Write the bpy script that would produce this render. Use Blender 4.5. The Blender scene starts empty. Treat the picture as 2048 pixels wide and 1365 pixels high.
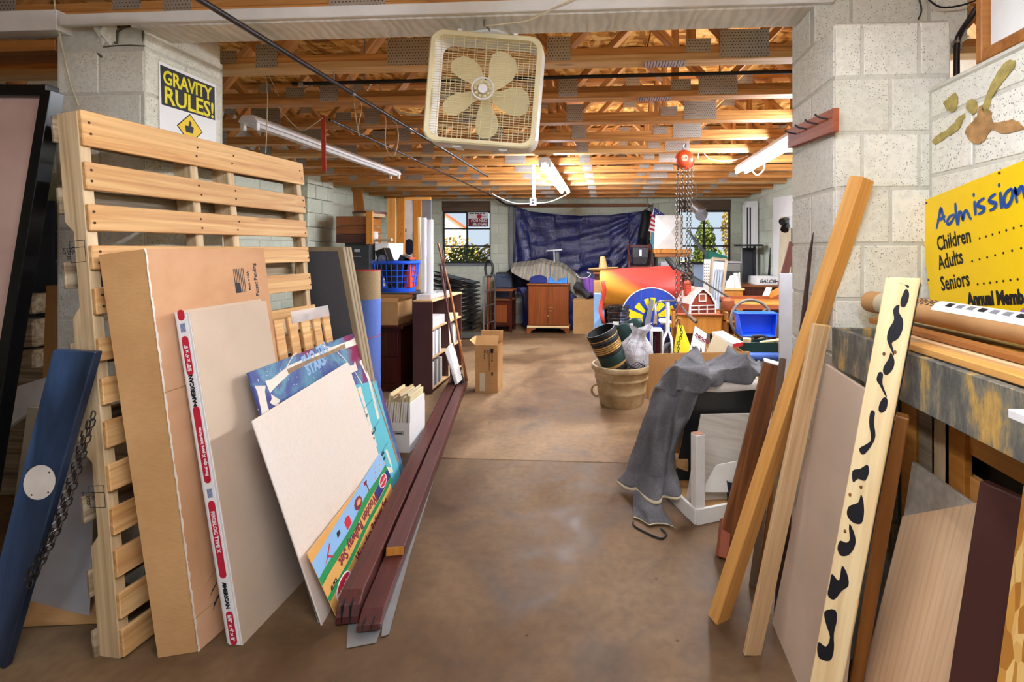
import bpy, bmesh, math, random
from mathutils import Vector as V, Matrix as M
R = random.Random(7)
SC = bpy.context.scene
COL = SC.collection
PI = math.pi

# ------------------------------------------------------------------ camera, sky, exposure, main lights
F, U0, V0, EYE, TH = 960., 1157., 500., 1.5, math.atan(.06)
cam = bpy.data.cameras.new('camera'); cam_o = bpy.data.objects.new('camera', cam); COL.objects.link(cam_o)
cam_o.location = (0, 0, EYE); cam_o.rotation_euler = (PI/2, 0, TH)
cam.sensor_width = 36; cam.lens = F/2048*36; cam.clip_start = .05; cam.clip_end = 200
cam.shift_x = (1024-U0)/2048; cam.shift_y = (V0-682.5)/2048
SC.camera = cam_o
w = bpy.data.worlds.new('sky'); SC.world = w; w.use_nodes = True
bg = w.node_tree.nodes['Background']; bg.inputs[0].default_value = (.72, .86, 1, 1); bg.inputs[1].default_value = .55
vs = SC.view_settings; vs.view_transform = 'Standard'; vs.look = 'None'; vs.exposure = 1.0; vs.gamma = 1; vs.use_curve_mapping = False
SC.cycles.max_bounces = 7; SC.cycles.diffuse_bounces = 4; SC.cycles.transparent_max_bounces = 12; SC.cycles.sample_clamp_indirect = 4
TUBE_BACK, TUBE_FRONT = 118.0, 44.0
sun = bpy.data.lights.new('sun', 'SUN'); sun.energy = 9; sun.angle = .02; sun.color = (1, .93, .8)
so = bpy.data.objects.new('sun', sun); COL.objects.link(so); so.rotation_euler = (math.radians(48), 0, math.radians(35))

# ------------------------------------------------------------------ helpers
_c, _s = math.cos(TH), math.sin(TH)
def P(u, v, X=None, Y=None, Z=None, D=None):
    a = (u-U0)/F; b = (V0-v)/F
    r = V((a*_c-_s, a*_s+_c, b))
    t = X/r.x if X is not None else Y/r.y if Y is not None else (Z-EYE)/r.z if Z is not None else D
    return V((0, 0, EYE)) + r*t
def hx(h):
    h = h.lstrip('#'); o = []
    for i in (0, 2, 4):
        c = int(h[i:i+2], 16)/255; o.append(c/12.92 if c <= .04045 else ((c+.055)/1.055)**2.4)
    return (*o, 1)
class MB:
    def __init__(s): s.v = []; s.f = []
    def add(s, vs_, fs):
        n = len(s.v); s.v += [V(q) for q in vs_]; s.f += [tuple(n+i for i in f) for f in fs]; return s
    def box(s, lo, hi, m=None):
        x0, y0, z0 = lo; x1, y1, z1 = hi
        q = [V(p) for p in ((x0,y0,z0),(x1,y0,z0),(x1,y1,z0),(x0,y1,z0),(x0,y0,z1),(x1,y0,z1),(x1,y1,z1),(x0,y1,z1))]
        if m: q = [m @ p for p in q]
        return s.add(q, [(3,2,1,0),(4,5,6,7),(0,1,5,4),(1,2,6,5),(2,3,7,6),(3,0,4,7)])
    def cbox(s, c, d, m=None):
        return s.box([c[i]-d[i]/2 for i in range(3)], [c[i]+d[i]/2 for i in range(3)], m)
    def prism(s, poly, ext):
        n = len(poly); ext = V(ext); p = [V(q) for q in poly]
        s.add(p+[q+ext for q in p], [tuple(range(n)), tuple(range(2*n-1, n-1, -1))] + [(i, n+i, n+(i+1) % n, (i+1) % n) for i in range(n)]); return s
    def poly(s, pts): return s.add(pts, [tuple(range(len(pts)))])
    def tube(s, pts, r, n=8, closed=False, caps=True):
        pts = [V(p) for p in pts]; N = len(pts); rs = r if isinstance(r, (list, tuple)) else [r]*N
        ring = []; up = None
        for i, p in enumerate(pts):
            a = pts[(i-1) % N] if (closed or i) else p; b = pts[(i+1) % N] if (closed or i < N-1) else p
            t = (b-a).normalized()
            if up is None:
                up = t.cross(V((0, 0, 1)) if abs(t.z) < .9 else V((1, 0, 0))).normalized()
            up = (up - t*up.dot(t)).normalized(); q = t.cross(up)
            ring.append([p + (up*math.cos(2*PI*k/n)+q*math.sin(2*PI*k/n))*rs[i] for k in range(n)])
        vv = [x for g in ring for x in g]; ff = []
        for i in range(N if closed else N-1):
            j = (i+1) % N
            for k in range(n): ff.append((i*n+k, i*n+(k+1) % n, j*n+(k+1) % n, j*n+k))
        if caps and not closed: ff += [tuple(range(n-1, -1, -1)), tuple((N-1)*n+k for k in range(n))]
        return s.add(vv, ff)
    def lathe(s, prof, n=32, m=None, caps=True):
        vv = []; ff = []; N = len(prof)
        for (r, z) in prof:
            for k in range(n):
                q = V((r*math.cos(2*PI*k/n), r*math.sin(2*PI*k/n), z)); vv.append(m @ q if m else q)
        for i in range(N-1):
            for k in range(n): ff.append((i*n+k, i*n+(k+1) % n, (i+1)*n+(k+1) % n, (i+1)*n+k))
        if caps: ff += [tuple(range(n-1, -1, -1)), tuple((N-1)*n+k for k in range(n))]
        return s.add(vv, ff)
    def grid(s, fn, nu, nv, wrap=False):
        vv = [fn(i/(nu-1), j/(nv-1)) for i in range(nu) for j in range(nv)]
        return s.add(vv, [(i*nv+j, (i+1)*nv+j, (i+1)*nv+j+1, i*nv+j+1) for i in range(nu-1) for j in range(nv-1)])
    def mesh(s, name, bevel=0, smooth=False, mt=None):
        me = bpy.data.meshes.new(name); me.from_pydata([tuple(q) for q in s.v], [], s.f)
        bm = bmesh.new(); bm.from_mesh(me)
        bmesh.ops.recalc_face_normals(bm, faces=bm.faces)
        if bevel: bmesh.ops.bevel(bm, geom=[e for e in bm.edges if len(e.link_faces) == 2 and e.calc_face_angle() > .6], offset=bevel, segments=1, affect='EDGES', profile=.5, clamp_overlap=True)
        bm.to_mesh(me); bm.free()
        if smooth:
            me.shade_smooth()
            me.set_sharp_from_angle(angle=.7)
        if mt: me.materials.append(mt)
        return me
    def build(s, name, mt, parent=None, bevel=0, smooth=False, mx=None, thick=0, sub=0):
        o = bpy.data.objects.new(name, s.mesh(name, bevel, smooth, mt)); COL.objects.link(o)
        return place(o, parent, mx, thick, sub)
LOC = {}
def place(o, parent=None, mx=None, thick=0, sub=0):
    if mx: o.matrix_basis = mx
    if parent:
        o.parent = parent
        o.matrix_parent_inverse = LOC.get(parent.name, M()).inverted()
        LOC[o.name] = mx or M()
    else: LOC[o.name] = mx or M()
    if thick:
        k = o.modifiers.new('solid', 'SOLIDIFY'); k.thickness = thick; k.offset = 0
    if sub:
        k = o.modifiers.new('sub', 'SUBSURF'); k.levels = k.render_levels = sub
    return o
def tag(o, label, cat, group=None):
    o['label'] = label; o['category'] = cat
    if group: o['group'] = group
    return o
def T(name, label, cat, loc=(0, 0, 0), group=None, mx=None):
    o = bpy.data.objects.new(name, None); COL.objects.link(o); o.empty_display_size = .1
    o.matrix_basis = mx or M.Translation(V(loc)); LOC[o.name] = o.matrix_basis.copy()
    return tag(o, label, cat, group)
def ST(o): o['kind'] = 'structure'; return o
def inst(name, me, parent=None, mx=None):
    return place((COL.objects.link(o := bpy.data.objects.new(name, me)), o)[1], parent, mx)
def dup(root, mx, label=None, group=None):
    r = root.copy(); COL.objects.link(r); r.matrix_basis = mx; LOC[r.name] = mx
    if label: r['label'] = label
    if group: r['group'] = group
    for ch in list(root.children):
        c = ch.copy(); COL.objects.link(c); c.parent = r
        for g in list(ch.children):
            d = g.copy(); COL.objects.link(d); d.parent = c
    return r
def frame(o, x, yh):
    """matrix with origin o, local x along x, local y near yh"""
    x = V(x).normalized(); yh = V(yh); z = x.cross(yh).normalized(); y = z.cross(x)
    m = M((x, y, z)).transposed().to_4x4(); m.translation = V(o); return m
def board(name, p0, p1, wd, w, t, mt, parent=None, bevel=.002):
    """stick from p0 to p1 (axis), width w along wd, thickness t"""
    p0, p1 = V(p0), V(p1); L = (p1-p0).length
    return MB().box((0, -w/2, -t/2), (L, w/2, t/2)).build(name, mt, parent, bevel, mx=frame(p0, p1-p0, wd))
def panel(name, bl, br, tr, tl, t, mt, parent=None, bevel=.0015):
    """flat quad (corners in the scene) of thickness t; local x runs up, local y across, local z to the front"""
    bl, br, tr, tl = V(bl), V(br), V(tr), V(tl)
    m = frame(bl, tl-bl, bl-br)
    if (V((0, 0, EYE))-bl).dot(m.to_3x3().col[2]) < 0: m = frame(bl, tl-bl, br-bl)
    mi = m.inverted(); q = [mi @ p for p in (bl, br, tr, tl)]
    q = [V((a.x, a.y, 0)) for a in q]
    return MB().prism(q, (0, 0, -t)).build(name, mt, parent, bevel, mx=m)
def cyl(name, p0, p1, r, mt, parent=None, n=16, r1=None, smooth=True):
    return MB().tube([p0, p1], [r, r if r1 is None else r1], n).build(name, mt, parent, smooth=smooth)
def wire(name, pts, r, mt, parent=None, n=6, closed=False, res=5):
    return MB().tube(curve(pts, res, closed), r, n, closed).build(name, mt, parent, smooth=True)
def curve(pts, res=5, closed=False):
    p = [V(q) for q in pts]; N = len(p)
    if N < 3: return p
    o = []
    for i in range(N if closed else N-1):
        a, b, c, d = (p[(i-1) % N], p[i], p[(i+1) % N], p[(i+2) % N]) if closed else (p[max(i-1, 0)], p[i], p[i+1], p[min(i+2, N-1)])
        for k in range(res):
            t = k/res
            o.append(.5*((2*b)+(c-a)*t+(2*a-5*b+4*c-d)*t*t+(3*b-a-3*c+d)*t**3))
    if not closed: o.append(p[-1])
    return o
def text(body, size, mt, parent, mx, name='lettering', align='LEFT', sx=1, shear=0, bold=0, ext=0.0004, space=1):
    cu = bpy.data.curves.new('txt', 'FONT'); cu.body = body; cu.size = size; cu.align_x = align; cu.shear = shear
    cu.offset = bold; cu.extrude = ext; cu.resolution_u = 2; cu.space_character = space
    to = bpy.data.objects.new('txt', cu); COL.objects.link(to)
    me = bpy.data.meshes.new_from_object(to.evaluated_get(bpy.context.evaluated_depsgraph_get()))
    bpy.data.objects.remove(to); bpy.data.curves.remove(cu)
    me.name = name; me.materials.clear(); me.materials.append(mt)
    for q in me.vertices: q.co.x *= sx
    return inst(name, me, parent, mx)

# ------------------------------------------------------------------ materials
MAT = {}
class N:
    def __init__(s, name, rough=.6, metal=0, spec=.4):
        s.m = bpy.data.materials.new(name); s.m.use_nodes = True; MAT[name] = s.m
        s.n = s.m.node_tree.nodes; s.l = s.m.node_tree.links; s.b = s.n['Principled BSDF']
        s.b.inputs['Roughness'].default_value = rough; s.b.inputs['Metallic'].default_value = metal; s.b.inputs['Specular IOR Level'].default_value = spec
        s.vec = None
    def new(s, t, ins=None, **k):
        x = s.n.new(t)
        for a, b in k.items(): setattr(x, a, b)
        for a, b in (ins or {}).items():
            if isinstance(b, bpy.types.NodeSocket): s.l.new(b, x.inputs[a])
            else: x.inputs[a].default_value = b
        return x
    def co(s, scale=(1, 1, 1), rnd=True, which='Object', rot=(0, 0, 0)):
        tc = s.new('ShaderNodeTexCoord'); src = tc.outputs[which]
        if rnd:
            oi = s.new('ShaderNodeObjectInfo'); mu = s.new('ShaderNodeMath', {0: oi.outputs['Random'], 1: 37.}, operation='MULTIPLY')
            src = s.new('ShaderNodeVectorMath', {0: src, 1: mu.outputs[0]}, operation='ADD').outputs[0]
        return s.new('ShaderNodeMapping', {'Vector': src, 'Scale': scale, 'Rotation': rot}).outputs[0]
    def noise(s, vec, scale=5, detail=5, dist=0, rough=.55):
        return s.new('ShaderNodeTexNoise', {'Vector': vec, 'Scale': scale, 'Detail': detail, 'Distortion': dist, 'Roughness': rough}).outputs['Fac']
    def ramp(s, fac, stops, interp='LINEAR'):
        r = s.new('ShaderNodeValToRGB', {'Fac': fac}); e = r.color_ramp.elements; r.color_ramp.interpolation = interp
        while len(e) < len(stops): e.new(.5)
        for i, (p, c) in enumerate(stops):
            e[i].position = p; e[i].color = c if not isinstance(c, str) else hx(c)
        return r.outputs[0]
    def mix(s, f, a, b, mode='MIX'):
        x = s.new('ShaderNodeMix', data_type='RGBA', blend_type=mode)
        for i, q in ((0, f), (6, a), (7, b)):
            if isinstance(q, str): q = hx(q)
            if isinstance(q, bpy.types.NodeSocket): s.l.new(q, x.inputs[i])
            else: x.inputs[i].default_value = q
        return x.outputs[2]
    def vary(s, col, amt=.15):
        oi = s.new('ShaderNodeObjectInfo')
        mr = s.new('ShaderNodeMapRange', {0: oi.outputs['Random'], 3: 1-amt, 4: 1+amt})
        return s.new('ShaderNodeHueSaturation', {'Color': col, 'Value': mr.outputs[0]}).outputs[0]
    def col(s, c):
        if isinstance(c, bpy.types.NodeSocket): s.l.new(c, s.b.inputs['Base Color'])
        else: s.b.inputs['Base Color'].default_value = hx(c) if isinstance(c, str) else c
        return s
    def bump(s, h, strength=.3, dist=.01):
        b = s.new('ShaderNodeBump', {'Height': h, 'Strength': strength, 'Distance': dist}); s.l.new(b.outputs[0], s.b.inputs['Normal']); return s
    def set(s, **k):
        for a, b in k.items(): s.b.inputs[a.replace('_', ' ')].default_value = b
        return s
def plain(name, c, rough=.5, metal=0, dirt=.12, spec=.4, scale=6):
    n = N(name, rough, metal, spec); v = n.co()
    f = n.noise(v, scale, 5); d = n.ramp(f, [(.3, (1-dirt,)*3+(1,)), (.7, (1+dirt*.3,)*3+(1,))])
    n.col(n.mix(1., c, d, 'MULTIPLY')); return n.m
def wood(name, c1, c2, c3=None, axis=0, rough=.55, knots=.5, scale=1., vary=.12, bump=.15):
    n = N(name, rough, 0, .35)
    sc = [14*scale]*3; sc[axis] = .7*scale
    v = n.co(tuple(sc)); f = n.noise(v, 1.6, 6, 1.2, .6)
    sc2 = [5*scale]*3; sc2[axis] = .35*scale
    v2 = n.co(tuple(sc2)); wv = n.new('ShaderNodeTexWave', {'Vector': v2, 'Scale': 2.2, 'Distortion': 5, 'Detail': 2, 'Detail Scale': .7}, wave_type='RINGS').outputs['Fac']
    a = n.ramp(f, [(.25, c2), (.6, c1)] if not c3 else [(.2, c3), (.42, c2), (.65, c1)])
    g = n.ramp(wv, [(.0, (.86, .82, .77, 1)), (.4, (1.02, 1.02, 1.02, 1))])
    c = n.mix(.55, a, g, 'MULTIPLY')
    if knots:
        sk = [7*scale]*3; sk[axis] = 2.2*scale
        vo = n.new('ShaderNodeTexVoronoi', {'Vector': n.co(tuple(sk)), 'Scale': .8}).outputs['Distance']
        kk = n.ramp(vo, [(.05, (1, 1, 1, 1)), (.13, (0, 0, 0, 1))])
        c = n.mix(n.new('ShaderNodeMath', {0: kk, 1: knots}, operation='MULTIPLY').outputs[0], c, '#5a3416')
    n.col(n.vary(c, vary)); n.bump(f, bump, .004); return n.m
def emit(name, c, s):
    n = N(name); n.set(Base_Color=(.8, .8, .8, 1), Emission_Color=hx(c), Emission_Strength=s); return n.m
# block, concrete, deck
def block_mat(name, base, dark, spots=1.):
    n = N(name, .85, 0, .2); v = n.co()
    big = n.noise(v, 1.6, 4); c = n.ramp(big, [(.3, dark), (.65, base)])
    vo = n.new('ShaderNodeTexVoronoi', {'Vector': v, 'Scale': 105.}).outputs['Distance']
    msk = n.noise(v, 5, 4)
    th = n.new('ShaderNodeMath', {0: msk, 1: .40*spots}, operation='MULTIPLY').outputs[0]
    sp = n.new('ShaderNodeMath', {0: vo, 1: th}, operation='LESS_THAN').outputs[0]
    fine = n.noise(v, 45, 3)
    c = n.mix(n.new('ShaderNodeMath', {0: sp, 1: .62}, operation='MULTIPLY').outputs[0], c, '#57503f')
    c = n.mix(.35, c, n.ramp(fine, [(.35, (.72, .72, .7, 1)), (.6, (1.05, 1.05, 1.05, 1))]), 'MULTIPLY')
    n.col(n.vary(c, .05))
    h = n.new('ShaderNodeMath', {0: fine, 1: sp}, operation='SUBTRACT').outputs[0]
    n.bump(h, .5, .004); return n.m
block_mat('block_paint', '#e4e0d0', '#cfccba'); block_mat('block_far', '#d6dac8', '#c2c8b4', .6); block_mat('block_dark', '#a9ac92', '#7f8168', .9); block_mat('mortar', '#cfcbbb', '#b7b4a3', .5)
for nm_, k_ in (('concrete_floor', 1.), ('concrete_front', .68)):  # front slab: the same concrete, darker and browner throughout
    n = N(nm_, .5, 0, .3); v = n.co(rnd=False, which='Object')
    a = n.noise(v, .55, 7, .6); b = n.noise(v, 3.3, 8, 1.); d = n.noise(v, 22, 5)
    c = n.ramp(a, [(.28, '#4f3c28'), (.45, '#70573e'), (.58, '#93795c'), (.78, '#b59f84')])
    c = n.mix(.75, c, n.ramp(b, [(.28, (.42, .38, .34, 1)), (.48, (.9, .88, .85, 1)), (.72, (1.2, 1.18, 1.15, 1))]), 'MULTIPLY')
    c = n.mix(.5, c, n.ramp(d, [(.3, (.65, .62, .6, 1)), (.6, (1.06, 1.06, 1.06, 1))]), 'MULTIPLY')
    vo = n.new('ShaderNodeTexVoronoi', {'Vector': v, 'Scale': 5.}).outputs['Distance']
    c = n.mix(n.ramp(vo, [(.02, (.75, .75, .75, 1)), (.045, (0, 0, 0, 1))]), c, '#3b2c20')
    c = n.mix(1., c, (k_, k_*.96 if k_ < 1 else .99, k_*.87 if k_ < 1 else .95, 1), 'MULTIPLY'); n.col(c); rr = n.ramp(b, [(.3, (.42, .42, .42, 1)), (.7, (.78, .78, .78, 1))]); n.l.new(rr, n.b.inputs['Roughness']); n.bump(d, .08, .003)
n = N('osb', .7, 0, .2); v = n.co((1, 1, 1))
va = n.new('ShaderNodeTexVoronoi', {'Vector': n.mix(.06, n.co((9, 26, 9), rot=(0, 0, .5)), n.new('ShaderNodeTexNoise', {'Vector': v, 'Scale': 9.}).outputs['Color'], 'ADD'), 'Scale': 1.}).outputs['Color']
vb = n.new('ShaderNodeTexVoronoi', {'Vector': n.co((24, 8, 9), rot=(0, 0, -.4)), 'Scale': 1.}).outputs['Color']
f = n.new('ShaderNodeSeparateColor', {'Color': n.mix(.5, va, vb)}).outputs[0]
n.col(n.ramp(f, [(.2, '#8a561f'), (.42, '#c98a3a'), (.6, '#dfa653'), (.85, '#f0c67c')])); n.bump(f, .2, .004)
n = N('lintel_plaster', .8, 0, .2); v = n.co((1, .6, 1), rnd=False)
wv = n.new('ShaderNodeTexWave', {'Vector': v, 'Scale': 7., 'Distortion': 9., 'Detail': 4.}).outputs['Fac']; no = n.noise(v, 9, 5)
n.col(n.mix(.28, n.ramp(no, [(.3, '#d8d5c8'), (.65, '#efece2')]), n.ramp(wv, [(.25, (.6, .6, .57, 1)), (.6, (1.05, 1.05, 1.05, 1))]), 'MULTIPLY')); n.bump(n.mix(.5, wv, no), .25, .006)
n = N('nail_plate_metal', .38, .75, .5); v = n.co((1, 1, 1), rnd=False)
br = n.new('ShaderNodeTexBrick', {'Vector': n.co((1, 1, 1), False, rot=(PI/2, 0, 0)), 'Color1': (0, 0, 0, 1), 'Color2': (0, 0, 0, 1), 'Mortar': (1, 1, 1, 1), 'Scale': 10., 'Mortar Size': .055, 'Brick Width': .16, 'Row Height': .16}).outputs['Color']
n.col(n.mix(.75, n.ramp(br, [(0, '#4b4a47'), (.6, '#c6c8c6')]), n.ramp(n.noise(v, 7, 4), [(.3, (.7, .7, .68, 1)), (.7, (1.1, 1.1, 1.1, 1))]), 'MULTIPLY')); n.bump(br, .5, .003)
wood('truss_wood', '#d59c5a', '#b67c40', '#8c5a2e', knots=.6, vary=.2); wood('truss_pale', '#d9b37c', '#b98a52', knots=.5, vary=.15)
wood('pallet_wood', '#e0b77c', '#c9955a', '#9c6d3c', knots=.55, vary=.1); wood('pallet_end', '#dcc39a', '#c0a47a', '#8f7c60', axis=1, knots=.2, vary=.12)
wood('yellow_pine', '#e6ac5f', '#cd8a3e', knots=.6, scale=.8); wood('pale_oak', '#d9b586', '#bf9665', knots=0, scale=1.6); wood('white_pine', '#efd6a2', '#dcb67c', knots=.5)
wood('rough_brown', '#9a6335', '#6d4020', '#3f2412', knots=.7); wood('mid_brown', '#a3692f', '#7d4a1d', knots=.3); wood('dark_grey_wood', '#6d5844', '#4a3a2c', knots=.2)
wood('maroon_wood', '#5a2b23', '#43201d', '#7a4024', knots=.25, rough=.45, vary=.1); wood('maroon_top', '#5b3631', '#472a28', knots=.1, rough=.5); wood('red_wood', '#9c5230', '#7f3c22', knots=.5)
wood('cherry', '#8b4a22', '#6a3214', knots=.1, axis=2, rough=.35, vary=.05); wood('dark_cherry', '#4a1e14', '#35140e', knots=0, axis=2, rough=.25, vary=.1); wood('oak_y', '#a56a38', '#8a5228', axis=1, knots=0, vary=.1); wood('cherry_x', '#8e5229', '#6d3a1a', axis=0, knots=0, rough=.4)
wood('veneer', '#ecc79c', '#e2b98c', knots=.06, scale=2.2, vary=.02, bump=.03); wood('orange_pine', '#c98838', '#b06f26', knots=.5, axis=2, vary=.05); n = N('barrel', .5, 0, .3); v = n.co(); f = n.noise(v, 3, 6, .5); g = n.noise(v, 24, 4)
n.col(n.mix(.5, n.ramp(f, [(.3, '#8b744f'), (.48, '#b09871'), (.65, '#c9b593')]), n.ramp(g, [(.3, (.7, .67, .62, 1)), (.6, (1.06, 1.06, 1.05, 1))]), 'MULTIPLY'))
wood('washed', '#c9c3b8', '#aea79b', axis=1, knots=.1, scale=1.4)
wood('weathered', '#ab9c82', '#7c6a50', '#4a3c2e', knots=.4)
plain('white_paint', '#e9e7e0', .55); plain('cream_plastic', '#e9dcae', .45, dirt=.15); plain('fan_white', '#e9e6e0', .35); plain('white_plastic', '#f0f0ee', .4, dirt=.05)
plain('black', '#121213', .5); plain('black_gloss', '#0d0d0f', .25); plain('dark_grey', '#34353a', .7); plain('mid_grey', '#7d7f84', .55); plain('light_grey', '#b4b4b8', .6); plain('navy', '#15192f', .5); plain('sheet_metal', '#9b9d9c', .42, .55, dirt=.25)
plain('steel', '#9a9a9c', .3, .9); plain('pipe_iron', '#3a3433', .4, .6); plain('chain_metal', '#4d4741', .4, .8); plain('blue_plastic', '#1f5be6', .35); plain('deep_blue', '#1d2a6e', .5); plain('carpet_blue', '#5b76bf', .9, dirt=.2, scale=120); plain('carpet_tan', '#9b8462', .9, dirt=.25, scale=90)
plain('red', '#b52426', .45); plain('strap_red', '#c8432e', .6); plain('green_dark', '#11302c', .4); plain('teal', '#2f9a86', .5); plain('yellow', '#f2ea2a', .45); plain('sign_yellow', '#f0c808', .4, dirt=.06); plain('sign_blue', '#12468f', .5, dirt=.02); plain('ink', '#141318', .6, dirt=.02); plain('paper', '#f4f3f0', .7, dirt=.04)
plain('drywall_face', '#cdb79f', .8, dirt=.14, scale=3); plain('drywall_edge', '#ece9e4', .8, dirt=.1); plain('gold', '#b08b4e', .4, .3); plain('old_glue', '#a99653', .8, dirt=.4, scale=40); plain('flaked_paint', '#b08552', .85, dirt=.45, scale=30); plain('brass', '#d3b26a', .3, .9); plain('purple', '#9a62c9', .7); plain('strawhat', '#d6b578', .85, dirt=.3, scale=60)
plain('maroon_lam', '#4f302d', .5); plain('maroon_dark', '#43241f', .45); plain('fabric_panel', '#5a5b60', .95, dirt=.25, scale=150); plain('panel_edge', '#a08f72', .7); plain('beige', '#cfc2a2', .7); plain('rust', '#4a3128', .85, dirt=.5, scale=20); plain('tile_beige', '#cabfab', .6, dirt=.25, scale=45); plain('sky_blue_print', '#8ebce8', .4, dirt=.03); plain('print_green', '#1f8a4c', .4, dirt=.03); plain('print_orange', '#e0a95e', .4, dirt=.03); plain('print_maroon', '#7a2036', .5, dirt=.03); plain('print_red', '#c11f38', .5, dirt=.03); plain('bone', '#ece2d2', .6, dirt=.2); plain('bone_brown', '#94795a', .7, dirt=.4, scale=30); plain('print_teal', '#5fbccb', .4, dirt=.06)
n = N('cardboard', .85, 0, .15); v = n.co(); f = n.noise(v, 2.5, 6); g = n.noise(n.co((2, 160, 160)), 1, 2)
n.col(n.vary(n.mix(.4, n.ramp(f, [(.3, '#a97d4e'), (.65, '#c59a68')]), n.ramp(g, [(.3, (.85, .84, .82, 1)), (.6, (1.04, 1.04, 1.04, 1))]), 'MULTIPLY'), .07)); n.bump(f, .1, .004)
n = N('cardboard_pink', .8, 0, .2); v = n.co(); f = n.noise(v, 2.2, 6, .5); n.col(n.ramp(f, [(.3, '#b98a62'), (.5, '#cf9f77'), (.75, '#dcb08c')])); n.bump(f, .12, .004)
n = N('tarp', .28, 0, .7); v = n.co(rnd=False); f = n.noise(v, 5, 5, 1.2); g = n.noise(v, 22, 4, 1.5)
n.col(n.ramp(f, [(.3, '#0a1140'), (.6, '#111b5a'), (.8, '#1f348c')])); n.bump(n.mix(.5, f, g), .8, .03)
n = N('towel', .95, 0, .1); v = n.co(rnd=False); f = n.noise(v, 4, 6); g = n.noise(v, 130, 3)
n.col(n.mix(.6, n.ramp(f, [(.3, '#4e4d50'), (.55, '#69686b'), (.8, '#8a898c')]), n.ramp(g, [(.3, (.62, .62, .62, 1)), (.65, (1.2, 1.2, 1.2, 1))]), 'MULTIPLY')); n.bump(g, .6, .004)
n = N('glass', .06, 0, .5); n.set(Transmission_Weight=1., IOR=1.02)
n = N('clear_plastic', .12, 0, .5); n.set(Base_Color=(.93, .93, .95, 1), Alpha=.38)
n = N('bag_plastic', .35, 0, .5); n.set(Base_Color=(.62, .62, .66, 1), Alpha=.74); n.bump(n.noise(n.co(), 14, 4, 1.), .9, .03)
n = N('acrylic_pink', .08, 0, .5); v = n.co(); f = n.noise(v, 1.5, 5); n.col(n.ramp(f, [(.3, '#a9877a'), (.7, '#cbab9d')]))
n = N('galaxy', .35, 0, .4); v = n.co(rnd=False); f = n.noise(v, 2.6, 5, .8); g = n.noise(n.co((1.3, 1.3, 1.3), False), 1.8, 4)
c = n.ramp(f, [(.28, '#262a58'), (.43, '#40427c'), (.54, '#44588f'), (.62, '#6499ad'), (.7, '#4f4b85'), (.85, '#6a4a86')]); c = n.mix(n.ramp(g, [(.54, (0, 0, 0, 1)), (.64, (1, 1, 1, 1))]), c, '#82184a')
st = n.new('ShaderNodeTexVoronoi', {'Vector': v, 'Scale': 38.}).outputs['Distance']; n.col(n.mix(n.ramp(st, [(.05, (1, 1, 1, 1)), (.13, (0, 0, 0, 1))]), c, '#f4f6ff'))
n = N('white_hardboard', .6, 0, .3); v = n.co(); f = n.noise(v, 2.2, 6, .4); g = n.noise(v, 60, 3)
n.col(n.mix(.3, n.ramp(f, [(.26, '#cbb59b'), (.4, '#e4d6c6'), (.62, '#e2d8cc')]), n.ramp(g, [(.3, (.85, .85, .85, 1)), (.6, (1.05, 1.05, 1.05, 1))]), 'MULTIPLY'))
n = N('distressed', .6, 0, .3); v = n.co((16, 4, 10)); f = n.noise(v, 1.2, 9, .15, .75)
n.col(n.ramp(f, [(.3, '#3b3a36'), (.46, '#5c5a53'), (.54, '#7b7563'), (.6, '#b08d4f'), (.7, '#d1a75c')])); n.bump(f, .3, .004)
n = N('blue_plank_paint', .35, 0, .5); v = n.co((.7, 4, 4)); f = n.noise(v, 1.6, 6, .8); n.col(n.ramp(f, [(.3, '#141a26'), (.48, '#263850'), (.62, '#3a5276'), (.8, '#62788f')])); n.bump(f, .1, .004)
n = N('striped_rug', .95, 0, .1); wv = n.new('ShaderNodeTexWave', {'Vector': n.co((1, .45, .2), False), 'Scale': 1.9, 'Distortion': 1.2, 'Detail': 1.}).outputs['Fac']
no = n.noise(n.co((26, 3, 3), False), 1, 3); n.col(n.mix(.5, n.ramp(wv, [(.1, '#7c7f7b'), (.3, '#a69f92'), (.45, '#b98a52'), (.55, '#85857f'), (.75, '#c9c4b6'), (.9, '#6d7274')]), n.ramp(no, [(.35, '#6f716e'), (.5, '#b7a98e'), (.65, '#8b8a84')])))
n = N('parachute_red', .4, 0, .4); v = n.co(rnd=False); f = n.noise(v, 3, 5, 1); tc = n.new('ShaderNodeSeparateXYZ', {'Vector': n.co((1, 1, 1), False)})
mr = n.new('ShaderNodeMapRange', {0: n.new('ShaderNodeMath', {0: n.new('ShaderNodeMath', {0: tc.outputs[0], 1: .55}, operation='MULTIPLY').outputs[0], 1: tc.outputs[2]}, operation='ADD').outputs[0], 1: 1.12, 2: 1.26}).outputs[0]
n.col(n.mix(mr, '#cf8a2a', '#c03e34')); n.bump(f, .4, .02)
n = N('leaf', .7, 0, .2); n.col(n.vary(n.ramp(n.noise(n.co(), 3, 3), [(.3, '#4d5f28'), (.6, '#7d8a45'), (.8, '#a9a868')]), .3))
n = N('dry_leaf', .8, 0, .2); n.col(n.vary(n.ramp(n.noise(n.co(), 3, 3), [(.3, '#8a7436'), (.6, '#bda255'), (.8, '#d8c680')]), .3))
n = N('ground', .9, 0, .1); n.col(n.ramp(n.noise(n.co(), 1.2, 5), [(.3, '#b0a070'), (.6, '#cdbd90'), (.8, '#99995a')]))
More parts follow.
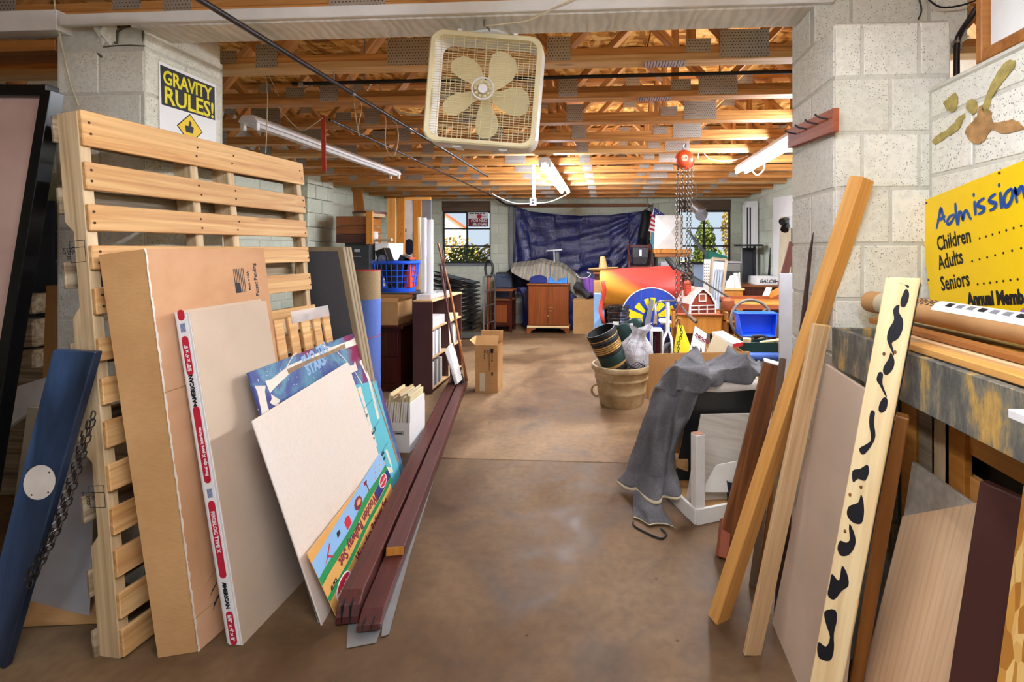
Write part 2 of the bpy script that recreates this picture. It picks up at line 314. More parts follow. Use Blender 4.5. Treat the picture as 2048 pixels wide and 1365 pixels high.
n = N('osb_sheet', .6, 0, .3); n.col(n.ramp(n.new('ShaderNodeSeparateColor', {'Color': n.new('ShaderNodeTexVoronoi', {'Vector': n.mix(.08, n.co((16, 60, 30), rot=(0, 0, .5)), n.new('ShaderNodeTexNoise', {'Vector': n.co(), 'Scale': 14.}).outputs['Color'], 'ADD'), 'Scale': 1.}).outputs['Color']}).outputs[0], [(.2, '#b3772c'), (.5, '#d69b45'), (.85, '#efc679')]))
TUBE_ON = emit('tube_light', '#f0f4ff', TUBE_BACK); TUBE_NEAR = emit('tube_light_front', '#e9f0ff', TUBE_FRONT)
G = MAT

# ------------------------------------------------------------------ structure
_bk = {}
def block_mesh(wd, ht, mt, dp=.05):
    k = (round(wd, 3), round(ht, 3), mt)
    if k not in _bk:
        e = .0055; b = MB(); a, h = wd/2, ht/2
        b.add([(-a, dp, -h), (a, dp, -h), (a, dp, h), (-a, dp, h), (-a, e, -h), (a, e, -h), (a, e, h), (-a, e, h), (-a+e, 0, -h+e), (a-e, 0, -h+e), (a-e, 0, h-e), (-a+e, 0, h-e)],
              [(4,5,9,8),(5,6,10,9),(6,7,11,10),(7,4,8,11),(8,9,10,11),(0,1,5,4),(1,2,6,5),(2,3,7,6),(3,0,4,7)])
        _bk[k] = b.mesh('block', mt=G[mt])
    return _bk[k]
def block_face(parent, o, ud, nd, width, z0, z1, mt, holes=(), bw=.406, bh=.203, off=0, joint=.007, out=.0455, zb=0.):
    """blocks on a wall face: o corner at floor, ud along, nd outward normal"""
    o, ud, nd = V(o), V(ud), V(nd)
    m0 = M((ud, -nd, V((0, 0, 1)))).transposed().to_4x4()
    r = 0; z = zb
    while z < z1-.03:
        za, zc = max(z, z0), min(z+bh, z1)
        if zc-za > .04:
            x = -bw*((r+off) % 2)/2
            while x < width-.01:
                segs = [(max(x, 0), min(x+bw, width))]
                for (h0, h1, g0, g1) in holes:
                    if min(zc, g1)-max(za, g0) > .06:
                        ns = []
                        for (a, b) in segs:
                            if h1 <= a or h0 >= b: ns.append((a, b)); continue
                            if h0 > a: ns.append((a, h0))
                            if h1 < b: ns.append((h1, b))
                        segs = ns
                for (a, b) in segs:
                    if b-a > .03:
                        m = m0.copy(); m.translation = o + ud*((a+b)/2) + V((0, 0, (za+zc)/2)) + nd*out
                        inst('block', block_mesh(b-a-joint, zc-za-joint, mt), parent, m)
                x += bw
        z += bh; r += 1
def wall_slab(name, o, ud, nd, width, z0, z1, th, mt, holes=()):
    """backing with rectangular openings; front face at o + nd*0.04"""
    o, ud, nd = V(o), V(ud), V(nd); b = MB()
    xs = sorted({0., width, *[h[0] for h in holes], *[h[1] for h in holes]})
    for a, c in zip(xs, xs[1:]):
        cuts = sorted((h[2], h[3]) for h in holes if h[0] < (a+c)/2 < h[1]); z = z0
        for (g0, g1) in cuts+[(z1, z1)]:
            if g0 > z:
                q = o+ud*a+V((0, 0, z))+nd*.042
                b.prism([q, q+ud*(c-a), q+ud*(c-a)+V((0, 0, g0-z)), q+V((0, 0, g0-z))], -nd*th)
            z = g1
    return ST(b.build(name, G[mt]))
# floor: two poured slabs with a control joint between them
fl = ST(MB().box((-7, -4, -.2), (5, 11, -.03)).build('floor', G['concrete_floor']))
MB().box((-7, -4, -.03), (5, 3.386, 0)).build('slab', G['concrete_front'], fl, bevel=.004)
MB().box((-7, 3.392, -.03), (5, 9.9, 0)).build('slab', G['concrete_floor'], fl, bevel=.004)
# roof deck of chipboard sheets
ce = ST(MB().box((-7, -4, 3.12), (5, 10.2, 3.15)).build('ceiling', G['osb']))
for i in range(10):
    for j in range(6):
        inst('panel', _bk.setdefault('osb', MB().box((0, 0, 0), (2.43, 1.213, .012)).mesh('panel', .002, mt=G['osb'])), ce, M.Translation((-7+(i % 2)*-1.2+2.44*j, -2.2+1.22*i, 3.1)))
# back wall with two windows
W1, W2 = (-3.4, -2.38, 1.22, 2.5), (1.42, 2.45, 1.22, 2.5)
XL, XR, YB = -4.45, 2.75, 9.72
holes = [(W1[0]-XL, W1[1]-XL, W1[2], W1[3]), (W2[0]-XL, W2[1]-XL, W2[2], W2[3])]
wb = wall_slab('wall_back', (XL, YB, 0), (1, 0, 0), (0, -1, 0), XR-XL, 0, 3.1, .2, 'mortar', holes)
block_face(wb, (XL, YB, 0), (1, 0, 0), (0, -1, 0), XR-XL, 0, 2.6, 'block_far', holes)
wl = wall_slab('wall_left', (XL, 3.2, 0), (0, 1, 0), (1, 0, 0), 6.5, 0, 3.1, .2, 'mortar')
block_face(wl, (XL, 3.2, 0), (0, 1, 0), (1, 0, 0), 6.5, .6, 2.6, 'block_far')
wr = wall_slab('wall_right', (XR, 1.6, 0), (0, 1, 0), (-1, 0, 0), 8.1, 0, 3.1, .2, 'mortar')
block_face(wr, (XR, 4.6, 0), (0, 1, 0), (-1, 0, 0), 5.1, .6, 2.6, 'block_far')
wc = wall_slab('wall_front_left', (-6.2, 3.1, 0), (1, 0, 0), (0, -1, 0), 3.2, 0, 2.3, .15, 'mortar')
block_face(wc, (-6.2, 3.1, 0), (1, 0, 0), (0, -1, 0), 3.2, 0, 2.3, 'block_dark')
wall_slab('wall_far_left', (-6.2, -4, 0), (0, 1, 0), (1, 0, 0), 7.1, 0, 3.1, .15, 'block_dark')
wall_slab('wall_far_right', (3.6, -4, 0), (0, 1, 0), (-1, 0, 0), 6.2, 0, 3.1, .15, 'block_dark')
wall_slab('wall_behind', (-6.2, -4, 0), (1, 0, 0), (0, 1, 0), 9.8, 0, 3.1, .15, 'block_paint', [(3.4, 6.4, 0, 2.5)])
# pilaster on the left wall
pl = ST(MB().box((XL, 6.55, 0), (XL+.2, 7.15, 2.6)).build('pillar', G['mortar']))
block_face(pl, (XL, 6.55, 0), (1, 0, 0), (0, -1, 0), .25, .6, 2.6, 'block_far', bw=.25)
block_face(pl, (XL+.2, 6.55, 0), (0, 1, 0), (1, 0, 0), .6, .6, 2.6, 'block_far', bw=.3)
# left pier beside the opening
LP = dict(x0=-2.49, x1=-2.07, y0=2.03, y1=2.47)
lp = ST(MB().box((LP['x0'], LP['y0']+.003, 0), (LP['x1']-.003, LP['y1'], 2.5)).build('pillar', G['mortar']))
block_face(lp, (LP['x0'], LP['y0'], 0), (1, 0, 0), (0, -1, 0), LP['x1']-LP['x0'], .4, 2.4, 'block_paint', bw=.406, out=0, zb=-.03)
block_face(lp, (LP['x1'], LP['y0'], 0), (0, 1, 0), (1, 0, 0), LP['y1']-LP['y0'], .4, 2.62, 'block_paint', bw=.43, out=0, zb=-.03)
# broken top course: shoved and cracked pieces
for (a, b, h, ax) in ((-2.49, -2.3, .17, .02), (-2.27, -2.18, .1, .25), (-2.16, -2.08, .13, -.1)):
    m = M.Translation(((a+b)/2, 2.13, 2.41+h/2)) @ M.Rotation(ax, 4, 'Y') @ M.Rotation(ax*.6, 4, 'Z')
    MB().cbox((0, 0, 0), (b-a, .17, h)).build('block', G['block_paint'], lp, .018, mx=m)
# right pier: lower wide block pier and the set-back upper part
rp = ST(MB().box((.833, 1.813, 0), (1.237, 2.2, 2.31)).build('pillar', G['mortar']))
block_face(rp, (.83, 1.81, 0), (1, 0, 0), (0, -1, 0), .41, .4, 2.33, 'block_paint', bw=.2, out=0, zb=.1-.203, off=0)
block_face(rp, (.83, 2.22, 0), (0, -1, 0), (-1, 0, 0), .41, .4, 2.33, 'block_paint', bw=.41, out=0, zb=.1-.203, off=1)
MB().box((.835, 1.815, 2.31), (1.24, 2.2, 2.335)).build('cap', G['mortar'], rp, .008)
ru = ST(MB().box((.833, 1.993, 2.3), (1.4, 2.22, 2.95)).build('pillar', G['mortar']))
block_face(ru, (.83, 1.99, 0), (1, 0, 0), (0, -1, 0), .6, 2.3, 2.95, 'block_paint', bw=.3, out=0, zb=.1-.203, off=1)
block_face(ru, (.83, 2.22, 0), (0, -1, 0), (-1, 0, 0), .23, 2.3, 2.95, 'block_paint', bw=.4, out=0, zb=.1-.203, off=1)
# low wall running from the right pier towards the camera, coped at 2.07 m
lw = ST(MB().box((1.163, -1.2, 0), (1.36, 1.81, 2.07)).build('wall_right_low', G['mortar']))
block_face(lw, (1.16, 1.8, 0), (0, -1, 0), (-1, 0, 0), 3., .4, 2.07, 'block_paint', out=0, zb=.1-.203+.04)
MB().box((1.155, -1.2, 2.06), (1.37, 1.8, 2.085)).build('cap', G['mortar'], lw, .01)
# lintel with its timber lip
li = ST(MB().box((-2.1, 1.99, 2.483), (.88, 2.17, 2.53)).build('lintel', G['lintel_plaster'], bevel=.006))
MB().box((-2.4, 1.965, 2.487), (.9, 1.99, 2.535)).build('trim', G['white_paint'], li, .003)
# header over the left opening
hd = ST(MB().box((-6, 1.97, 2.47), (-2.42, 2.05, 2.56)).build('lintel', G['white_paint'], bevel=.003))
board('plank', (-6, 2.1, 2.43), (-2.5, 2.1, 2.43), (0, 1, 0), .14, .05, G['mid_brown'], hd)

# ------------------------------------------------------------------ roof trusses
ORD = ['first', 'second', 'third', 'fourth', 'fifth', 'sixth', 'seventh', 'eighth', 'ninth', 'tenth', 'eleventh', 'twelfth', 'thirteenth']
NODES = [-5.4, -4.5, -3.7, -2.8, -1.9, -1.08, -.26, .72, 1.75, 2.7, 3.5]
web_m = {}; pl_m = {}
def web(p0, p1, parent, y):
    p0, p1 = V(p0), V(p1); k = round((p1-p0).length, 2)
    if k not in web_m: web_m[k] = MB().box((0, -.0445, -.019), ((p1-p0).length, .0445, .019)).mesh('web', .002, mt=G['truss_wood'])
    inst('web', web_m[k], parent, frame(p0, p1-p0, (0, 1, 0)))
def plate(x, z, w_, h_, y, parent):
    if (w_, h_) not in pl_m: pl_m[(w_, h_)] = MB().box((-w_/2, -.002, -h_/2), (w_/2, .002, h_/2)).mesh('nail_plate', mt=G['nail_plate_metal'])
    inst('nail_plate', pl_m[(w_, h_)], parent, M.Translation((x, y, z)))
chord_m = [MB().box((0, -.047, -.0185), (9.6, .047, .0185)).mesh('chord', .002, mt=G[k]) for k in ('truss_wood', 'truss_pale')]
for i in range(13):
    y = 2.065 if i == 0 else 2.62+.605*(i-1); zb = 2.535 if i == 0 else 2.508
    lab = 'wooden roof truss with bare chord resting right on the concrete lintel' if i == 0 else f'{ORD[i-1]} wooden roof truss back from the concrete lintel, flat chords with nail plates'
    t = T('roof_truss', lab, 'truss', (0, y, zb), 'roof trusses')
    x0 = -6. if i < 2 else XL+.05; sx = 9.5/9.6 if i < 2 else (XR-XL-.1)/9.6
    for k, (dz, mi) in enumerate(((.0185, 1 if i % 4 == 1 else 0), (.0565, 0), (.55, 0))):
        o = inst('bottom_chord' if k < 2 else 'top_chord', chord_m[mi], t, M.Translation((x0, y, zb+dz)) @ M.Diagonal((sx, 1, 1, 1)))
    for a, b in zip(NODES, NODES[1:]):
        if b < x0 or a > x0+9.6*sx: continue
        mid = (a+b)/2; a2, b2 = max(a, x0+.05), min(b, x0+9.6*sx-.05)
        web((a2+.03, y, zb+.08), (mid-.03, y, zb+.53), t, y); web((mid+.03, y, zb+.53), (b2-.03, y, zb+.08), t, y)
        if -1 < mid < 2: web((mid+.22, y, zb+.08), (mid+.22, y, zb+.53), t, y)
        plate(mid, zb+.52, .13, .1, y-.049, t)
    for q, x in enumerate(NODES):
        if x0+.1 < x < x0+9.6*sx-.1:
            if q % 2: plate(x, zb+.08, .25, .145, y-.049, t)
            else: plate(x, zb+.075, .125, .13, y-.049, t)
            if q % 3 == 1: plate(x-.24, zb+.075, .13, .07, y-.049, t)
    if i in (1, 2):
        MB().box((.2, y-.04, zb-.003), (.42, y+.045, zb-.0005)).build('nail_plate', G['nail_plate_metal'], t)

# ------------------------------------------------------------------ lights and things hung from the trusses
def tri(o, r, h, lift=.0006, ang=0.):
    """matrix on a panel's face: r to the viewer's right of its lower left corner, h up"""
    b = M(((0, 1, 0, h), (-1, 0, 0, -r), (0, 0, 1, lift), (0, 0, 0, 1)))
    return LOC[o.name] @ b @ M.Rotation(ang, 4, 'Z')
def hit(o, u, v):
    m = LOC[o.name]; mi = m.inverted(); a = mi @ V((0, 0, EYE)); b = mi @ P(u, v, D=1.); d = b-a
    q = a + d*(-a.z/d.z); return (-q.y, q.x)
def decal(o, pts, mt, name='print', lift=.0006, pix=False):
    if pix: pts = [hit(o, *p) for p in pts]
    m = tri(o, 0, 0, lift)
    return MB().poly([(r, h, 0) for r, h in pts]).build(name, mt, o, mx=m)
def ell(cx, cy, rx, ry, n=24, a0=0, a1=2*PI, rot=0):
    return [(cx+rx*math.cos(t)*math.cos(rot)-ry*math.sin(t)*math.sin(rot), cy+rx*math.cos(t)*math.sin(rot)+ry*math.sin(t)*math.cos(rot)) for t in [a0+(a1-a0)*k/n for k in range(n)]]
def pill(r0, r1, h0, h1, n=6):
    rad = min(r1-r0, h1-h0)/2; o = []
    for (cx, cy, a) in ((r1-rad, h1-rad, 0), (r0+rad, h1-rad, PI/2), (r0+rad, h0+rad, PI), (r1-rad, h0+rad, 1.5*PI)):
        o += [(cx+rad*math.cos(a+k*PI/2/n), cy+rad*math.sin(a+k*PI/2/n)) for k in range(n+1)]
    return o
_link = {}
def link_mesh(L, r, mt):
    k = (L, r)
    if k not in _link:
        w_ = L*.33
        _link[k] = ([V((x, y, 0)) for x, y in [(w_*math.cos(t), (L/2-w_)*(1 if math.sin(t) > 0 else -1)+w_*math.sin(t)) for t in [2*PI*(i+.5)/8 for i in range(8)]]], r)
    return _link[k]
def chain(name, pts, mt, parent=None, L=.04, r=.004):
    """real interlocked links along a path, one mesh per strand"""
    pts = curve(pts, 8) if len(pts) > 2 else [V(p) for p in pts]; b = MB(); prof, rr = link_mesh(L, r, mt); st = L-2.2*r; d = 0; k = 0; acc = 0
    for a, c in zip(pts, pts[1:]):
        seg = (c-a).length
        while acc <= seg:
            p = a+(c-a)*(acc/max(seg, 1e-6)); t = (c-a).normalized(); s_ = t.cross(V((.31, .95, .05))).normalized(); q = t.cross(s_)
            if k % 2: s_, q = q, s_
            b.tube([p+s_*x.x+t*x.y for x in prof], rr, 4, True); acc += st; k += 1
        acc -= seg
    return b.build(name, mt, parent, smooth=True)
def shop_light(X, Y0, Y1, z, on, label, tubes=True):
    t = T('fluorescent_light', label, 'light', (X, (Y0+Y1)/2, z))
    b = MB().prism([(X-.075, Y0, z), (X-.045, Y0, z+.05), (X+.045, Y0, z+.05), (X+.075, Y0, z), (X+.065, Y0, z-.004), (X-.065, Y0, z-.004)], (0, Y1-Y0, 0))
    b.build('housing', G['white_plastic'], t, .003)
    for s in (-1, 1):
        MB().prism([(X+s*.005, Y0+.02, z-.004), (X+s*.028, Y0+.02, z-.022), (X+s*.05, Y0+.02, z-.004)], (0, Y1-Y0-.04, 0)).build('reflector', G['white_plastic'], t)
        for y in (Y0+.01, Y1-.04): MB().box((X+s*.05-.014, y, z-.055), (X+s*.05+.014, y+.03, z)).build('socket', G['white_plastic'], t, .004)
        if tubes: cyl('tube', (X+s*.05, Y0+.035, z-.036), (X+s*.05, Y1-.035, z-.036), .0165, (TUBE_ON if Y1 > 2 else TUBE_NEAR) if on else G['white_plastic'], t, 12)
    for y in (Y0+.3, Y1-.3): wire('hanger', [(X, y, z+.05), (X+.01, y, z+.075), (X, y, z+.1)], .003, G['steel'], t)
    return t
shop_light(1.54, 3.2, 5.66, 2.43, True, 'long lit white fluorescent fixture by the right pier, a cable loop hanging from its end')
shop_light(-.66, 5.05, 7.5, 2.43, True, 'lit white fluorescent fixture in the middle of the ceiling behind the box fan')
shop_light(-2.58, 3.3, 5.72, 2.42, False, 'long unlit white fluorescent fixture without tubes, left of the hanging fan', tubes=False)
shop_light(.4, -.7, 1.1, 2.43, True, 'added unseen white fluorescent fixture lighting the front, nearest the low wall')  # unseen fixture added above the camera to light the leaning boards
shop_light(-.6, -.7, 1.1, 2.43, True, 'added unseen white fluorescent fixture lighting the front, nearest the pallets')  # second unseen fixture, added to brighten the left front
tag(wire('cable', [P(1530, 318, Y=5.4), P(1528, 338, Y=5.4), P(1516, 350, Y=5.45), P(1506, 343, Y=5.5), P(1508, 325, Y=5.5)], .007, G['white_plastic']), 'white cable loop hanging under the end of the lit right fixture', 'cable')

# box fan
fc = P(967, 180, D=2.06); fx = P(1080, 190, D=2.06)-P(856, 172, D=2.06)
fm = frame(fc, fx, (0, 0, 1))  # local x right, y up, z towards the viewer
fan = T('box_fan', 'yellowed white box fan hung from the concrete lintel', 'fan', mx=fm)
def rr(wd, rad, n=5):
    return [(sx*(wd-rad)+rad*math.cos(a+k*PI/2/n), sy*(wd-rad)+rad*math.sin(a+k*PI/2/n)) for sx, sy, a in ((1, 1, 0), (-1, 1, PI/2), (-1, -1, PI), (1, -1, 1.5*PI)) for k in range(n+1)]
def ringy(name, specs, mt):
    b = MB(); N_ = len(specs[0]); vv = [v for s_ in specs for v in s_]; K = len(specs)
    b.add(vv, [(i*N_+k, i*N_+(k+1) % N_, ((i+1) % K)*N_+(k+1) % N_, ((i+1) % K)*N_+k) for i in range(K) for k in range(N_)])
    return b.build(name, mt, fan, smooth=True, mx=fm)
def lay(wd, rad, z): return [V((x, y, z)) for x, y in rr(wd, rad)]
ringy('bezel', [lay(.238, .055, .0), lay(.241, .055, .012), lay(.234, .05, .02), lay(.219, .042, .016), lay(.216, .04, .0)], G['cream_plastic'])
ringy('casing', [lay(.236, .055, .004), lay(.244, .06, -.03), lay(.244, .06, -.085), lay(.225, .05, -.1), lay(.215, .045, -.098), lay(.226, .05, -.03)], G['fan_white'])
def grille(z, name, nh, nv, mt):
    b = MB()
    for k in range(nh):
        y = -.212+.424*(k+.5)/nh; b.tube([(-.218, y, z), (.218, y, z)], .0011, 4)
    for k in range(nv):
        x = -.212+.424*(k+.5)/nv; b.tube([(x, -.218, z-.0015), (x, .218, z-.0015)], .0013, 4)
    return b.build(name, mt, fan, mx=fm)
grille(.013, 'front_grille', 40, 9, G['cream_plastic']); grille(-.095, 'rear_grille', 22, 10, G['cream_plastic'])
for k in range(5):
    a = math.radians(60+72*k); pts = []
    outl = [(.03, -.022), (.07, -.04), (.12, -.055), (.165, -.05), (.195, -.025), (.2, .01), (.185, .045), (.15, .06), (.11, .05), (.07, .028), (.035, .018)]
    b = MB().prism([V((x, y, -.045+y*.55)) for x, y in outl], (0, 0, -.003))
    b.build('blade', G['cream_plastic'], fan, .001, mx=fm @ M.Rotation(a, 4, 'Z'))
MB().lathe([(.0, -.06), (.04, -.06), (.042, -.03), (.03, -.022), (0, -.02)], 20, caps=False).build('motor', G['cream_plastic'], fan, smooth=True, mx=fm)
MB().lathe([(.044, .014), (.05, .02), (.047, .024), (.042, .02)], 28, caps=False).build('badge_ring', G['white_plastic'], fan, smooth=True, mx=fm)
MB().lathe([(.0, .022), (.019, .021), (.021, .014), (.0, .012)], 20, caps=False).build('badge', G['white_plastic'], fan, smooth=True, mx=fm)
for k in range(10):
    t_ = 2*PI*k/10; MB().cbox((.032*math.cos(t_), .032*math.sin(t_), .016), (.012, .012, .004)).build('badge_spoke', G['cream_plastic'], fan, .002, mx=fm)
for x in (-.12, .12): MB().box((x-.009, .232, .0), (x+.009, .25, .014)).build('clip', G['white_plastic'], fan, .003, mx=fm)
for x in (-.1, .1): MB().box((x-.02, -.252, -.08), (x+.02, -.238, -.01)).build('foot', G['white_plastic'], fan, .003, mx=fm)
MB().tube(curve([(-.1, .243, -.03), (-.05, .262, -.035), (.02, .272, -.035), (.05, .266, -.035), (.1, .243, -.03)], 5), .008, 6).build('handle', G['white_plastic'], fan, smooth=True, mx=fm)
tag(wire('cord', [P(970, 52, Y=1.96), P(1010, 48, Y=1.96), P(1060, 40, Y=1.955), P(1115, 12, Y=1.95), P(1160, -6, Y=1.95)], .003, G['beige']), 'thin pale cord running along the lintel above the box fan', 'cord')
hk = tag(wire('hook', [P(969, 40, Y=2.02), P(968, 50, Y=2.0), P(975, 55, Y=1.99), P(980, 62, Y=1.98)], .004, G['steel']), 'small metal hook holding the box fan under the lintel', 'hook')

# pipes and wires
def pipe(name, p0, p1, r, mt, label, joints=(), hang=(), zt=2.51):
    t = T(name, label, 'pipe', p0)
    cyl('tube', p0, p1, r, mt, t, 12)
    for j in hang:
        a = V(p0).lerp(V(p1), j); cyl('hanger', a, V((a.x, a.y, zt)), .004, G['steel'], t, 6)
    for j in joints:
        a = V(p0).lerp(V(p1), j); d = (V(p1)-V(p0)).normalized(); cyl('collar', a-d*.015, a+d*.015, r*1.35, G['steel'], t, 12)
    return t
pipe('pipe', (-1.54, 1.2, 2.448), (-1.54, 6.1, 2.448), .0125, G['pipe_iron'], 'dark iron pipe running back from the lintel past the box fan', (.33, .5), (.29, .537, .784))
pipe('pipe', (-2.0, 3.35, 2.44), (-2.0, 8.4, 2.44), .009, G['pipe_iron'], 'thin dark pipe running back from the red strap to the far wall', (.3, .6), (.094, .454, .934))
pipe('pipe', P(585, 168, Y=2.92), P(1600, 143, Y=2.92), .0115, G['black'], 'black pipe crossing the room between the first roof trusses', (.02,), (.15, .5, .85), 3.1)
def wr(name, pix, Y, r, mt, label, cat='wire', up=True):
    pts = [P(u, v, Y=Y) for u, v in pix]; yt = 2.62+.605*round((Y-2.62)/.605)
    if up: pts = [V((pts[0].x, yt, 2.512))]+pts
    return tag(wire(name, pts, r, mt), label, cat)
wr('wire', [(700, 150), (707, 184), (709, 215), (714, 250), (718, 272), (717, 250), (724, 215), (719, 204)], 3.2, .003, G['beige'], 'pale wire loop tied to the iron pipe left of the fan')
wr('wire', [(770, 225), (772, 245), (771, 290), (781, 311), (790, 309), (797, 274), (793, 248), (789, 236)], 3.6, .003, G['beige'], 'long pale wire loop hanging over both pipes beside the fan')
wr('wire', [(531, 140), (535, 180), (534, 230), (533, 277), (531, 306)], 3.05, .003, G['beige'], 'pale wire hanging straight down in front of the unlit fixture')
wr('wire', [(536, 165), (556, 213), (598, 259), (620, 254), (645, 236)], 3.25, .003, G['beige'], 'slack pale wire sagging from the truss to the red strap')
wr('wire', [(469, 216), (488, 201), (533, 192), (585, 184), (624, 172)], 3.3, .006, G['beige'], 'cream cable rising from the end of the unlit fixture')
wr('wire', [(745, 165), (762, 180), (782, 209), (804, 226), (850, 231)], 3.4, .006, G['beige'], 'cream cable passing behind the left side of the fan')
wr('wire', [(985, 388), (1000, 396), (1030, 407), (1062, 407)], 5.66, .006, G['white_plastic'], 'white cable running left from the hanging outlet box', up=False)
wr('wire', [(1072, 407), (1100, 404), (1128, 392), (1140, 384)], 5.66, .006, G['white_plastic'], 'white cable running right from the hanging outlet box to the lit fixture', up=False)
wr('wire', [(1400, 300), (1420, 318), (1450, 322), (1478, 318), (1495, 312)], 5.5, .005, G['white_plastic'], 'white cable between the chain hoist and the right lit fixture')
wr('wire', [(1850, -8), (1880, 14), (1925, 10), (1975, -8)], 1.95, .0035, G['black'], 'black cable looping above the right pier', up=False)
wr('wire', [(1836, -10), (1843, 20), (1836, 40)], 1.97, .003, G['black'], 'short black wire dangling on the upper right pier', up=False)
wr('wire', [(108, -6), (112, 30), (124, 90), (140, 160), (157, 212)], 2.0, .0035, G['beige'], 'pale wire hanging down the left pier to the pallet top', up=False)
tag(MB().prism([P(641, 230, Y=3.36), P(650, 230, Y=3.36), P(652, 342, Y=3.36), P(644, 344, Y=3.36)], (0, .004, 0)).build('strap', G['strap_red']), 'red webbing strap hanging from the thin pipe end', 'strap')
t = T('outlet_drop', 'white conduit drop with an outlet box hanging from the ceiling', 'outlet', P(1067, 333, Y=5.65))
cyl('conduit', P(1067, 325, Y=5.65), P(1067, 400, Y=5.65), .019, G['white_plastic'], t, 10)
ob = MB().cbox(P(1066, 404, Y=5.65), (.075, .05, .09)).build('outlet_box', G['white_plastic'], t, .006)
for dz in (-.018, .018): MB().cbox(P(1066, 404, Y=5.65)+V((0, -.026, dz)), (.03, .004, .024)).build('receptacle', G['dark_grey'], ob, .002)

# chain hoist
hY = 4.9; hc = P(1368, 318, Y=hY)
t = T('chain_hoist', 'orange hand chain hoist hanging from a truss with long loose chains', 'hoist', hc)
ry = M.Translation(hc) @ M.Rotation(PI/2, 4, 'X')
MB().lathe([(0, .05), (.05, .05), (.075, .04), (.088, .02), (.09, -.01), (.08, -.03), (0, -.03)], 28, m=ry, caps=False).build('cover', MAT.setdefault('hoist_orange', plain('hoist_orange', '#c2481f', .4)), t, smooth=True)
MB().lathe([(0, .053), (.034, .052), (.034, .048), (0, .048)], 20, m=ry, caps=False).build('badge', G['beige'], t)
text('C.M.', .03, G['ink'], t, M.Translation(hc+V((0, -.0545, -.01))) @ M.Rotation(PI/2, 4, 'X'), align='CENTER')
MB().lathe([(0, 0), (.09, 0), (.092, -.02), (.07, -.035), (.09, -.05), (.088, -.065), (0, -.065)], 28, m=M.Translation(hc+V((.03, .08, .0))) @ M.Rotation(PI/2, 4, 'X'), caps=False).build('hand_wheel', MAT['hoist_orange'], t, smooth=True)
wire('top_hook', [hc+V((0, .02, .09)), hc+V((-.01, .02, .13)), hc+V((.015, .02, .16)), hc+V((.02, .02, .12))], .008, G['steel'], t)
for (u, dy, z) in ((1356, 0, .75), (1366, .03, .9), (1376, .05, 1.2), (1384, .09, 1.28)):
    p = P(u, 330, Y=hY+dy); q = P(u-4, 560, Y=hY+dy)
    ch = chain('chain', [p, (p+q)/2+V((R.uniform(-.006, .006), 0, 0)), V((q.x, q.y, z))], G['chain_metal'], t, .037, .0036)
p = P(1352, 560, Y=hY); q = P(1356, 690, Y=hY-.05)
chain('chain', [V((p.x+.03, p.y, .78)), V((p.x+.05, p.y-.03, .66)), V((p.x+.02, p.y-.05, .56)), V((q.x, q.y, .42))], G['chain_metal'], t, .037, .004)
hb = MB().tube(curve([V((P(1382, 500, Y=hY).x, hY+.09, 1.3)), V((P(1388, 500, Y=hY).x, hY+.09, 1.25)), V((P(1382, 500, Y=hY).x, hY+.09, 1.2)), V((P(1375, 500, Y=hY).x, hY+.09, 1.24))], 5), .012, 6).build('lower_hook', G['chain_metal'], t, smooth=True)

# coat rack on the right pier, shelf box, conduit, chipped wall paint
cr = T('nail_rack', 'reddish wooden board with bent nails screwed to the right pier', 'rack', (.81, 2.0, 1.9))
bb = board('board', P(1580, 278, X=.815), P(1672, 240, X=.815), (0, 0, 1), .085, .022, G['red_wood'], cr)
for k in range(4):
    p = P(1592+k*21, 268-k*10, X=.80); wire('nail', [p, p+V((-.035, -.01, .004)), p+V((-.05, -.012, .014))], .0035, G['dark_grey'], cr)
t = T('conduit', 'brown metal conduit bent up beside the right pier top', 'pipe', P(1917, 120, Y=1.98))
MB().tube(curve([P(1913, 152, Y=1.96), P(1914, 90, Y=1.96), P(1920, 68, Y=1.95), P(1938, 40, Y=1.9), P(1972, -12, Y=1.85)], 5), .011, 10).build('tube', G['pipe_iron'], t, smooth=True)
cyl('collar', P(1914, 88, Y=1.96), P(1915, 82, Y=1.96), .014, G['steel'], t, 10)
cy = [P(1918, 125, X=1.5), P(1983, 118, X=1.5)]
t = T('drawer_box', 'pale drawer box with brown wood edge resting on the low wall', 'box', (1.3, 1.35, 2.09))
MB().box((1.19, .6, 2.089), (1.5, 1.57, 2.29)).build('body', G['white_paint'], t, .004)
MB().box((1.165, .6, 2.087), (1.19, 1.57, 2.125)).build('rail', G['mid_brown'], t, .003); MB().box((1.165, 1.57, 2.087), (1.5, 1.595, 2.3)).build('end_board', G['mid_brown'], t, .003)
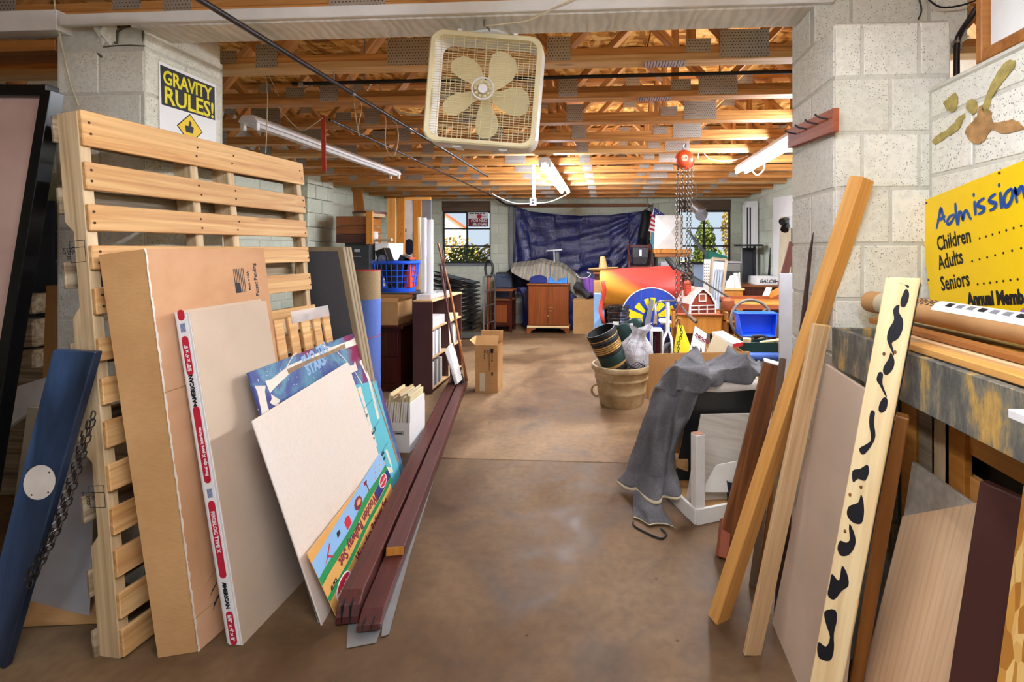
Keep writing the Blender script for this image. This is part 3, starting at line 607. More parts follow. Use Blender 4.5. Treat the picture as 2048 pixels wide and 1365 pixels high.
for (name, poly, mt, lab) in (
    ('patch', [(2025, 120), (2032, 132), (2008, 165), (1985, 200), (1976, 225), (1966, 222), (1970, 195), (1985, 165), (2005, 130)], 'old_glue', 'curved ochre streak of old glue on the low wall, above the sign'),
    ('patch', [(1922, 230), (1930, 233), (1915, 258), (1895, 272), (1872, 290), (1868, 278), (1890, 265), (1908, 250)], 'old_glue', 'slanting ochre glue streak above the sign corner on the low wall'),
    ('patch', [(1912, 185), (1915, 205), (1908, 222), (1895, 222), (1889, 208), (1896, 195)], 'old_glue', 'round ochre glue spot, upper one on the low wall'),
    ('patch', [(1948, 200), (1955, 205), (1953, 222), (1940, 227), (1932, 215), (1936, 202)], 'old_glue', 'round ochre glue spot in the middle of the low wall streaks'),
    ('patch', [(1985, 225), (1990, 245), (2025, 240), (2050, 255), (2040, 262), (2010, 268), (1985, 262), (1970, 285), (1950, 288), (1930, 268), (1940, 250), (1955, 235), (1960, 215), (1968, 212)], 'flaked_paint', 'large flaked patch of peeled paint on the low wall')):
    pts = curve([P(u+R.uniform(-2, 2), v+R.uniform(-2, 2), X=1.1585) for u, v in poly], 5, True); pts = [p+V((0, R.uniform(-.0025, .0025), R.uniform(-.0025, .0025))) for p in pts]
    tag(MB().prism(pts, (-.002, 0, 0)).build(name, G[mt]), lab, 'paint patch')

# ------------------------------------------------------------------ left side, front to back
# big pallet standing on end, leaning to the left
A0 = V((-1.765, 1.655, 0)); AL = V((.09, 1.16, 0)); UP = V((-.19, .0, 2.03))
pm = frame(A0, AL, UP)          # x along the slats, y up, z = AL x UP -> towards the passage
PW = AL.length
t = T('pallet', 'large wooden shipping pallet on end leaning against the left pier', 'pallet', A0)
LOCP = pm
def pslat(h, w_, n0, n1, x0=0., x1=PW, name='slat', mt='pallet_wood', tilt=0.):
    return MB().box((x0, -w_/2, n0), (x1, w_/2, n1)).build(name, G[mt], t, .003, mx=pm @ M.Translation((0, h, 0)) @ M.Rotation(tilt, 4, 'Z'))
for h, w_ in ((1.965, .135), (1.785, .105), (1.628, .1), (1.478, .09), (1.315, .1), (1.135, .085), (.98, .1), (.82, .1), (.66, .1), (.5, .1), (.345, .1), (.19, .095), (.055, .1)):
    pslat(h, w_, -.018, 0, .0, PW+R.uniform(-.01, .012), tilt=R.uniform(-.006, .006))
for h in (1.97, 1.7, 1.42, 1.12, .85, .55, .28, .06):
    pslat(h, .1, -.122, -.108, -.012, PW, mt='weathered')
def stringer(x, wd):
    pr = [(-.018, 0), (-.018, 2.03), (-.11, 2.03), (-.11, 1.62), (-.075, 1.58), (-.075, 1.3), (-.11, 1.26), (-.11, .76), (-.075, .72), (-.075, .45), (-.11, .41), (-.11, 0)]
    return MB().prism([V((x, h, n_)) for n_, h in pr], (wd, 0, 0)).build('stringer', G['pallet_end'], t, .003, mx=pm)
s0 = stringer(0, .038)
for x in (.44, .64, PW-.04): stringer(x, .038)
for h in (1.47, .56):   # heat-treatment stamps burnt on the near stringer
    mx_ = pm @ M(((1, 0, 0, -.0012), (0, 0, 0, 0), (0, 0, 0, 0), (0, 0, 0, 1)))
    def on_end(n_, hh, ang):
        b = M(((0, 0, -1, -.0008), (0, 1, 0, hh), (1, 0, 0, n_), (0, 0, 0, 1))); return pm @ b @ M.Rotation(ang, 4, 'Z')
    text('US-\n20430\nHT', .02, G['ink'], s0, on_end(-.088, h+.055, -PI/2), name='stamp')
    b = MB()
    for (x0, y0, x1, y1) in ((-.095, h-.005, -.093, h+.075), (-.03, h-.005, -.028, h+.075), (-.095, h+.075, -.028, h+.077), (-.095, h-.005, -.028, h-.003), (-.095, h+.05, -.028, h+.052)):
        b.box((-.0009, y0, x0), (-.0005, y1, x1))
    b.build('stamp', G['ink'], s0, mx=pm)
for h in (1.965, 1.785, 1.628, 1.478, 1.315):
    for x in (.46, .66, PW-.02, .02):
        for dy in (-.02, .022):
            q = pm @ M.Translation((x+R.uniform(-.008, .008), h+dy, .0003))
            MB().lathe([(0, .001), (.005, .001), (.005, 0)], 8, caps=False).build('nail', G['rust'], t, mx=q)

# long cardboard box leaning on the pallet
q = [V(p) for p in ((-1.647, 1.665, 0), (-1.525, 1.70, 0), (-1.475, 2.24, 0), (-1.6, 2.22, 0), (-1.868, 1.655, 1.482), (-1.735, 1.70, 1.503), (-1.705, 2.255, 1.505), (-1.835, 2.24, 1.49))]
t = T('cardboard_box', 'tall brown cardboard box with a printed flag leaning on the big pallet', 'box', q[0])
MB().add(q, [(3,2,1,0), (4,5,6,7), (0,1,5,4), (1,2,6,5), (2,3,7,6), (3,0,4,7)]).build('body', G['cardboard'], t, .002)
fp = panel('front_face', q[1]+V((.006, .002, .002)), q[2]+V((.006, 0, .002)), q[6]+V((.006, 0, 0)), q[5]+V((.006, 0, 0)), .004, G['cardboard_pink'], t)
# torn wavy corner edge of the corrugated board
pts = []; n_ = 70; L = (q[5]-q[1]).length
n_ = 150; e0 = [(-.004+R.uniform(-.002, .001), L*k/n_) for k in range(n_+1)]; e1 = [(.0015+R.uniform(-.001, .0025)+.0015*math.sin(k*.7), L*k/n_) for k in range(n_+1)]
decal(fp, e0+e1[::-1], G['paper'] if False else G['bone'], 'torn_edge', .0012)
for k, hh in enumerate((1.34,)):
    for j in range(7): decal(fp, [(.365+.0085*j, 1.31), (.369+.0085*j, 1.31), (.369+.0085*j, 1.42), (.365+.0085*j, 1.42)], G['ink'], 'flag_stripe')
    decal(fp, [(.366, 1.31), (.392, 1.31), (.392, 1.355), (.366, 1.355)], G['ink'], 'flag_canton')
text('Made in USA', .017, G['ink'], fp, tri(fp, .447, 1.315, ang=PI/2), bold=.0004)
text('Patent Pending', .026, G['ink'], fp, tri(fp, .49, 1.285, ang=PI/2), bold=.0006)
bx = [(-.0, .0)]
decal(fp, [(.0, .97), (.5, .985), (.5, .988), (.0, .974)], G['cardboard'], 'crease')
decal(fp, [(.0, .12), (.5, .14), (.5, .145), (.0, .124)], G['cardboard'], 'crease')
for j in range(46): # dashed cut line beside the plasterboard
    decal(fp, [(.118+(j % 2)*.008, .32+j*.02), (.121+(j % 2)*.008, .32+j*.02), (.121+(j % 2)*.008, .332+j*.02), (.118+(j % 2)*.008, .332+j*.02)], G['ink'], 'print')
for j in range(3):
    decal(fp, [(.05+.01*j, .2-.05*j), (.13, .26-.05*j), (.08, .225-.05*j)], G['navy'], 'print')
# plasterboard sheets with printed end tape
t = T('plasterboard_stack', 'stack of plasterboard sheets with red and white printed end tape', 'plasterboard', (-1.4, 1.74, 0))
b0, b1, u1, u0 = V((-1.378, 1.74, 0)), V((-1.37, 2.14, 0)), V((-1.592, 2.17, 1.262)), V((-1.612, 1.762, 1.257))
nx = V((-.0165, .0015, 0))
for k in range(4):
    o_ = nx*k*1.02+V((0, .004*(k % 2)+.006*(k > 1), 0)); z_ = V((0, 0, .008*(k == 2)))
    panel('sheet', b0+o_, b1+o_, u1+o_+z_, u0+o_+z_, .0158, G['drywall_face'], t)
for k in range(2):   # taped near edges, one tape per pair of sheets
    o_ = nx*(2*k)+V((0, -.0035, 0)); w2 = nx*1.98
    tp = panel('end_tape', b0+o_+w2, b0+o_, u0+o_, u0+o_+w2, .003, G['drywall_edge'], t)
tw = V((-.062, 0, 0))
tp = panel('printed_tape', b0+V((-.052, -.006, .004)), b0+V((-.008, -.006, .004)), u0+V((-.008, -.006, -.004)), u0+V((-.052, -.006, -.004)), .002, G['paper'], t)
def hz(v): return (1290-v)/668*1.275
for (va, vb) in ((1292, 1225), (1160, 1005), (970, 815), (752, 672), (640, 618)):
    decal(tp, pill(.008, .036, hz(va), hz(vb)), G['print_red'], 'red_band')
for (txt_, v, sz, a, m_) in (('5/8" x 4\' x 8\'', 1232, .019, -1, 'paper'), ('AMERICAN', 1168, .02, -1, 'ink'), ('FIREBLOC TYPE X', 1026, .02, -1, 'paper'), ('Panel tipo X para Interiores', 955, .0165, 1, 'paper'), ('AMERICAN', 808, .022, 1, 'ink'), ('5/8" x 4\' x 8\'', 744, .02, 1, 'paper')):
    text(txt_, sz, G[m_], tp, tri(tp, .022+a*.007, hz(v), .0012, ang=a*PI/2), bold=.0006 if m_ == 'paper' else .0012)
for v in (990, 655):
    for j in range(7): decal(tp, [(.012+.003*j, hz(v+9)), (.0138+.003*j, hz(v+9)), (.0138+.003*j, hz(v-9)), (.012+.003*j, hz(v-9))], G['sign_blue'], 'barcode')
for v in (1172, 815): decal(tp, [(.012, hz(v)), (.03, hz(v)), (.021, hz(v)-.0)+() if False else (.021, hz(v)+.016*(1 if v < 900 else -1))], G['ink'], 'arrow_mark')
# small pallet behind
sm = [V((-1.53, 2.36, 0)), V((-1.5, 2.79, 0)), V((-1.70, 2.77, 1.2)), V((-1.735, 2.34, 1.175))]
t = T('small_pallet', 'small wooden pallet leaning between the plasterboard and the big pallet', 'pallet', sm[0])
fr = frame(sm[0], sm[1]-sm[0], sm[3]-sm[0])
for x in (.03, .13, .225, .32, .405): MB().box((x-.034, 0, 0), (x+.03, 1.16, .014)).build('slat', G['pallet_wood'], t, .003, mx=fr @ M.Translation((0, R.uniform(-.01, .01), 0)))
for h in (.06, .6, 1.12): MB().box((0, h-.045, -.04), (.43, h+.03, 0)).build('rail', G['pallet_end'], t, .003, mx=fr)
MB().box((.12, 1.115, .014), (.43, 1.18, .018)).build('plastic_wrap', G['clear_plastic'], t, mx=fr)
# grey partition panels
t = T('partition_panels', 'three dark grey fabric partition panels leaning together behind the pallet', 'panel', (-2, 3.1, 0))
for k in range(3):
    y = 3.06+.038*k; d = V((0, .038*k, 0))
    l0, l1, m1, m0 = V((-2.05, y, 0)), V((-1.46, y, 0)), P(686, 490, Y=3.06)+d, P(590, 488, Y=3.06)+d
    m1 = V((m1.x, y, 1.52)); m0 = V((m0.x, y, 1.52))
    o_ = panel('partition_frame', l0, l1, m1, m0, .03, G['panel_edge'], t, .004)
    panel('fabric', l0+V((.0, -.003, .02)), l1+V((-.035, -.003, .02)), m1+V((-.035, -.003, -.03)), m0+V((0, -.003, -.03)), .004, G['fabric_panel'], o_)
# galaxy sign board
t = T('sign_board', 'large printed board of galaxy sky and bones behind the white board', 'sign', (-1.2, 1.976, 0))
gb = panel('board', (-1.185, 1.93, 0), (-1.385, 3.2, 0), (-1.715, 3.27, .939), (-1.5, 1.927, .986), .012, G['galaxy'], t)
decal(gb, [(703, 772), (752, 762), (790, 905), (800, 945), (795, 985), (745, 1000), (722, 900)], G['print_teal'], 'teal_field', pix=True)
def bone(pts, w0, w1, mt='bone', lift=.001):
    p = [V((*hit(gb, *q_), 0)) for q_ in pts]; L_ = []; R_ = []; n2 = len(p)
    for i in range(n2):
        d = (p[min(i+1, n2-1)]-p[max(i-1, 0)]).normalized(); nn = V((-d.y, d.x, 0)); k = i/(n2-1); ww = w0+(w1-w0)*k
        if i in (0, n2-1): ww *= 1.7
        if i in (1, n2-2): ww *= 1.25
        L_.append(p[i]+nn*ww); R_.append(p[i]-nn*ww)
    decal(gb, [(a.x, a.y) for a in L_+R_[::-1]], G[mt], 'bone_print', lift)
bone([(716, 680), (705, 686), (660, 702), (620, 720), (580, 738), (545, 768), (535, 775)], .016, .017)
bone([(690, 692), (660, 706), (620, 722), (575, 744)], .008, .007, 'bone_brown', .0015)
bone([(520, 772), (522, 785), (528, 815), (532, 830)], .022, .018)
bone([(551, 795), (550, 803), (549, 812)], .02, .02)
bone([(565, 752), (575, 732), (585, 712), (593, 706)], .002, .002)
bone([(640, 690), (670, 700), (690, 720), (710, 745), (725, 770)], .003, .003)
bone([(722, 720), (728, 735), (738, 760), (748, 800), (757, 838)], .022, .012)
bone([(718, 775), (726, 800), (740, 850), (752, 895)], .016, .012)
bone([(708, 728), (713, 735), (695, 742)], .018, .014)
bone([(722, 684), (735, 740), (755, 800), (775, 860), (797, 925)], .004, .012, 'bone_brown')
bone([(772, 900), (780, 925), (785, 940), (765, 942)], .01, .014)
gx = hit(gb, 618, 712); text('SHO  TIN', .075, MAT.setdefault('star_blue', plain('star_blue', '#8fb4d8', .5)), gb, tri(gb, *hit(gb, 608, 735), .0008, ang=.12), bold=.004, space=.95)
gx = hit(gb, 640, 750); text('STARS', .08, MAT['star_blue'], gb, tri(gb, *hit(gb, 616, 752), .0007, ang=.1), bold=.004)
text('ONS', .05, G['sign_yellow'], gb, tri(gb, *hit(gb, 706, 800), .0012, ang=.15), bold=.002)
for (u, v, s_) in ((724, 833, 'Nov\nelocity'), (738, 880, 'bal Team B\nc. Sign'), (757, 925, 'ator, Alex\nn System')):
    text(s_, .03, G['ink'], gb, tri(gb, *hit(gb, u, v), .0012, ang=.1), bold=.001)
    a = hit(gb, u, v-10); decal(gb, [a, (a[0]+.2, a[1]+.02), (a[0]+.2, a[1]+.023), (a[0], a[1]+.003)], G['ink'], 'rule', .0012)
# white hardboard and flattened toy box in front of it
t = T('hardboard', 'stained white hardboard sheet leaning in front of the galaxy board', 'board', (-1.16, 1.88, 0))
panel('sheet', (-1.135, 1.85, 0), (-1.285, 2.82, 0), (-1.56, 2.786, .826), (-1.4, 1.815, .824), .006, G['white_hardboard'], t)
panel('backing_sheet', (-1.155, 1.86, 0), (-1.18, 2.05, 0), (-1.285, 2.0, .33), (-1.265, 1.86, .33), .004, G['mid_grey'], t)
t = T('toy_box', 'flattened railway set carton with a painted print, upside down against the hardboard', 'box', (-1.1, 1.9, 0))
rb = panel('carton', (-1.088, 1.88, 0), (-1.262, 2.81, 0), (-1.352, 2.81, .25), (-1.198, 1.85, .285), .003, G['print_orange'], t)
LR = 1.0
def wav(h, amp, ph): return [(LR*k/20, h+amp*math.sin(k*.55+ph)) for k in range(21)]
def band(h0, h1, a0, a1, ph, mt, lift): decal(rb, wav(h0, a0, ph)+wav(h1, a1, ph)[::-1], G[mt], 'printed_band', lift)
band(.175, .262, .006, .0, 0, 'sky_blue_print', .0006); band(.152, .185, .006, .007, 1, 'print_green', .0008); band(.078, .1, .004, .004, 2, 'print_green', .0008); band(.0, .022, 0, 0, 0, 'deep_blue', .0006)
decal(rb, [(.77, .12), (LR, .12), (LR, .26), (.77, .26)] if False else [(.72, .1), (LR, .1), (LR, .15), (.72, .15)], G['deep_blue'], 'printed_band', .0009)
text('Wooden Railway Set', .062, G['print_maroon'], rb, tri(rb, .74, .148, .0012, ang=PI), bold=.0015, sx=1.08)
text('Wooden Railway Set', .055, G['print_maroon'], rb, tri(rb, .3, .03, .0012), bold=.0015, sx=1.12)
for (cx_, cy_, s_) in ((.13, .052, .075), (.88, .135, .06)):
    decal(rb, ell(cx_, cy_, s_*1.12, s_*.5), G['paper'], 'logo', .0013); decal(rb, ell(cx_, cy_, s_, s_*.42), G['print_red'], 'logo', .0016)
    text('Melissa & Doug', s_*.3, G['paper'], rb, tri(rb, cx_, cy_-s_*.08, .002), align='CENTER')
for (x_, h_, m_, pts_) in ((.12, .215, 'print_red', [(-.05, -.02), (.04, .025), (.045, .018), (-.0, -.005), (.03, -.03), (.02, -.032), (-.01, -.01)]), (.36, .205, 'print_red', [(-.03, -.02), (.03, -.02), (.035, .02), (.0, .028), (-.03, .02)]), (.25, .22, 'ink', [(-.02, -.01), (.02, -.006), (.02, .01), (-.01, .014)]), (.52, .212, 'print_maroon', ell(0, 0, .055, .027, 10)), (.53, .212, 'print_orange', ell(0, 0, .03, .012, 10)), (.68, .22, 'print_maroon', [(-.008, -.03), (.002, -.03), (.006, .01), (.025, .02), (-.02, .03), (-.03, .015), (-.006, .008)])):
    decal(rb, [(x_+a, h_+b_) for a, b_ in pts_], G[m_], 'print', .0011+.0004*(m_ == 'print_orange'))
for k in range(7): decal(rb, [(.79+.03*k, .19+.02*(k % 3)), (.815+.03*k, .19+.02*(k % 3)), (.815+.03*k, .2+.02*(k % 3)), (.79+.03*k, .2+.02*(k % 3))], G['print_orange'], 'print', .0012)
text('45 PCS', .022, G['ink'], rb, tri(rb, .04, .1, .0012), bold=.0008)
# metal strips and maroon beams on the floor
BD = (V((-1.71, 5.341, 0))-V((-1.04, 1.87, 0))).normalized(); BS = V((BD.y, -BD.x, 0))
for k, (pl_, lab) in enumerate((([(693, 1298), (752, 1287), (790, 1180), (905, 800), (880, 800), (700, 1190)], 'grey sheet metal strip poking out under the maroon beams at the front'), ([(763, 1275), (778, 1270), (820, 1110), (922, 790), (908, 790), (770, 1180)], 'narrower grey metal strip along the outer side of the maroon beams'))):
    pts = [P(u, v, Z=.002+.003*k) for u, v in pl_]
    tag(MB().prism(pts, (0, 0, .002)).build('metal_strip', G['sheet_metal']), lab, 'metal strip')
def beam(off, s0_, L_, w_, z0, z1, mt, lab, mt_end=None, tail=False):
    o_ = V((-1.04, 1.87, 0))+BS*off+BD*s0_; m_ = frame(o_, BD, V((-BS.x, -BS.y, 0)))
    t_ = T('beam', lab, 'beam', o_)
    if tail: pr = [V((0, 0, z0)), V((L_, 0, z0)), V((L_, 0, z1)), V((.07, 0, z1)), V((.02, 0, z1-.025)), V((0, 0, z0+.03))]
    else: pr = [V((0, 0, z0)), V((L_, 0, z0)), V((L_, 0, z1)), V((0, 0, z1))]
    MB().prism([p-V((0, w_/2, 0)) for p in pr], (0, w_, 0)).build('timber', G[mt], t_, .004, mx=m_)
    if mt_end: MB().box((-.0015, -w_/2+.002, z0+.002), (0, w_/2-.002, z1-.002)).build('cut_end', G[mt_end], t_, mx=m_)
    elif tail:
        for y_ in (-.012, .02): MB().box((-.002, y_-.003, z0+.01), (.045, y_+.002, z1-.014)).build('crack', G['black'], t_, mx=m_)
    return t_
beam(.002, -.02, 3.5, .088, .008, .1, 'maroon_wood', 'long maroon painted beam lying on the floor beside the toy carton', tail=True)
beam(.097, -.07, 3.45, .09, .008, .052, 'maroon_wood', 'lower maroon beam with a split rafter end lying on the metal strips', tail=True)
beam(.103, .33, 3.05, .085, .0525, .097, 'maroon_top', 'maroon plank with a fresh orange cut end lying on the lower beam', 'orange_pine')
# far left corner
t = T('framed_panel', 'dark framed sheet of pinkish acrylic leaning at the far left', 'panel', (-2.6, 1.77, 0))
f0, f1, f2, f3 = V((-3.35, 1.72, 0)), V((-2.52, 1.74, 0)), V((-2.225, 1.8, 2.135)), V((-3.06, 1.78, 2.15))
panel('pane', f0.lerp(f1, .02), f1.lerp(f0, .05), f2.lerp(f3, .05), f3.lerp(f2, .02), .012, G['acrylic_pink'], t)
fu = (f2-f1)
for a, b_, s_ in ((f1, f2, 'stile'), (f0, f3, 'stile'), (f0, f1, 'rail'), (f3, f2, 'rail')):
    board('frame_'+s_, a, b_, V((1, 0, 0)) if s_ == 'stile' else V((0, 0, 1)), .045, .05, G['black_gloss'], t)
t = T('plank', 'dark blue painted plank with a white oval plate leaning at the far left', 'plank', (-2.27, 1.66, 0))
bp = panel('board', P(-48, 1295, Y=1.585)-V((0, 0, .0)), V((-2.15, 1.585, 0)), P(205, 705, Y=1.605)+V((-.03, 0, 0)), P(105, 700, Y=1.605), .03, G['blue_plank_paint'], t, .004)
decal(bp, [hit(bp, *q_) for q_ in ell(80, 965, 31, 36, 28, rot=.5)], G['bone'], 'oval_plate', .002)
for q_ in ((58, 940), (100, 945), (65, 990), (98, 985)):
    decal(bp, [hit(bp, *z_) for z_ in ell(q_[0], q_[1], 2, 2, 8)], G['rust'], 'nail', .0026)
t = T('chain', 'pair of dark chains hanging down beside the blue plank', 'chain', P(180, 840, Y=1.6))
chain('chain', [P(186, 832, Y=1.56), P(150, 960, Y=1.555), P(115, 1060, Y=1.55), P(60, 1170, Y=1.545)], G['chain_metal'], t, .034, .0026)
chain('chain', [P(176, 850, Y=1.565), P(140, 965, Y=1.56), P(105, 1065, Y=1.555), P(52, 1160, Y=1.55)], G['chain_metal'], t, .034, .0026)
def sheet(name, pix, Y, th, mt, lab, cat='board', dz=0, fl_=True):
    pts = [P(u, v, Y=Y+dz*k) for k, (u, v) in enumerate(pix)]
    pts = [V((p.x, p.y, max(p.z, .002) if not (fl_ and k < 2) else .002)) for k, p in enumerate(pts)]
    return tag(panel(name, *pts, th, G[mt]), lab, cat)
sheet('steel_sheet', [(40, 1205), (178, 1225), (192, 850), (120, 840)], 1.82, .004, 'light_grey', 'grey steel sheet standing behind the blue plank chains')
sheet('cardboard_sheet', [(75, 930), (172, 930), (176, 568), (92, 572)], 2.6, .006, 'cardboard', 'brown cardboard sheet standing behind the big pallet')
sheet('white_board', [(98, 930), (175, 925), (172, 615), (128, 613)], 2.5, .01, 'white_paint', 'narrow whitish board in front of the brown cardboard sheet')
sheet('navy_board', [(20, 640), (104, 640), (104, 402), (55, 400)], 2.95, .02, 'navy', 'navy blue board against the dark block wall')
for k, (v0, v1, lab) in enumerate(((590, 630, 'upper rough timber stub lying behind the framed panel'), (700, 760, 'lower rough timber stub lying behind the framed panel'), (640, 695, 'middle pale timber stub behind the framed panel'))):
    a = P(-40, (v0+v1)/2, Y=2.75); b_ = P(95, (v0+v1)/2-4, Y=2.8); tag(board('timber', a, b_, (0, 0, 1), (v1-v0)/960*2.9, .16, G['weathered'], None, .012), lab, 'timber')
tag(MB().box((-3.8, 2.7, 0), (-2.55, 3.0, .78)).build('crate', G['weathered'], None, .01), 'low weathered crate at the far left holding the timber stubs', 'crate')
sheet('plank', [(-20, 880), (95, 800), (93, 755), (-20, 790)], 2.3, .03, 'white_paint', 'pale painted plank lying across behind the framed panel', fl_=False)
sheet('white_board', [(15, 1080), (95, 1060), (110, 818), (55, 815)], 2.25, .012, 'beige', 'cream board standing low behind the blue plank')
fo = MB().grid(lambda a, b_: P(30+185*a, 1258-8*a, Z=0)+V((-.04, .16, 0))*b_+V((0, 0, .006+.07*math.sin(PI*b_)*(1-a*.9))), 8, 8)
tag(fo.build('cardboard_flap', G['cardboard'], None, smooth=True, thick=.004), 'buckled grey brown cardboard flap lying on the floor at the far left', 'cardboard')
# poster on the left pier
ps = T('poster', 'white poster with black panel reading Gravity Rules on the left pier', 'poster', (-2.06, 2.1, 2.1))
pp = panel('sheet', P(320, 280, X=-2.066), P(433, 322, X=-2.066), P(432, 170, X=-2.066), P(318, 122, X=-2.066), .0015, G['paper'], ps, 0)
decal(pp, [(323, 209), (430, 241), (429, 175), (320, 129)], G['ink'], 'black_panel', .0008, pix=True)
wq = hit(pp, 430, 175)[0]; h0 = hit(pp, 327, 168); h1 = hit(pp, 330, 207)
gq = hit(pp, 318, 122)[1]
hb0, hb1 = hit(pp, 323, 209)[1], hit(pp, 320, 129)[1]
for s_, f0, ch, r0, r1 in (('GRAVITY', .56, .36, .05, .93), ('RULES!', .07, .44, .06, .96)):
    o_ = text(s_, ch*(hb1-hb0)/.72, MAT.setdefault('poster_yellow', plain('poster_yellow', '#f2e21c', .5, dirt=.25, scale=150)), pp, tri(pp, wq*r0, hb0+f0*(hb1-hb0), .0014), bold=.002, space=.95); k_ = wq*(r1-r0)/max(q.co.x for q in o_.data.vertices)
    for q in o_.data.vertices: q.co.x *= k_
dc = hit(pp, 380, 258); dd = .075
decal(pp, [(dc[0]-dd, dc[1]), (dc[0], dc[1]-dd), (dc[0]+dd, dc[1]), (dc[0], dc[1]+dd)], G['ink'], 'warning_diamond', .0008)
dd = .068; decal(pp, [(dc[0]-dd, dc[1]), (dc[0], dc[1]-dd), (dc[0]+dd, dc[1]), (dc[0], dc[1]+dd)], G['sign_yellow'], 'warning_diamond', .0014)
decal(pp, [(dc[0]-.025, dc[1]-.02), (dc[0]+.015, dc[1]-.02), (dc[0]+.02, dc[1]+.01), (dc[0]+.005, dc[1]+.015), (dc[0]+.008, dc[1]+.03), (dc[0]-.004, dc[1]+.04), (dc[0]-.01, dc[1]+.012), (dc[0]-.03, dc[1]+.01)], G['ink'], 'falling_figure', .002)

# broken joint and cracks at the top of the left pier
def crack(name, pix, Y, lab):
    return tag(MB().prism([P(u, v, Y=Y) for u, v in pix], (0, .002, 0)).build(name, MAT.setdefault('crack_dirt', plain('crack_dirt', '#5d553d', .9))), lab, 'crack')
crack('crack', [(228, 87), (227.4, 63.5), (236, 58), (251, 43), (267, 46), (254, 53.5), (240, 61), (236, 64.6), (235, 88)], 2.0275, 'dark open crack between the broken top blocks of the left pier')
crack('crack', [(192, 104), (198, 107), (204, 112), (203, 116), (197, 112)], 2.0275, 'small dark chipped hole in the left pier above the pallet')

# box of pale booklets on the floor behind the galaxy board
t = T('magazine_box', 'open white box of pale booklets on the floor behind the galaxy board', 'box', (-1.58, 3.6, 0))
for nm, lo, hi in (('front_side', (-1.72, 3.46, 0), (-1.455, 3.466, .22)), ('back_side', (-1.72, 3.75, 0), (-1.455, 3.756, .3)), ('end_side', (-1.461, 3.466, 0), (-1.455, 3.75, .36)), ('end_side', (-1.72, 3.466, 0), (-1.714, 3.75, .3)), ('base', (-1.714, 3.466, 0), (-1.461, 3.75, .006))): MB().box(lo, hi).build(nm, G['white_plastic'], t, .001)
MB().box((-1.6, 3.4585, .13), (-1.5, 3.4595, .16)).build('label', G['light_grey'], t); MB().box((-1.56, 3.458, .138), (-1.51, 3.4588, .145)).build('print', G['ink'], t)
for k in range(11):
    th = .012+.003*(k % 3); x = -1.69+.0195*k; m_ = M.Translation((x, 3.61, .0075)) @ M.Rotation(math.radians(7-.4*k), 4, 'Y')
    tt = T('booklet', f'{ORD[k]} pale booklet counted from the galaxy board side in the white box', 'booklet', group='booklets in the white box', mx=m_)
    MB().box((0, -.125, 0), (th, .125, .37+.018*(k*7 % 4))).build('cover', G[('beige', 'cream_plastic', 'pallet_end')[k % 3]], tt, .001, mx=m_); MB().box((.002, -.1265, .004), (th-.002, -.1245, .36)).build('pages', G['paper'], tt, mx=m_)

crack('crack', [(286, 38), (289, 41), (286.5, 55), (287, 70), (285, 84), (283, 70), (284, 52)], 2.0275, 'thin upright crack at the top corner of the left pier')
crack('crack', [(206, 92), (230, 90), (262, 89), (290, 91), (290, 92.6), (262, 91), (230, 92), (206, 95)], 2.0275, 'thin level crack under the broken top block of the left pier')
mb = MB().grid(lambda a, b: P(194+40*a, 28+60*b, Y=2.03)+V((0, -.05*math.sin(PI*a)*math.sin(PI*b)*(.7+.3*math.sin(a*13+b*9)), .01*math.sin(a*17))), 16, 18)
mb.build('mortar_lump', G['block_paint'], lp, smooth=True)

# ------------------------------------------------------------------ right side, front to back
def hv(phi): return V((math.cos(math.radians(phi)), math.sin(math.radians(phi)), 0))
def stick(name, p0, p1, phi, w_, t_, mt, label, cat='plank', bev=.003):
    return tag(board(name, p0, p1, hv(phi), w_, t_, G[mt], None, bev), label, cat)
# yellow admission sign on the low wall
t = T('admission_sign', 'bright yellow admission sign fixed askew to the low block wall', 'sign', (1.15, 1.8, 1.5))
tl = P(1838, 405, X=1.148); tr = P(2048, 320, X=1.148); dr = (tr-tl).normalized(); dn = V((0, dr.z, -dr.y)).normalized()
if dn.z > 0: dn = -dn
sg = panel('board', tl+dn*.62, tl+dn*.62+dr*1.3, tl+dr*1.3, tl, .006, G['sign_yellow'], t)
def at(u, v, l=.001, a=0): return tri(sg, *hit(sg, u, v), l, a)
def gap(u0, v0, u1, v1): a, b = hit(sg, u0, v0), hit(sg, u1, v1); return math.hypot(a[0]-b[0], a[1]-b[1])
def ln(body, pa, pb, asc, mt, **k):
    """text from pixel pa to pixel pb along the board"""
    a, b = hit(sg, *pa), hit(sg, *pb); W_ = math.hypot(b[0]-a[0], b[1]-a[1])
    o = text(body, asc, G[mt], sg, tri(sg, *a, .001, math.atan2(b[1]-a[1], b[0]-a[0])), **k)
    ww = max(q.co.x for q in o.data.vertices)
    for q in o.data.vertices: q.co.x *= W_/ww
    return o
def ribbon(o, pts, w_, mt, name='lettering', lift=.001):
    p = curve([V((*hit(o, *q), 0)) for q in pts], 4); b = MB(); A = []; B = []
    for i in range(len(p)):
        d = (p[min(i+1, len(p)-1)]-p[max(i-1, 0)]).normalized(); k = w_*(.55+.45*math.sin(PI*(i+.6)/len(p)))
        A.append(p[i]+V((-d.y, d.x, 0))*k); B.append(p[i]-V((-d.y, d.x, 0))*k)
    n_ = len(p); b.add(A+B, [(i, i+1, n_+i+1, n_+i) for i in range(n_-1)]); return b.build(name, mt, o, mx=tri(o, 0, 0, lift))
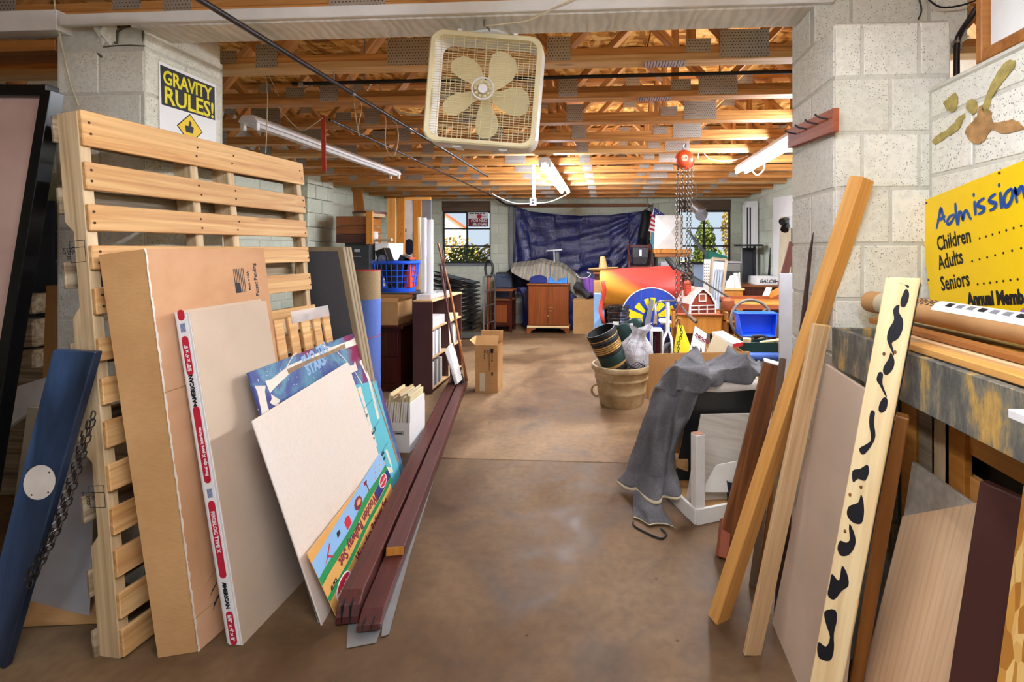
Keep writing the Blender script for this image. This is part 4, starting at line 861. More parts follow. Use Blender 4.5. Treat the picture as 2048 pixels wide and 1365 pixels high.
for k, st_ in enumerate(([(182, 540), (198, 470), (212, 398), (226, 450), (242, 494)], [(188, 482), (215, 470), (243, 452)], [(303, 440), (272, 458), (256, 492), (266, 508), (290, 486), (312, 440)], [(312, 362), (318, 440), (326, 516)], [(333, 516), (336, 470), (339, 428), (352, 430), (366, 478), (374, 430), (390, 418), (412, 462), (424, 474)], [(444, 348), (448, 400), (451, 448)], [(512, 328), (478, 352), (465, 376), (482, 388), (510, 396), (500, 424), (468, 440)], [(590, 298), (558, 322), (546, 346), (562, 358), (592, 366), (580, 396), (548, 414)], [(621, 286), (626, 340), (631, 402)], [(698, 262), (668, 286), (648, 330), (650, 376), (668, 384), (694, 350), (706, 300), (698, 262)], [(738, 362), (728, 310), (722, 262), (738, 300), (758, 262), (775, 256), (790, 320), (800, 350)])):
    ribbon(sg, [(1820+x/3.412, 300+y/3.412) for x, y in st_], .0062, G['sign_blue'], lift=.001+.0002*k)
for x, y in ((437, 308), (611, 242)): decal(sg, ell(*hit(sg, 1820+x/3.412, 300+y/3.412), .005, .007, 10), G['sign_blue'], 'lettering', .001)
for s_, pa, pb in (('Children', (1876, 502), (1943, 484)), ('Adults', (1879, 540), (1928, 526)), ('Seniors', (1884, 582), (1941, 571))):
    ln(s_, pa, pb, .07, 'ink', bold=.0012)
ln('Annual Memb', (1937, 611), (2050, 607), .055, 'ink', bold=.003)
ln('ership', (2052, 607), (2110, 604), .055, 'ink', bold=.003)
for (pa, pb) in (((1960, 477), (2043, 452)), ((1945, 523), (2043, 497)), ((1956, 569), (2036, 559))):
    a, b = hit(sg, *pa), hit(sg, *pb)
    for k in range(11):
        q = (a[0]+(b[0]-a[0])*k/6, a[1]+(b[1]-a[1])*k/6)
        if k < 7 or q[0] < 1.25: decal(sg, ell(q[0], q[1], .0038, .0038, 10), G['ink'], 'leader_dot', .001)
for u, v in ((1854, 406), (1858, 560), (2000, 346)):
    MB().lathe([(0, .003), (.004, .002), (.004, 0)], 8, caps=False).build('screw', G['rust'], sg, mx=at(u, v))
decal(sg, ell(*hit(sg, 2050, 632), .016, .02), G['purple'], 'print', .001)
# crate holding lumber
t = T('lumber_crate', 'distressed dark wooden crate along the low wall with lumber strips on top', 'crate', (.95, .9, 0))
board('front_board', (.79, 1.7, 1.165), (.79, .1, 1.165), (0, 0, 1), .135, .022, G['distressed'], t)
board('end_board', (.78, 1.71, 1.165), (1.15, 1.71, 1.165), (0, 0, 1), .13, .022, G['distressed'], t)
board('back_board', (1.14, 1.7, 1.165), (1.14, .1, 1.165), (0, 0, 1), .13, .022, G['distressed'], t)
MB().box((.8, .1, 1.1), (1.14, 1.7, 1.115)).build('bottom', G['dark_grey_wood'], t)
for y, m_ in ((1.56, 'rough_brown'), (1.475, 'weathered'), (1.415, 'pallet_end'), (1.36, 'rough_brown'), (.8, 'rough_brown'), (.3, 'rough_brown')):
    MB().box((-.036, 0, -.011), (.036, 1.1, .011)).build('post', G['orange_pine'] if m_ == 'rough_brown' else G[m_], t, .002, mx=frame((.95, y, 0), (0, 1, 0), (0, 0, 1)))
for z, w_ in ((1.02, .12), (.86, .085), (.66, .09), (.42, .09), (.12, .1)):
    board('rail', (.965, 1.36, z), (.965, .1, z), (0, 0, 1), w_, .022, G['yellow_pine'], t)
MB().box((.99, .1, 0), (1.15, 1.7, 1.1)).build('backing', G['black'], t)
# lumber strips laid along the crate
for k, (x, z, wd, th, y0, mt, lab) in enumerate((
    (.815, 1.245, .045, .018, 1.33, 'yellow_pine', 'front yellow lumber strip on the crate, nearest the aisle'),
    (.865, 1.25, .05, .02, 1.45, 'pale_oak', 'pale oak lumber strip lying second from the crate front'),
    (.87, 1.27, .04, .016, 1.62, 'mid_brown', 'brown lumber strip stacked on top of the pale oak strip'),
    (.92, 1.245, .045, .02, 1.5, 'yellow_pine', 'yellow lumber strip in the middle of the crate top'),
    (.975, 1.245, .05, .022, 1.3, 'rough_brown', 'dark brown lumber strip behind the middle one on the crate'),
    (1.04, 1.25, .06, .02, 1.66, 'weathered', 'weathered lumber strip lying below the cardboard tube'))):
    stick('lumber_strip', (x, y0, z), (x+.02, .15, z), 0, wd, th, mt, lab, 'lumber', .002)
# mailing tube
t = T('mailing_tube', 'brown cardboard mailing tube with a white label lying on the lumber', 'tube', (.95, 1.2, 1.31))
ta, tb = V((.925, 1.745, 1.318)), V((1.0, .6, 1.315)); td = (tb-ta).normalized()
cyl('tube', ta, tb, .037, G['cardboard'], t, 24)
tm = frame(ta, td, (0, 0, 1))
MB().grid(lambda a, b: V((.07+.16*a, .0376*math.cos(2.6*b-.3), .0376*math.sin(2.6*b-.3))), 2, 10).build('tape', G['beige'], t, smooth=True, mx=tm)
lb = MB().grid(lambda a, b: V((.33+.4*a, .038*math.cos(-1.9*b+1.2), .038*math.sin(-1.9*b+1.2))), 2, 12).build('label', G['paper'], t, smooth=True, mx=tm)
sgn = 1
for k in range(10):
    x0 = .37+.035*k; MB().grid(lambda a, b: V((x0+.022*a, .0385*math.cos(-.45*b+.75), .0385*math.sin(-.45*b+.75))), 2, 4).build('print', G['mid_grey'] if k % 3 else G['ink'], lb, mx=tm)
for k in range(5):
    wire('handwriting', [tm @ V((.24+.02*k+.012*math.sin(i*2.2), .0378*math.cos(.9-.15*i), .0378*math.sin(.9-.15*i))) for i in range(6)], .0009, G['ink'], t, 4)
# leaning boards
t = T('cow_plank', 'pine plank with black cow spots and a black edge leaning on the crate', 'plank', (.61, 1.48, 0))
c0, c1 = V((.521, 1.32, 0)), P(1806, 556, X=.735); wdv = hv(-34)*.072
cf = panel('plank', c0-wdv/2, c0+wdv/2, c1+wdv/2, c1-wdv/2, .05, G['white_pine'], t, .002)
cm = LOC[cf.name]; CL = (c1-c0).length
MB().box((.62, -.0728, -.0485), (CL-.002, -.0722, -.001)).build('black_edge', G['black'], t, mx=cm)
MB().box((CL, -.071, -.049), (CL+.0008, -.001, -.001)).build('cut_end', G['mid_brown'], t, mx=cm)
SP = [[(1803, 556), (1811, 553), (1818, 572), (1816, 577), (1808, 566), (1797, 563)], [(1812, 578), (1818, 585), (1817, 600), (1810, 614), (1802, 613), (1801, 602), (1806, 588)],
      [(1792, 612), (1799, 611), (1798, 625), (1806, 640), (1805, 660), (1796, 678), (1784, 686), (1787, 700), (1788, 712), (1782, 700), (1774, 680), (1777, 660), (1788, 640), (1786, 622)],
      [(1782, 705), (1789, 722), (1786, 738), (1775, 750), (1767, 747), (1767, 735), (1777, 718)], [(1758, 745), (1766, 748), (1765, 768), (1773, 790), (1772, 795), (1760, 772), (1753, 760)],
      [(1768, 795), (1775, 800), (1773, 818), (1763, 826), (1757, 820), (1760, 806)], [(1742, 822), (1750, 825), (1748, 845), (1751, 872), (1744, 890), (1730, 908), (1722, 908), (1719, 897), (1734, 888), (1742, 878), (1738, 845)],
      [(1705, 942), (1720, 938), (1735, 930), (1738, 945), (1730, 962), (1716, 958), (1706, 965)], [(1722, 990), (1727, 1003), (1728, 1030), (1722, 1048), (1705, 1045), (1694, 1030), (1698, 1013), (1716, 1006)],
      [(1700, 1048), (1710, 1072), (1710, 1092), (1698, 1110), (1682, 1112), (1675, 1098), (1680, 1082), (1693, 1086), (1700, 1078), (1698, 1060)],
      [(1684, 1132), (1695, 1150), (1697, 1172), (1684, 1182), (1668, 1200), (1655, 1190), (1654, 1165), (1664, 1148), (1678, 1162)],
      [(1646, 1222), (1670, 1220), (1674, 1240), (1668, 1268), (1668, 1300), (1660, 1322), (1640, 1318), (1632, 1300), (1636, 1284), (1652, 1294), (1660, 1275), (1652, 1248)]]
for s_ in SP:
    pts = [hit(cf, *q) for q in s_]; pts = [(min(max(a, .003), .069), min(b, CL-.01)) for a, b in pts]
    c_ = curve([V((a, b, 0)) for a, b in pts], 3, True); decal(cf, [(q.x, q.y) for q in c_], G['ink'], 'cow_spot', .0008)
for q in ((1790, 705), (1790, 838), (1722, 975), (1700, 990), (1690, 1063), (1768, 708)):
    decal(cf, ell(*hit(cf, *q), .0035, .005, 10), G['rough_brown'], 'knot', .0007)
stick('pine_stud', (.452, 1.985, 0), (.905, 1.765, 1.755), 32, .075, .05, 'yellow_pine', 'tall yellow pine stud leaning against the right block pier')
stick('oak_plank', (.535, 1.815, 0), (.745, 1.72, 1.24), 12, .068, .018, 'pale_oak', 'pale oak plank leaning on the crate end beside the pine stud')
tag(panel('fibreboard', (.66, 1.97, 0), (.65, 1.42, 0), (.765, 1.42, 1.085), (.765, 1.74, 1.1), .012, G['drywall_face']), 'tall tan fibreboard sheet leaning behind the oak and cow-spotted planks', 'board')
stick('brown_stick', P(1712, 1490, Z=0)-V((.03, 0, 0)), P(1803, 830, X=.765), -30, .034, .03, 'mid_brown', 'narrow brown stick leaning just behind the cow-spotted plank')
for k, (zt, yo, lab) in enumerate(((.86, 0, 'tallest speckled beige tile board leaning behind the veneer panel'), (.70, .01, 'middle speckled beige tile board leaning behind the veneer panel'), (.57, .02, 'shortest speckled beige tile board leaning behind the veneer panel'))):
    o_ = V((-.016*k, 0, 0)); f_ = zt/.86
    tag(panel('tile_board', V((.80, 1.52, 0))+o_, V((.80, 1.0, 0))+o_, V((.80+.12*f_, 1.1, zt))+o_, V((.80+.12*f_, 1.51-.02*k, zt))+o_, .012, G['tile_beige']), lab, 'board')
tag(panel('veneer_panel', (.715, 1.49, 0), (.745, 1.12, 0), (.885, 1.15, .94), (.85, 1.44, .73), .012, G['veneer'], None, .001), 'smooth pale veneer panel with a slanted top leaning at the right', 'board')
stick('maroon_plank', (.73, 1.11, 0), (.845, 1.07, .99), -62, .085, .028, 'maroon_dark', 'dark maroon laminate plank leaning in front of the veneer panel')
tag(panel('osb_sheet', (.715, 1.03, 0), (.70, .4, 0), (.84, .42, 1.0), (.845, 1.03, 1.02), .014, G['osb_sheet']), 'yellow strand board sheet at the right picture edge beside the maroon plank', 'board')
tag(MB().box((.70, .62, 1.205), (.8, .885, 1.222)).build('white_board', G['white_paint'], None, .002), 'small white board offcut sticking out over the crate front', 'board')
t = T('shard', 'rusty pointed metal shard leaning against the side of the right pier', 'shard', (.7, 2.05, 0))
MB().prism([V((.69, 2.03, 0)), V((.735, 2.03, 0)), V((.775, 1.99, .9)), V((.818, 1.955, 1.57)), V((.802, 1.955, 1.5)), V((.745, 1.99, .9))], (0, .01, 0)).build('blade', G['rust'], t, .001)
t = T('rough_post', 'short rough brown post with white painted edge leaning before the grey panel', 'post', (.587, 2.44, 0))
pb_ = board('timber', (.592, 2.44, 0), (.79, 2.34, .96), hv(-15), .088, .06, G['rough_brown'], t, .004)
pm_ = LOC[pb_.name]; PL_ = .985
MB().box((.05, .0435, -.03), (PL_, .0475, .03)).build('painted_edge', G['white_paint'], t, mx=pm_); MB().box((PL_, -.044, -.03), (PL_+.006, .0475, .03)).build('painted_end', G['white_paint'], t, .002, mx=pm_)
stick('dark_strip', P(1505, 1172, Z=0), V((.81, 2.27, 1.0)), -20, .03, .02, 'dark_grey_wood', 'thin dark strip leaning between the pine stud and the oak plank', bev=.001)
stick('brown_strip', P(1520, 1160, Z=0), V((.815, 2.2, .93)), -20, .026, .018, 'mid_brown', 'thin brown strip leaning behind the oak plank', bev=.001)
stick('weathered_strip', P(1530, 1175, Z=0), V((.815, 2.13, 1.06)), -20, .03, .016, 'weathered', 'thin weathered strip leaning next to the dark strip', bev=.001)
stick('brown_offcut', P(1447, 1125, Z=.002)+V((0, .03, .0)), P(1452, 1040, Y=2.46), 0, .05, .06, 'red_wood', 'short reddish timber offcut standing at the foot of the rough post')
tag(panel('melamine_board', P(1560, 828, Y=4.3)-V((0, 0, 0)), (2.2, 4.3, 0), (2.2, 4.36, 1.29), P(1560, 547, Y=4.36), .03, G['light_grey']), 'tall grey melamine panel standing beyond the right pier', 'board')

# white rack with boards, black board, towel
t = T('white_rack', 'white painted wooden corner rack standing on the floor with boards in it', 'rack', (.483, 2.652, 0))
cx, bx_, rx_ = V((.483, 2.652, 0)), V((.36, 3.0, 0)), V((1.0, 2.86, 0))
ex = (rx_-cx).normalized(); ey = (bx_-cx).normalized()
fm2 = frame(cx+V((0, 0, 0)), ex, ey)
MB().box((0, 0, 0), (.058, .055, .485)).build('post', G['white_paint'], t, .003, mx=fm2)
MB().box((.003, .003, .485), (.055, .052, .487)).build('post_end', G['rough_brown'], t, mx=fm2)
MB().box((.0, -.012, 0), (.56, .006, .085)).build('front_rail', G['white_paint'], t, .002, mx=fm2)
MB().box((-.012, 0, 0), (.006, .42, .085)).build('side_rail', G['white_paint'], t, .002, mx=fm2)
MB().box((.006, .006, .02), (.56, .42, .035)).build('shelf', G['cardboard'], t, mx=fm2)
tag(panel('black_board', P(1348, 962, Y=2.98), (1.15, 3.05, .1), (1.15, 3.2, .63), P(1384, 784, Y=3.12), .015, G['black_gloss']), 'large black board leaning back inside the white rack', 'board')
tag(panel('plywood_board', P(1372, 1003, Y=2.82), (1.05, 2.9, .045), (1.05, 3.02, .5), P(1402, 829, Y=2.93), .01, G['washed']), 'grey washed plywood sheet leaning in front of the black board', 'board')
q = [P(1410, 985, Y=2.76), P(1490, 985, Y=2.8), P(1500, 918, Y=2.84), P(1433, 931, Y=2.8), P(1411, 968, Y=2.77)]
tag(MB().prism(q, (0, .006, 0)).build('white_card', G['white_paint'], None), 'small white card with a clipped corner leaning on the plywood', 'card')
tag(MB().box((.36, 3.0, 0), (.5, 3.1, .2)).build('cardboard_piece', G['cardboard'], None, .003), 'small cardboard carton beside the rack under the towel', 'box')
tag(MB().lathe([(0, 0), (.03, 0), (.036, .12), (.033, .12), (.028, .01), (0, .01)], 16, m=M.Translation(P(1465, 1003, Y=2.8)*1.0), caps=False).build('cup', G['navy'], None, smooth=True), 'dark blue cup standing in the white rack', 'cup')
tag(MB().box((.42, 3.22, 0), (1.1, 3.62, .57)).build('storage_box', G['cardboard'], None, .006), 'closed cardboard box under the grey towel', 'box')
tag(panel('cardboard_sheet', P(1298, 880, Y=3.8), (1.15, 3.9, 0), (1.15, 3.95, .68), P(1298, 708, Y=3.85), .006, G['cardboard']), 'plain brown cardboard sheet standing between planter and towel', 'cardboard')
pd = T('foam_pad', 'rolled white foam pad with pink stains on top of the black board', 'pad', P(1395, 776, Y=3.14))
MB().tube([P(1396, 779, Y=3.16), P(1440, 776, Y=3.17), P(1535, 768, Y=3.2)], [.036, .04, .04], 14).build('roll', MAT.setdefault('pad_white', plain('pad_white', '#e6dcd2', .8, dirt=.2)), pd, smooth=True)
rn = random.Random(3)
def interp(rows, a, b):
    n1 = len(rows)-1; i = min(int(a*n1), n1-1); f = a*n1-i; f = f*f*(3-2*f)
    def row(r):
        m1 = len(r)-1; j = min(int(b*m1), m1-1); g = b*m1-j; g = g*g*(3-2*g); return r[j].lerp(r[j+1], g)
    return row(rows[i]).lerp(row(rows[i+1]), f)
def pr_(*l): return [P(u, v, Y=y) for u, v, y in l]
drape = [pr_((1330, 740, 3.3), (1365, 722, 3.28), (1400, 735, 3.25), (1408, 768, 3.18)),
         pr_((1306, 775, 3.16), (1335, 765, 3.08), (1370, 780, 3.03), (1400, 786, 3.05)),
         pr_((1290, 830, 3.12), (1318, 835, 2.98), (1348, 840, 2.96), (1376, 835, 3.04)),
         pr_((1272, 890, 3.1), (1300, 900, 2.93), (1335, 905, 2.9), (1350, 890, 3.02)),
         pr_((1252, 935, 3.08), (1290, 950, 2.9), (1335, 955, 2.84), (1354, 940, 2.97)),
         pr_((1233, 962, 3.02), (1275, 982, 2.88), (1325, 992, 2.8), (1361, 984, 2.86))]
t = T('towel', 'thick grey towel draped over the boards with frayed tan hem', 'towel', (.4, 3, 0))
def fold(a, b):
    p = interp(drape, a, b); k = .35+.65*a
    p = p+V((.012*math.sin(a*9+b*4), -.05*k*(abs(math.sin(b*7.5+.5+1.3*math.sin(a*2.6)))**1.5)*(.5+.5*math.sin(a*5+b*3)*.5)-.03*k*math.sin(b*17+2*math.sin(a*3+1))-.016*math.sin(a*16+b*7), .008*math.sin(b*9+a*12))); p.z = max(p.z, .012); return p
MB().grid(fold, 36, 36).build('drape', G['towel'], t, smooth=True, thick=.014, sub=1)
MB().grid(lambda a, b: fold(.975+.025*a, b)+V((0, -.012, -.012*a)), 3, 36).build('hem', G['beige'], t, smooth=True, thick=.008)
heap = [pr_((1310, 785, 3.02), (1352, 792, 3.0), (1402, 786, 3.02), (1450, 770, 3.13), (1500, 765, 3.16), (1532, 766, 3.2)),
        pr_((1322, 752, 3.1), (1362, 742, 3.05), (1418, 760, 3.06), (1462, 742, 3.15), (1498, 738, 3.2), (1528, 752, 3.25)),
        pr_((1348, 738, 3.25), (1372, 716, 3.2), (1408, 742, 3.2), (1448, 722, 3.25), (1490, 716, 3.3), (1520, 738, 3.35)),
        pr_((1366, 735, 3.4), (1384, 704, 3.35), (1415, 730, 3.4), (1452, 706, 3.4), (1484, 709, 3.45), (1512, 735, 3.45)),
        pr_((1366, 745, 3.5), (1390, 722, 3.5), (1420, 738, 3.5), (1456, 722, 3.5), (1484, 725, 3.52), (1508, 745, 3.5))]
def hp(a, b):
    p = interp(heap, a, b); return p+V((.014*math.sin(b*17+a*5), .016*math.sin(b*23+a*7), .035*(1-abs(math.sin(b*9+a*4+1)))**2+.03*(1-abs(math.sin(a*6-b*7)))**3+.01*math.sin(b*31-a*9)))
MB().grid(hp, 30, 44).build('bunched_top', G['towel'], t, smooth=True, thick=.014, sub=1)
tail = [pr_((1268, 985, 2.86), (1290, 990, 2.84), (1318, 985, 2.85)), pr_((1266, 1015, 2.78), (1290, 1018, 2.72), (1325, 1015, 2.74)), pr_((1266, 1040, 2.68), (1300, 1048, 2.63), (1350, 1052, 2.6))]
def tl_(a, b):
    p = interp(tail, a, b)+V((0, .02*math.sin(b*10), .006*math.sin(b*8+a*4))); p.z = max(p.z, .01); return p
MB().grid(tl_, 12, 14).build('tail', G['towel'], t, smooth=True, thick=.012, sub=1)
MB().grid(lambda a, b: tl_(.94+.06*a, b)+V((0, -.008, 0)), 2, 14).build('hem', G['beige'], t, smooth=True, thick=.008)
tag(wire('strap', [P(1266, 1045, Z=.006), P(1272, 1055, Z=.006), P(1318, 1077, Z=.006), P(1333, 1070, Z=.006), P(1322, 1058, Z=.006)], .005, G['black']), 'thin black strap loop lying on the floor below the towel', 'strap')

# ------------------------------------------------------------------ windows and what lies outside
def window(n_, W, bars, lab):
    x0, x1, z0, z1 = W; y = YB+.02
    w_ = ST(MB().box((x0-.06, y-.09, z0-.05), (x1+.06, y+.02, z0)).build(f'window_{n_}', G['mid_grey'], None, .004))
    def fr(a, b, nm='frame'): return MB().box(a, b).build(nm, G['dark_grey'], w_, .003)
    zt = 2.29
    for x in (x0, x1-.035): fr((x, y, z0), (x+.035, y+.05, zt))
    for z in (z0, zt-.035): fr((x0, y, z), (x1, y+.05, z+.035))
    xm = (x0+x1)/2; fr((xm-.017, y, z0), (xm+.017, y+.045, zt), 'glazing_bar')
    for k in (1, 2):
        z = z0+(zt-z0)*k/3; fr((x0, y, z-.014), (x1, y+.045, z+.014), 'glazing_bar')
    for a in (0, 1):
        for k in range(3):
            MB().box(((x0, xm)[a]+.02, y+.02, z0+(zt-z0)*k/3+.01), ((xm, x1)[a]-.015, y+.024, z0+(zt-z0)*(k+1)/3-.01)).build('pane', G['glass'], w_)
    fr((xm-.05, y-.02, z0+(zt-z0)/3-.03), (xm-.01, y, z0+(zt-z0)/3+.01), 'latch')
    MB().box((x0-.02, y-.05, zt), (x1+.02, y+.03, 2.52)).build('header_board', G['dark_grey_wood'], w_, .004)
    return w_
window(1, W1, 0, ''); window(2, W2, 0, '')
t = T('window_notice', 'red and white notice hung upside down in the upper left window pane', 'notice', (-2.6, YB, 2.1))
q = [P(936, 454, Y=YB+.005), P(977, 454, Y=YB+.005), P(977, 425, Y=YB+.005), P(936, 425, Y=YB+.005)]
nb = panel('sheet', *q, .002, G['paper'], t, 0); nw, nh = (q[1]-q[0]).length, (q[3]-q[0]).length
decal(nb, [(.01, .01), (nw-.01, .01), (nw-.01, nh*.56), (.01, nh*.56)], G['print_maroon'], 'red_band')
text('EMPLOYME', nh*.27, G['paper'], nb, tri(nb, nw-.03, nh*.28, .0012, PI), bold=.002, sx=.75)
text('OPEN HOU', nh*.27, G['paper'], nb, tri(nb, nw-.03, nh*.53, .0012, PI), bold=.002, sx=.8)
text('Forever', nh*.15, G['ink'], nb, tri(nb, nw-.06, nh*.76, .0012, PI))
for k in range(6): decal(nb, [(.03+.055*k, nh*.88), (.07+.055*k, nh*.88), (.07+.055*k, nh*.95), (.03+.055*k, nh*.95)], G['ink'], 'print', .001)
decal(nb, ell(nw*.55, nh*.72, .05, .045), G['print_red'], 'emblem', .0016)
gd = ST(MB().box((-30, 9.95, -.4), (30, 60, .25)).build('ground', G['ground']))
lr = random.Random(5)
def leafy(b, c, rad, n, size):
    for _ in range(n):
        while True:
            p = V((lr.uniform(-1, 1), lr.uniform(-1, 1), lr.uniform(-1, 1)))
            if .35 < p.length < 1: break
        q = V(c)+V((p.x*rad[0], p.y*rad[1], p.z*rad[2])); a = V((lr.gauss(0, 1), lr.gauss(0, 1), lr.gauss(0, 1))).normalized(); d = a.orthogonal().normalized()
        s_ = size*lr.uniform(.6, 1.3); e_ = a.cross(d)
        b.add([q-d*s_, q+e_*s_*.45, q+d*s_, q-e_*s_*.45], [(0, 1, 2, 3)])
def tree(name, x, y, h, rad, mt, lab, trunk=.08, z0=.25, n=900, size=.07, low=.2):
    t = T(name, lab, 'tree' if 'tree' in name else 'shrub', (x, y, z0))
    MB().tube([(x, y, z0), (x+.03, y, z0+h*.5), (x, y, z0+h*.9)], [trunk, trunk*.7, trunk*.2], 8).build('trunk', G['dark_grey_wood'], t, smooth=True)
    b = MB(); leafy(b, (x, y, z0+h*(low+1)/2), (rad, rad, h*(1-low)/2), n, size); o = b.build('foliage', G[mt], t); o['kind'] = 'stuff'
for k, a in enumerate((('shrub', -3.35, 11.2, 1.4, .6, 'leaf', 'olive green shrub outside the left window, lower left pane', .03, .25, 1600, .06, 0), ('shrub', -2.55, 11.4, 1.5, .65, 'dry_leaf', 'dry golden shrub outside the left window, lower right pane', .03, .25, 1700, .06, 0),
    ('tree', -3.1, 16, 2.35, .8, 'leaf', 'green tree seen through the left window, middle right pane', .08, .25, 1600, .08, .25), ('shrub', -4.9, 15, 1.75, .9, 'dry_leaf', 'dry tan shrub seen through the left window, middle left pane', .05, .25, 1100, .08, 0),
    ('conifer_tree', 3.1, 15.5, 2.2, .36, 'leaf', 'slim green tree seen through the right window centre', .06, .25, 1500, .08, .05), ('tree', 3.95, 15, 3.2, .45, 'dry_leaf', 'yellowing tree at the right side of the right window', .07, .25, 1400, .08, .2),
    ('shrub', 3.6, 17.5, 1.4, .7, 'leaf', 'low green shrub behind the slim tree, right window', .05, .25, 900, .08, 0), ('shrub', 1.95, 13.2, .9, .4, 'leaf', 'leafy shrub at the left of the right window', .04, .25, 1000, .06, 0), ('shrub', 2.5, 11.8, .95, .55, 'dry_leaf', 'brown low shrub just outside the right window sill', .03, .25, 800, .05, 0))): tree(*a)
hs = T('house', 'white house with a sloping red trimmed roof outside the left window', 'house', (-8, 22, .25))
MB().box((-14, 22.1, .2), (-8.6, 27, 2.4)).build('wall', G['white_paint'], hs)
MB().prism([P(880, 424, Y=21.8), P(931, 458, Y=21.8), V((P(931, 458, Y=21.8).x, 21.8, .2)), V((P(880, 458, Y=21.8).x, 21.8, .2))], (0, .3, 0)).build('gable', G['white_plastic'], hs)
MB().prism([P(880, 421, Y=21.7), P(931, 455, Y=21.7), P(931, 458, Y=21.7), P(880, 424, Y=21.7)], (0, .35, 0)).build('roof_trim', G['red_wood'], hs)

# ------------------------------------------------------------------ back room
def R3(u0, v0, u1, v1, Y): a, b = P(u0, v1, Y=Y), P(u1, v0, Y=Y); return a.x, b.x, a.z, b.z
def bx(name, pix, Y, dp, mt, lab=None, cat=None, parent=None, z0=None, bev=.004, group=None):
    x0, x1, za, zb = R3(*pix, Y); za = za if z0 is None else z0
    o = MB().box((x0, Y, za), (x1, Y+dp, zb)).build(name, G[mt], parent, bev)
    return tag(o, lab, cat, group) if lab else o
def box3(name, lo, hi, mt, parent=None, bev=.004): return MB().box(lo, hi).build(name, G[mt], parent, bev)
# carpet roll
c = P(733, 540, Y=4.5); t = T('carpet_roll', 'upright carpet roll, tan above and blue below, behind the partition panels', 'carpet', (c.x, c.y, 0))
cyl('blue_carpet', (c.x, c.y, 0), (c.x, c.y, 1.03), .128, G['carpet_blue'], t, 40); cyl('tan_carpet', (c.x, c.y, 1.03), (c.x, c.y, 1.3), .127, G['carpet_tan'], t, 40)
MB().lathe([(.118, 1.3), (.128, 1.3), (.128, 1.306), (.118, 1.306)], 40, M.Translation((c.x, c.y, 0))).build('red_rim', G['red'], t)
wire('string', [(c.x+.13*math.cos(a_), c.y+.13*math.sin(a_), .68+.02*math.sin(a_)) for a_ in [2*PI*k/16 for k in range(16)]], .003, G['strap_red'], t, closed=True, res=2)
# nightstand and carton
t = T('nightstand', 'dark red wooden nightstand between the carpet roll and the bookshelf', 'cabinet', (-2.4, 5.1, 0))
box3('body', (-2.66, 4.92, .06), (-2.17, 5.36, .67), 'dark_cherry', t); box3('top', (-2.69, 4.88, .67), (-2.13, 5.4, .705), 'dark_cherry', t, .01); box3('plinth', (-2.65, 4.94, 0), (-2.18, 5.34, .06), 'dark_cherry', t)
for k in (0, 1):
    d = box3('drawer', (-2.64, 4.905, .1+.28*k), (-2.19, 4.92, .36+.28*k), 'dark_cherry', t); MB().lathe([(0, .03), (.012, .02), (.012, .01), (.005, 0)], 10, M.Translation((-2.42, 4.905, .23+.28*k)) @ M.Rotation(PI/2, 4, 'X')).build('knob', G['brass'], d, smooth=True)
def carton(x0, x1, y0, y1, z0, z1, lab, name='cardboard_box', flaps=(.1, .1), th=.006, mt='cardboard'):
    t = T(name, lab, 'box', ((x0+x1)/2, (y0+y1)/2, z0))
    for nm, lo, hi in (('front_side', (x0, y0, z0), (x1, y0+th, z1)), ('back_side', (x0, y1-th, z0), (x1, y1, z1)), ('end_side', (x0, y0+th, z0), (x0+th, y1-th, z1)), ('end_side', (x1-th, y0+th, z0), (x1, y1-th, z1)), ('base', (x0+th, y0+th, z0), (x1-th, y1-th, z0+th))): box3(nm, lo, hi, mt, t, .001)
    if flaps:
        f = flaps[0]
        MB().prism([V((x0, y0, z1)), V((x1, y0, z1)), V((x1, y0+f*.5, z1+f*.8)), V((x0, y0+f*.5, z1+f*.8))], (0, .003, .002)).build('flap', G[mt], t)
        MB().prism([V((x0, y1, z1)), V((x1, y1, z1)), V((x1, y1+f*.2, z1+f)), V((x0, y1+f*.2, z1+f))], (0, .003, .002)).build('flap', G[mt], t)
        f = flaps[1]
        MB().prism([V((x0, y0, z1)), V((x0, y1, z1)), V((x0-f*.7, y1, z1+f*.6)), V((x0-f*.7, y0, z1+f*.6))], (.003, 0, .002)).build('flap', G[mt], t)
        MB().prism([V((x1, y0, z1)), V((x1, y1, z1)), V((x1+f*.7, y1, z1+f*.6)), V((x1+f*.7, y0, z1+f*.6))], (.003, 0, .002)).build('flap', G[mt], t)
    return t
carton(-2.6, -2.2, 4.93, 5.3, .706, .95, 'small cardboard box with a white label standing on the dark nightstand', flaps=(.04, .04))
box3('red', (0, 0, 0), (.001, .001, .001), 'red') if False else None
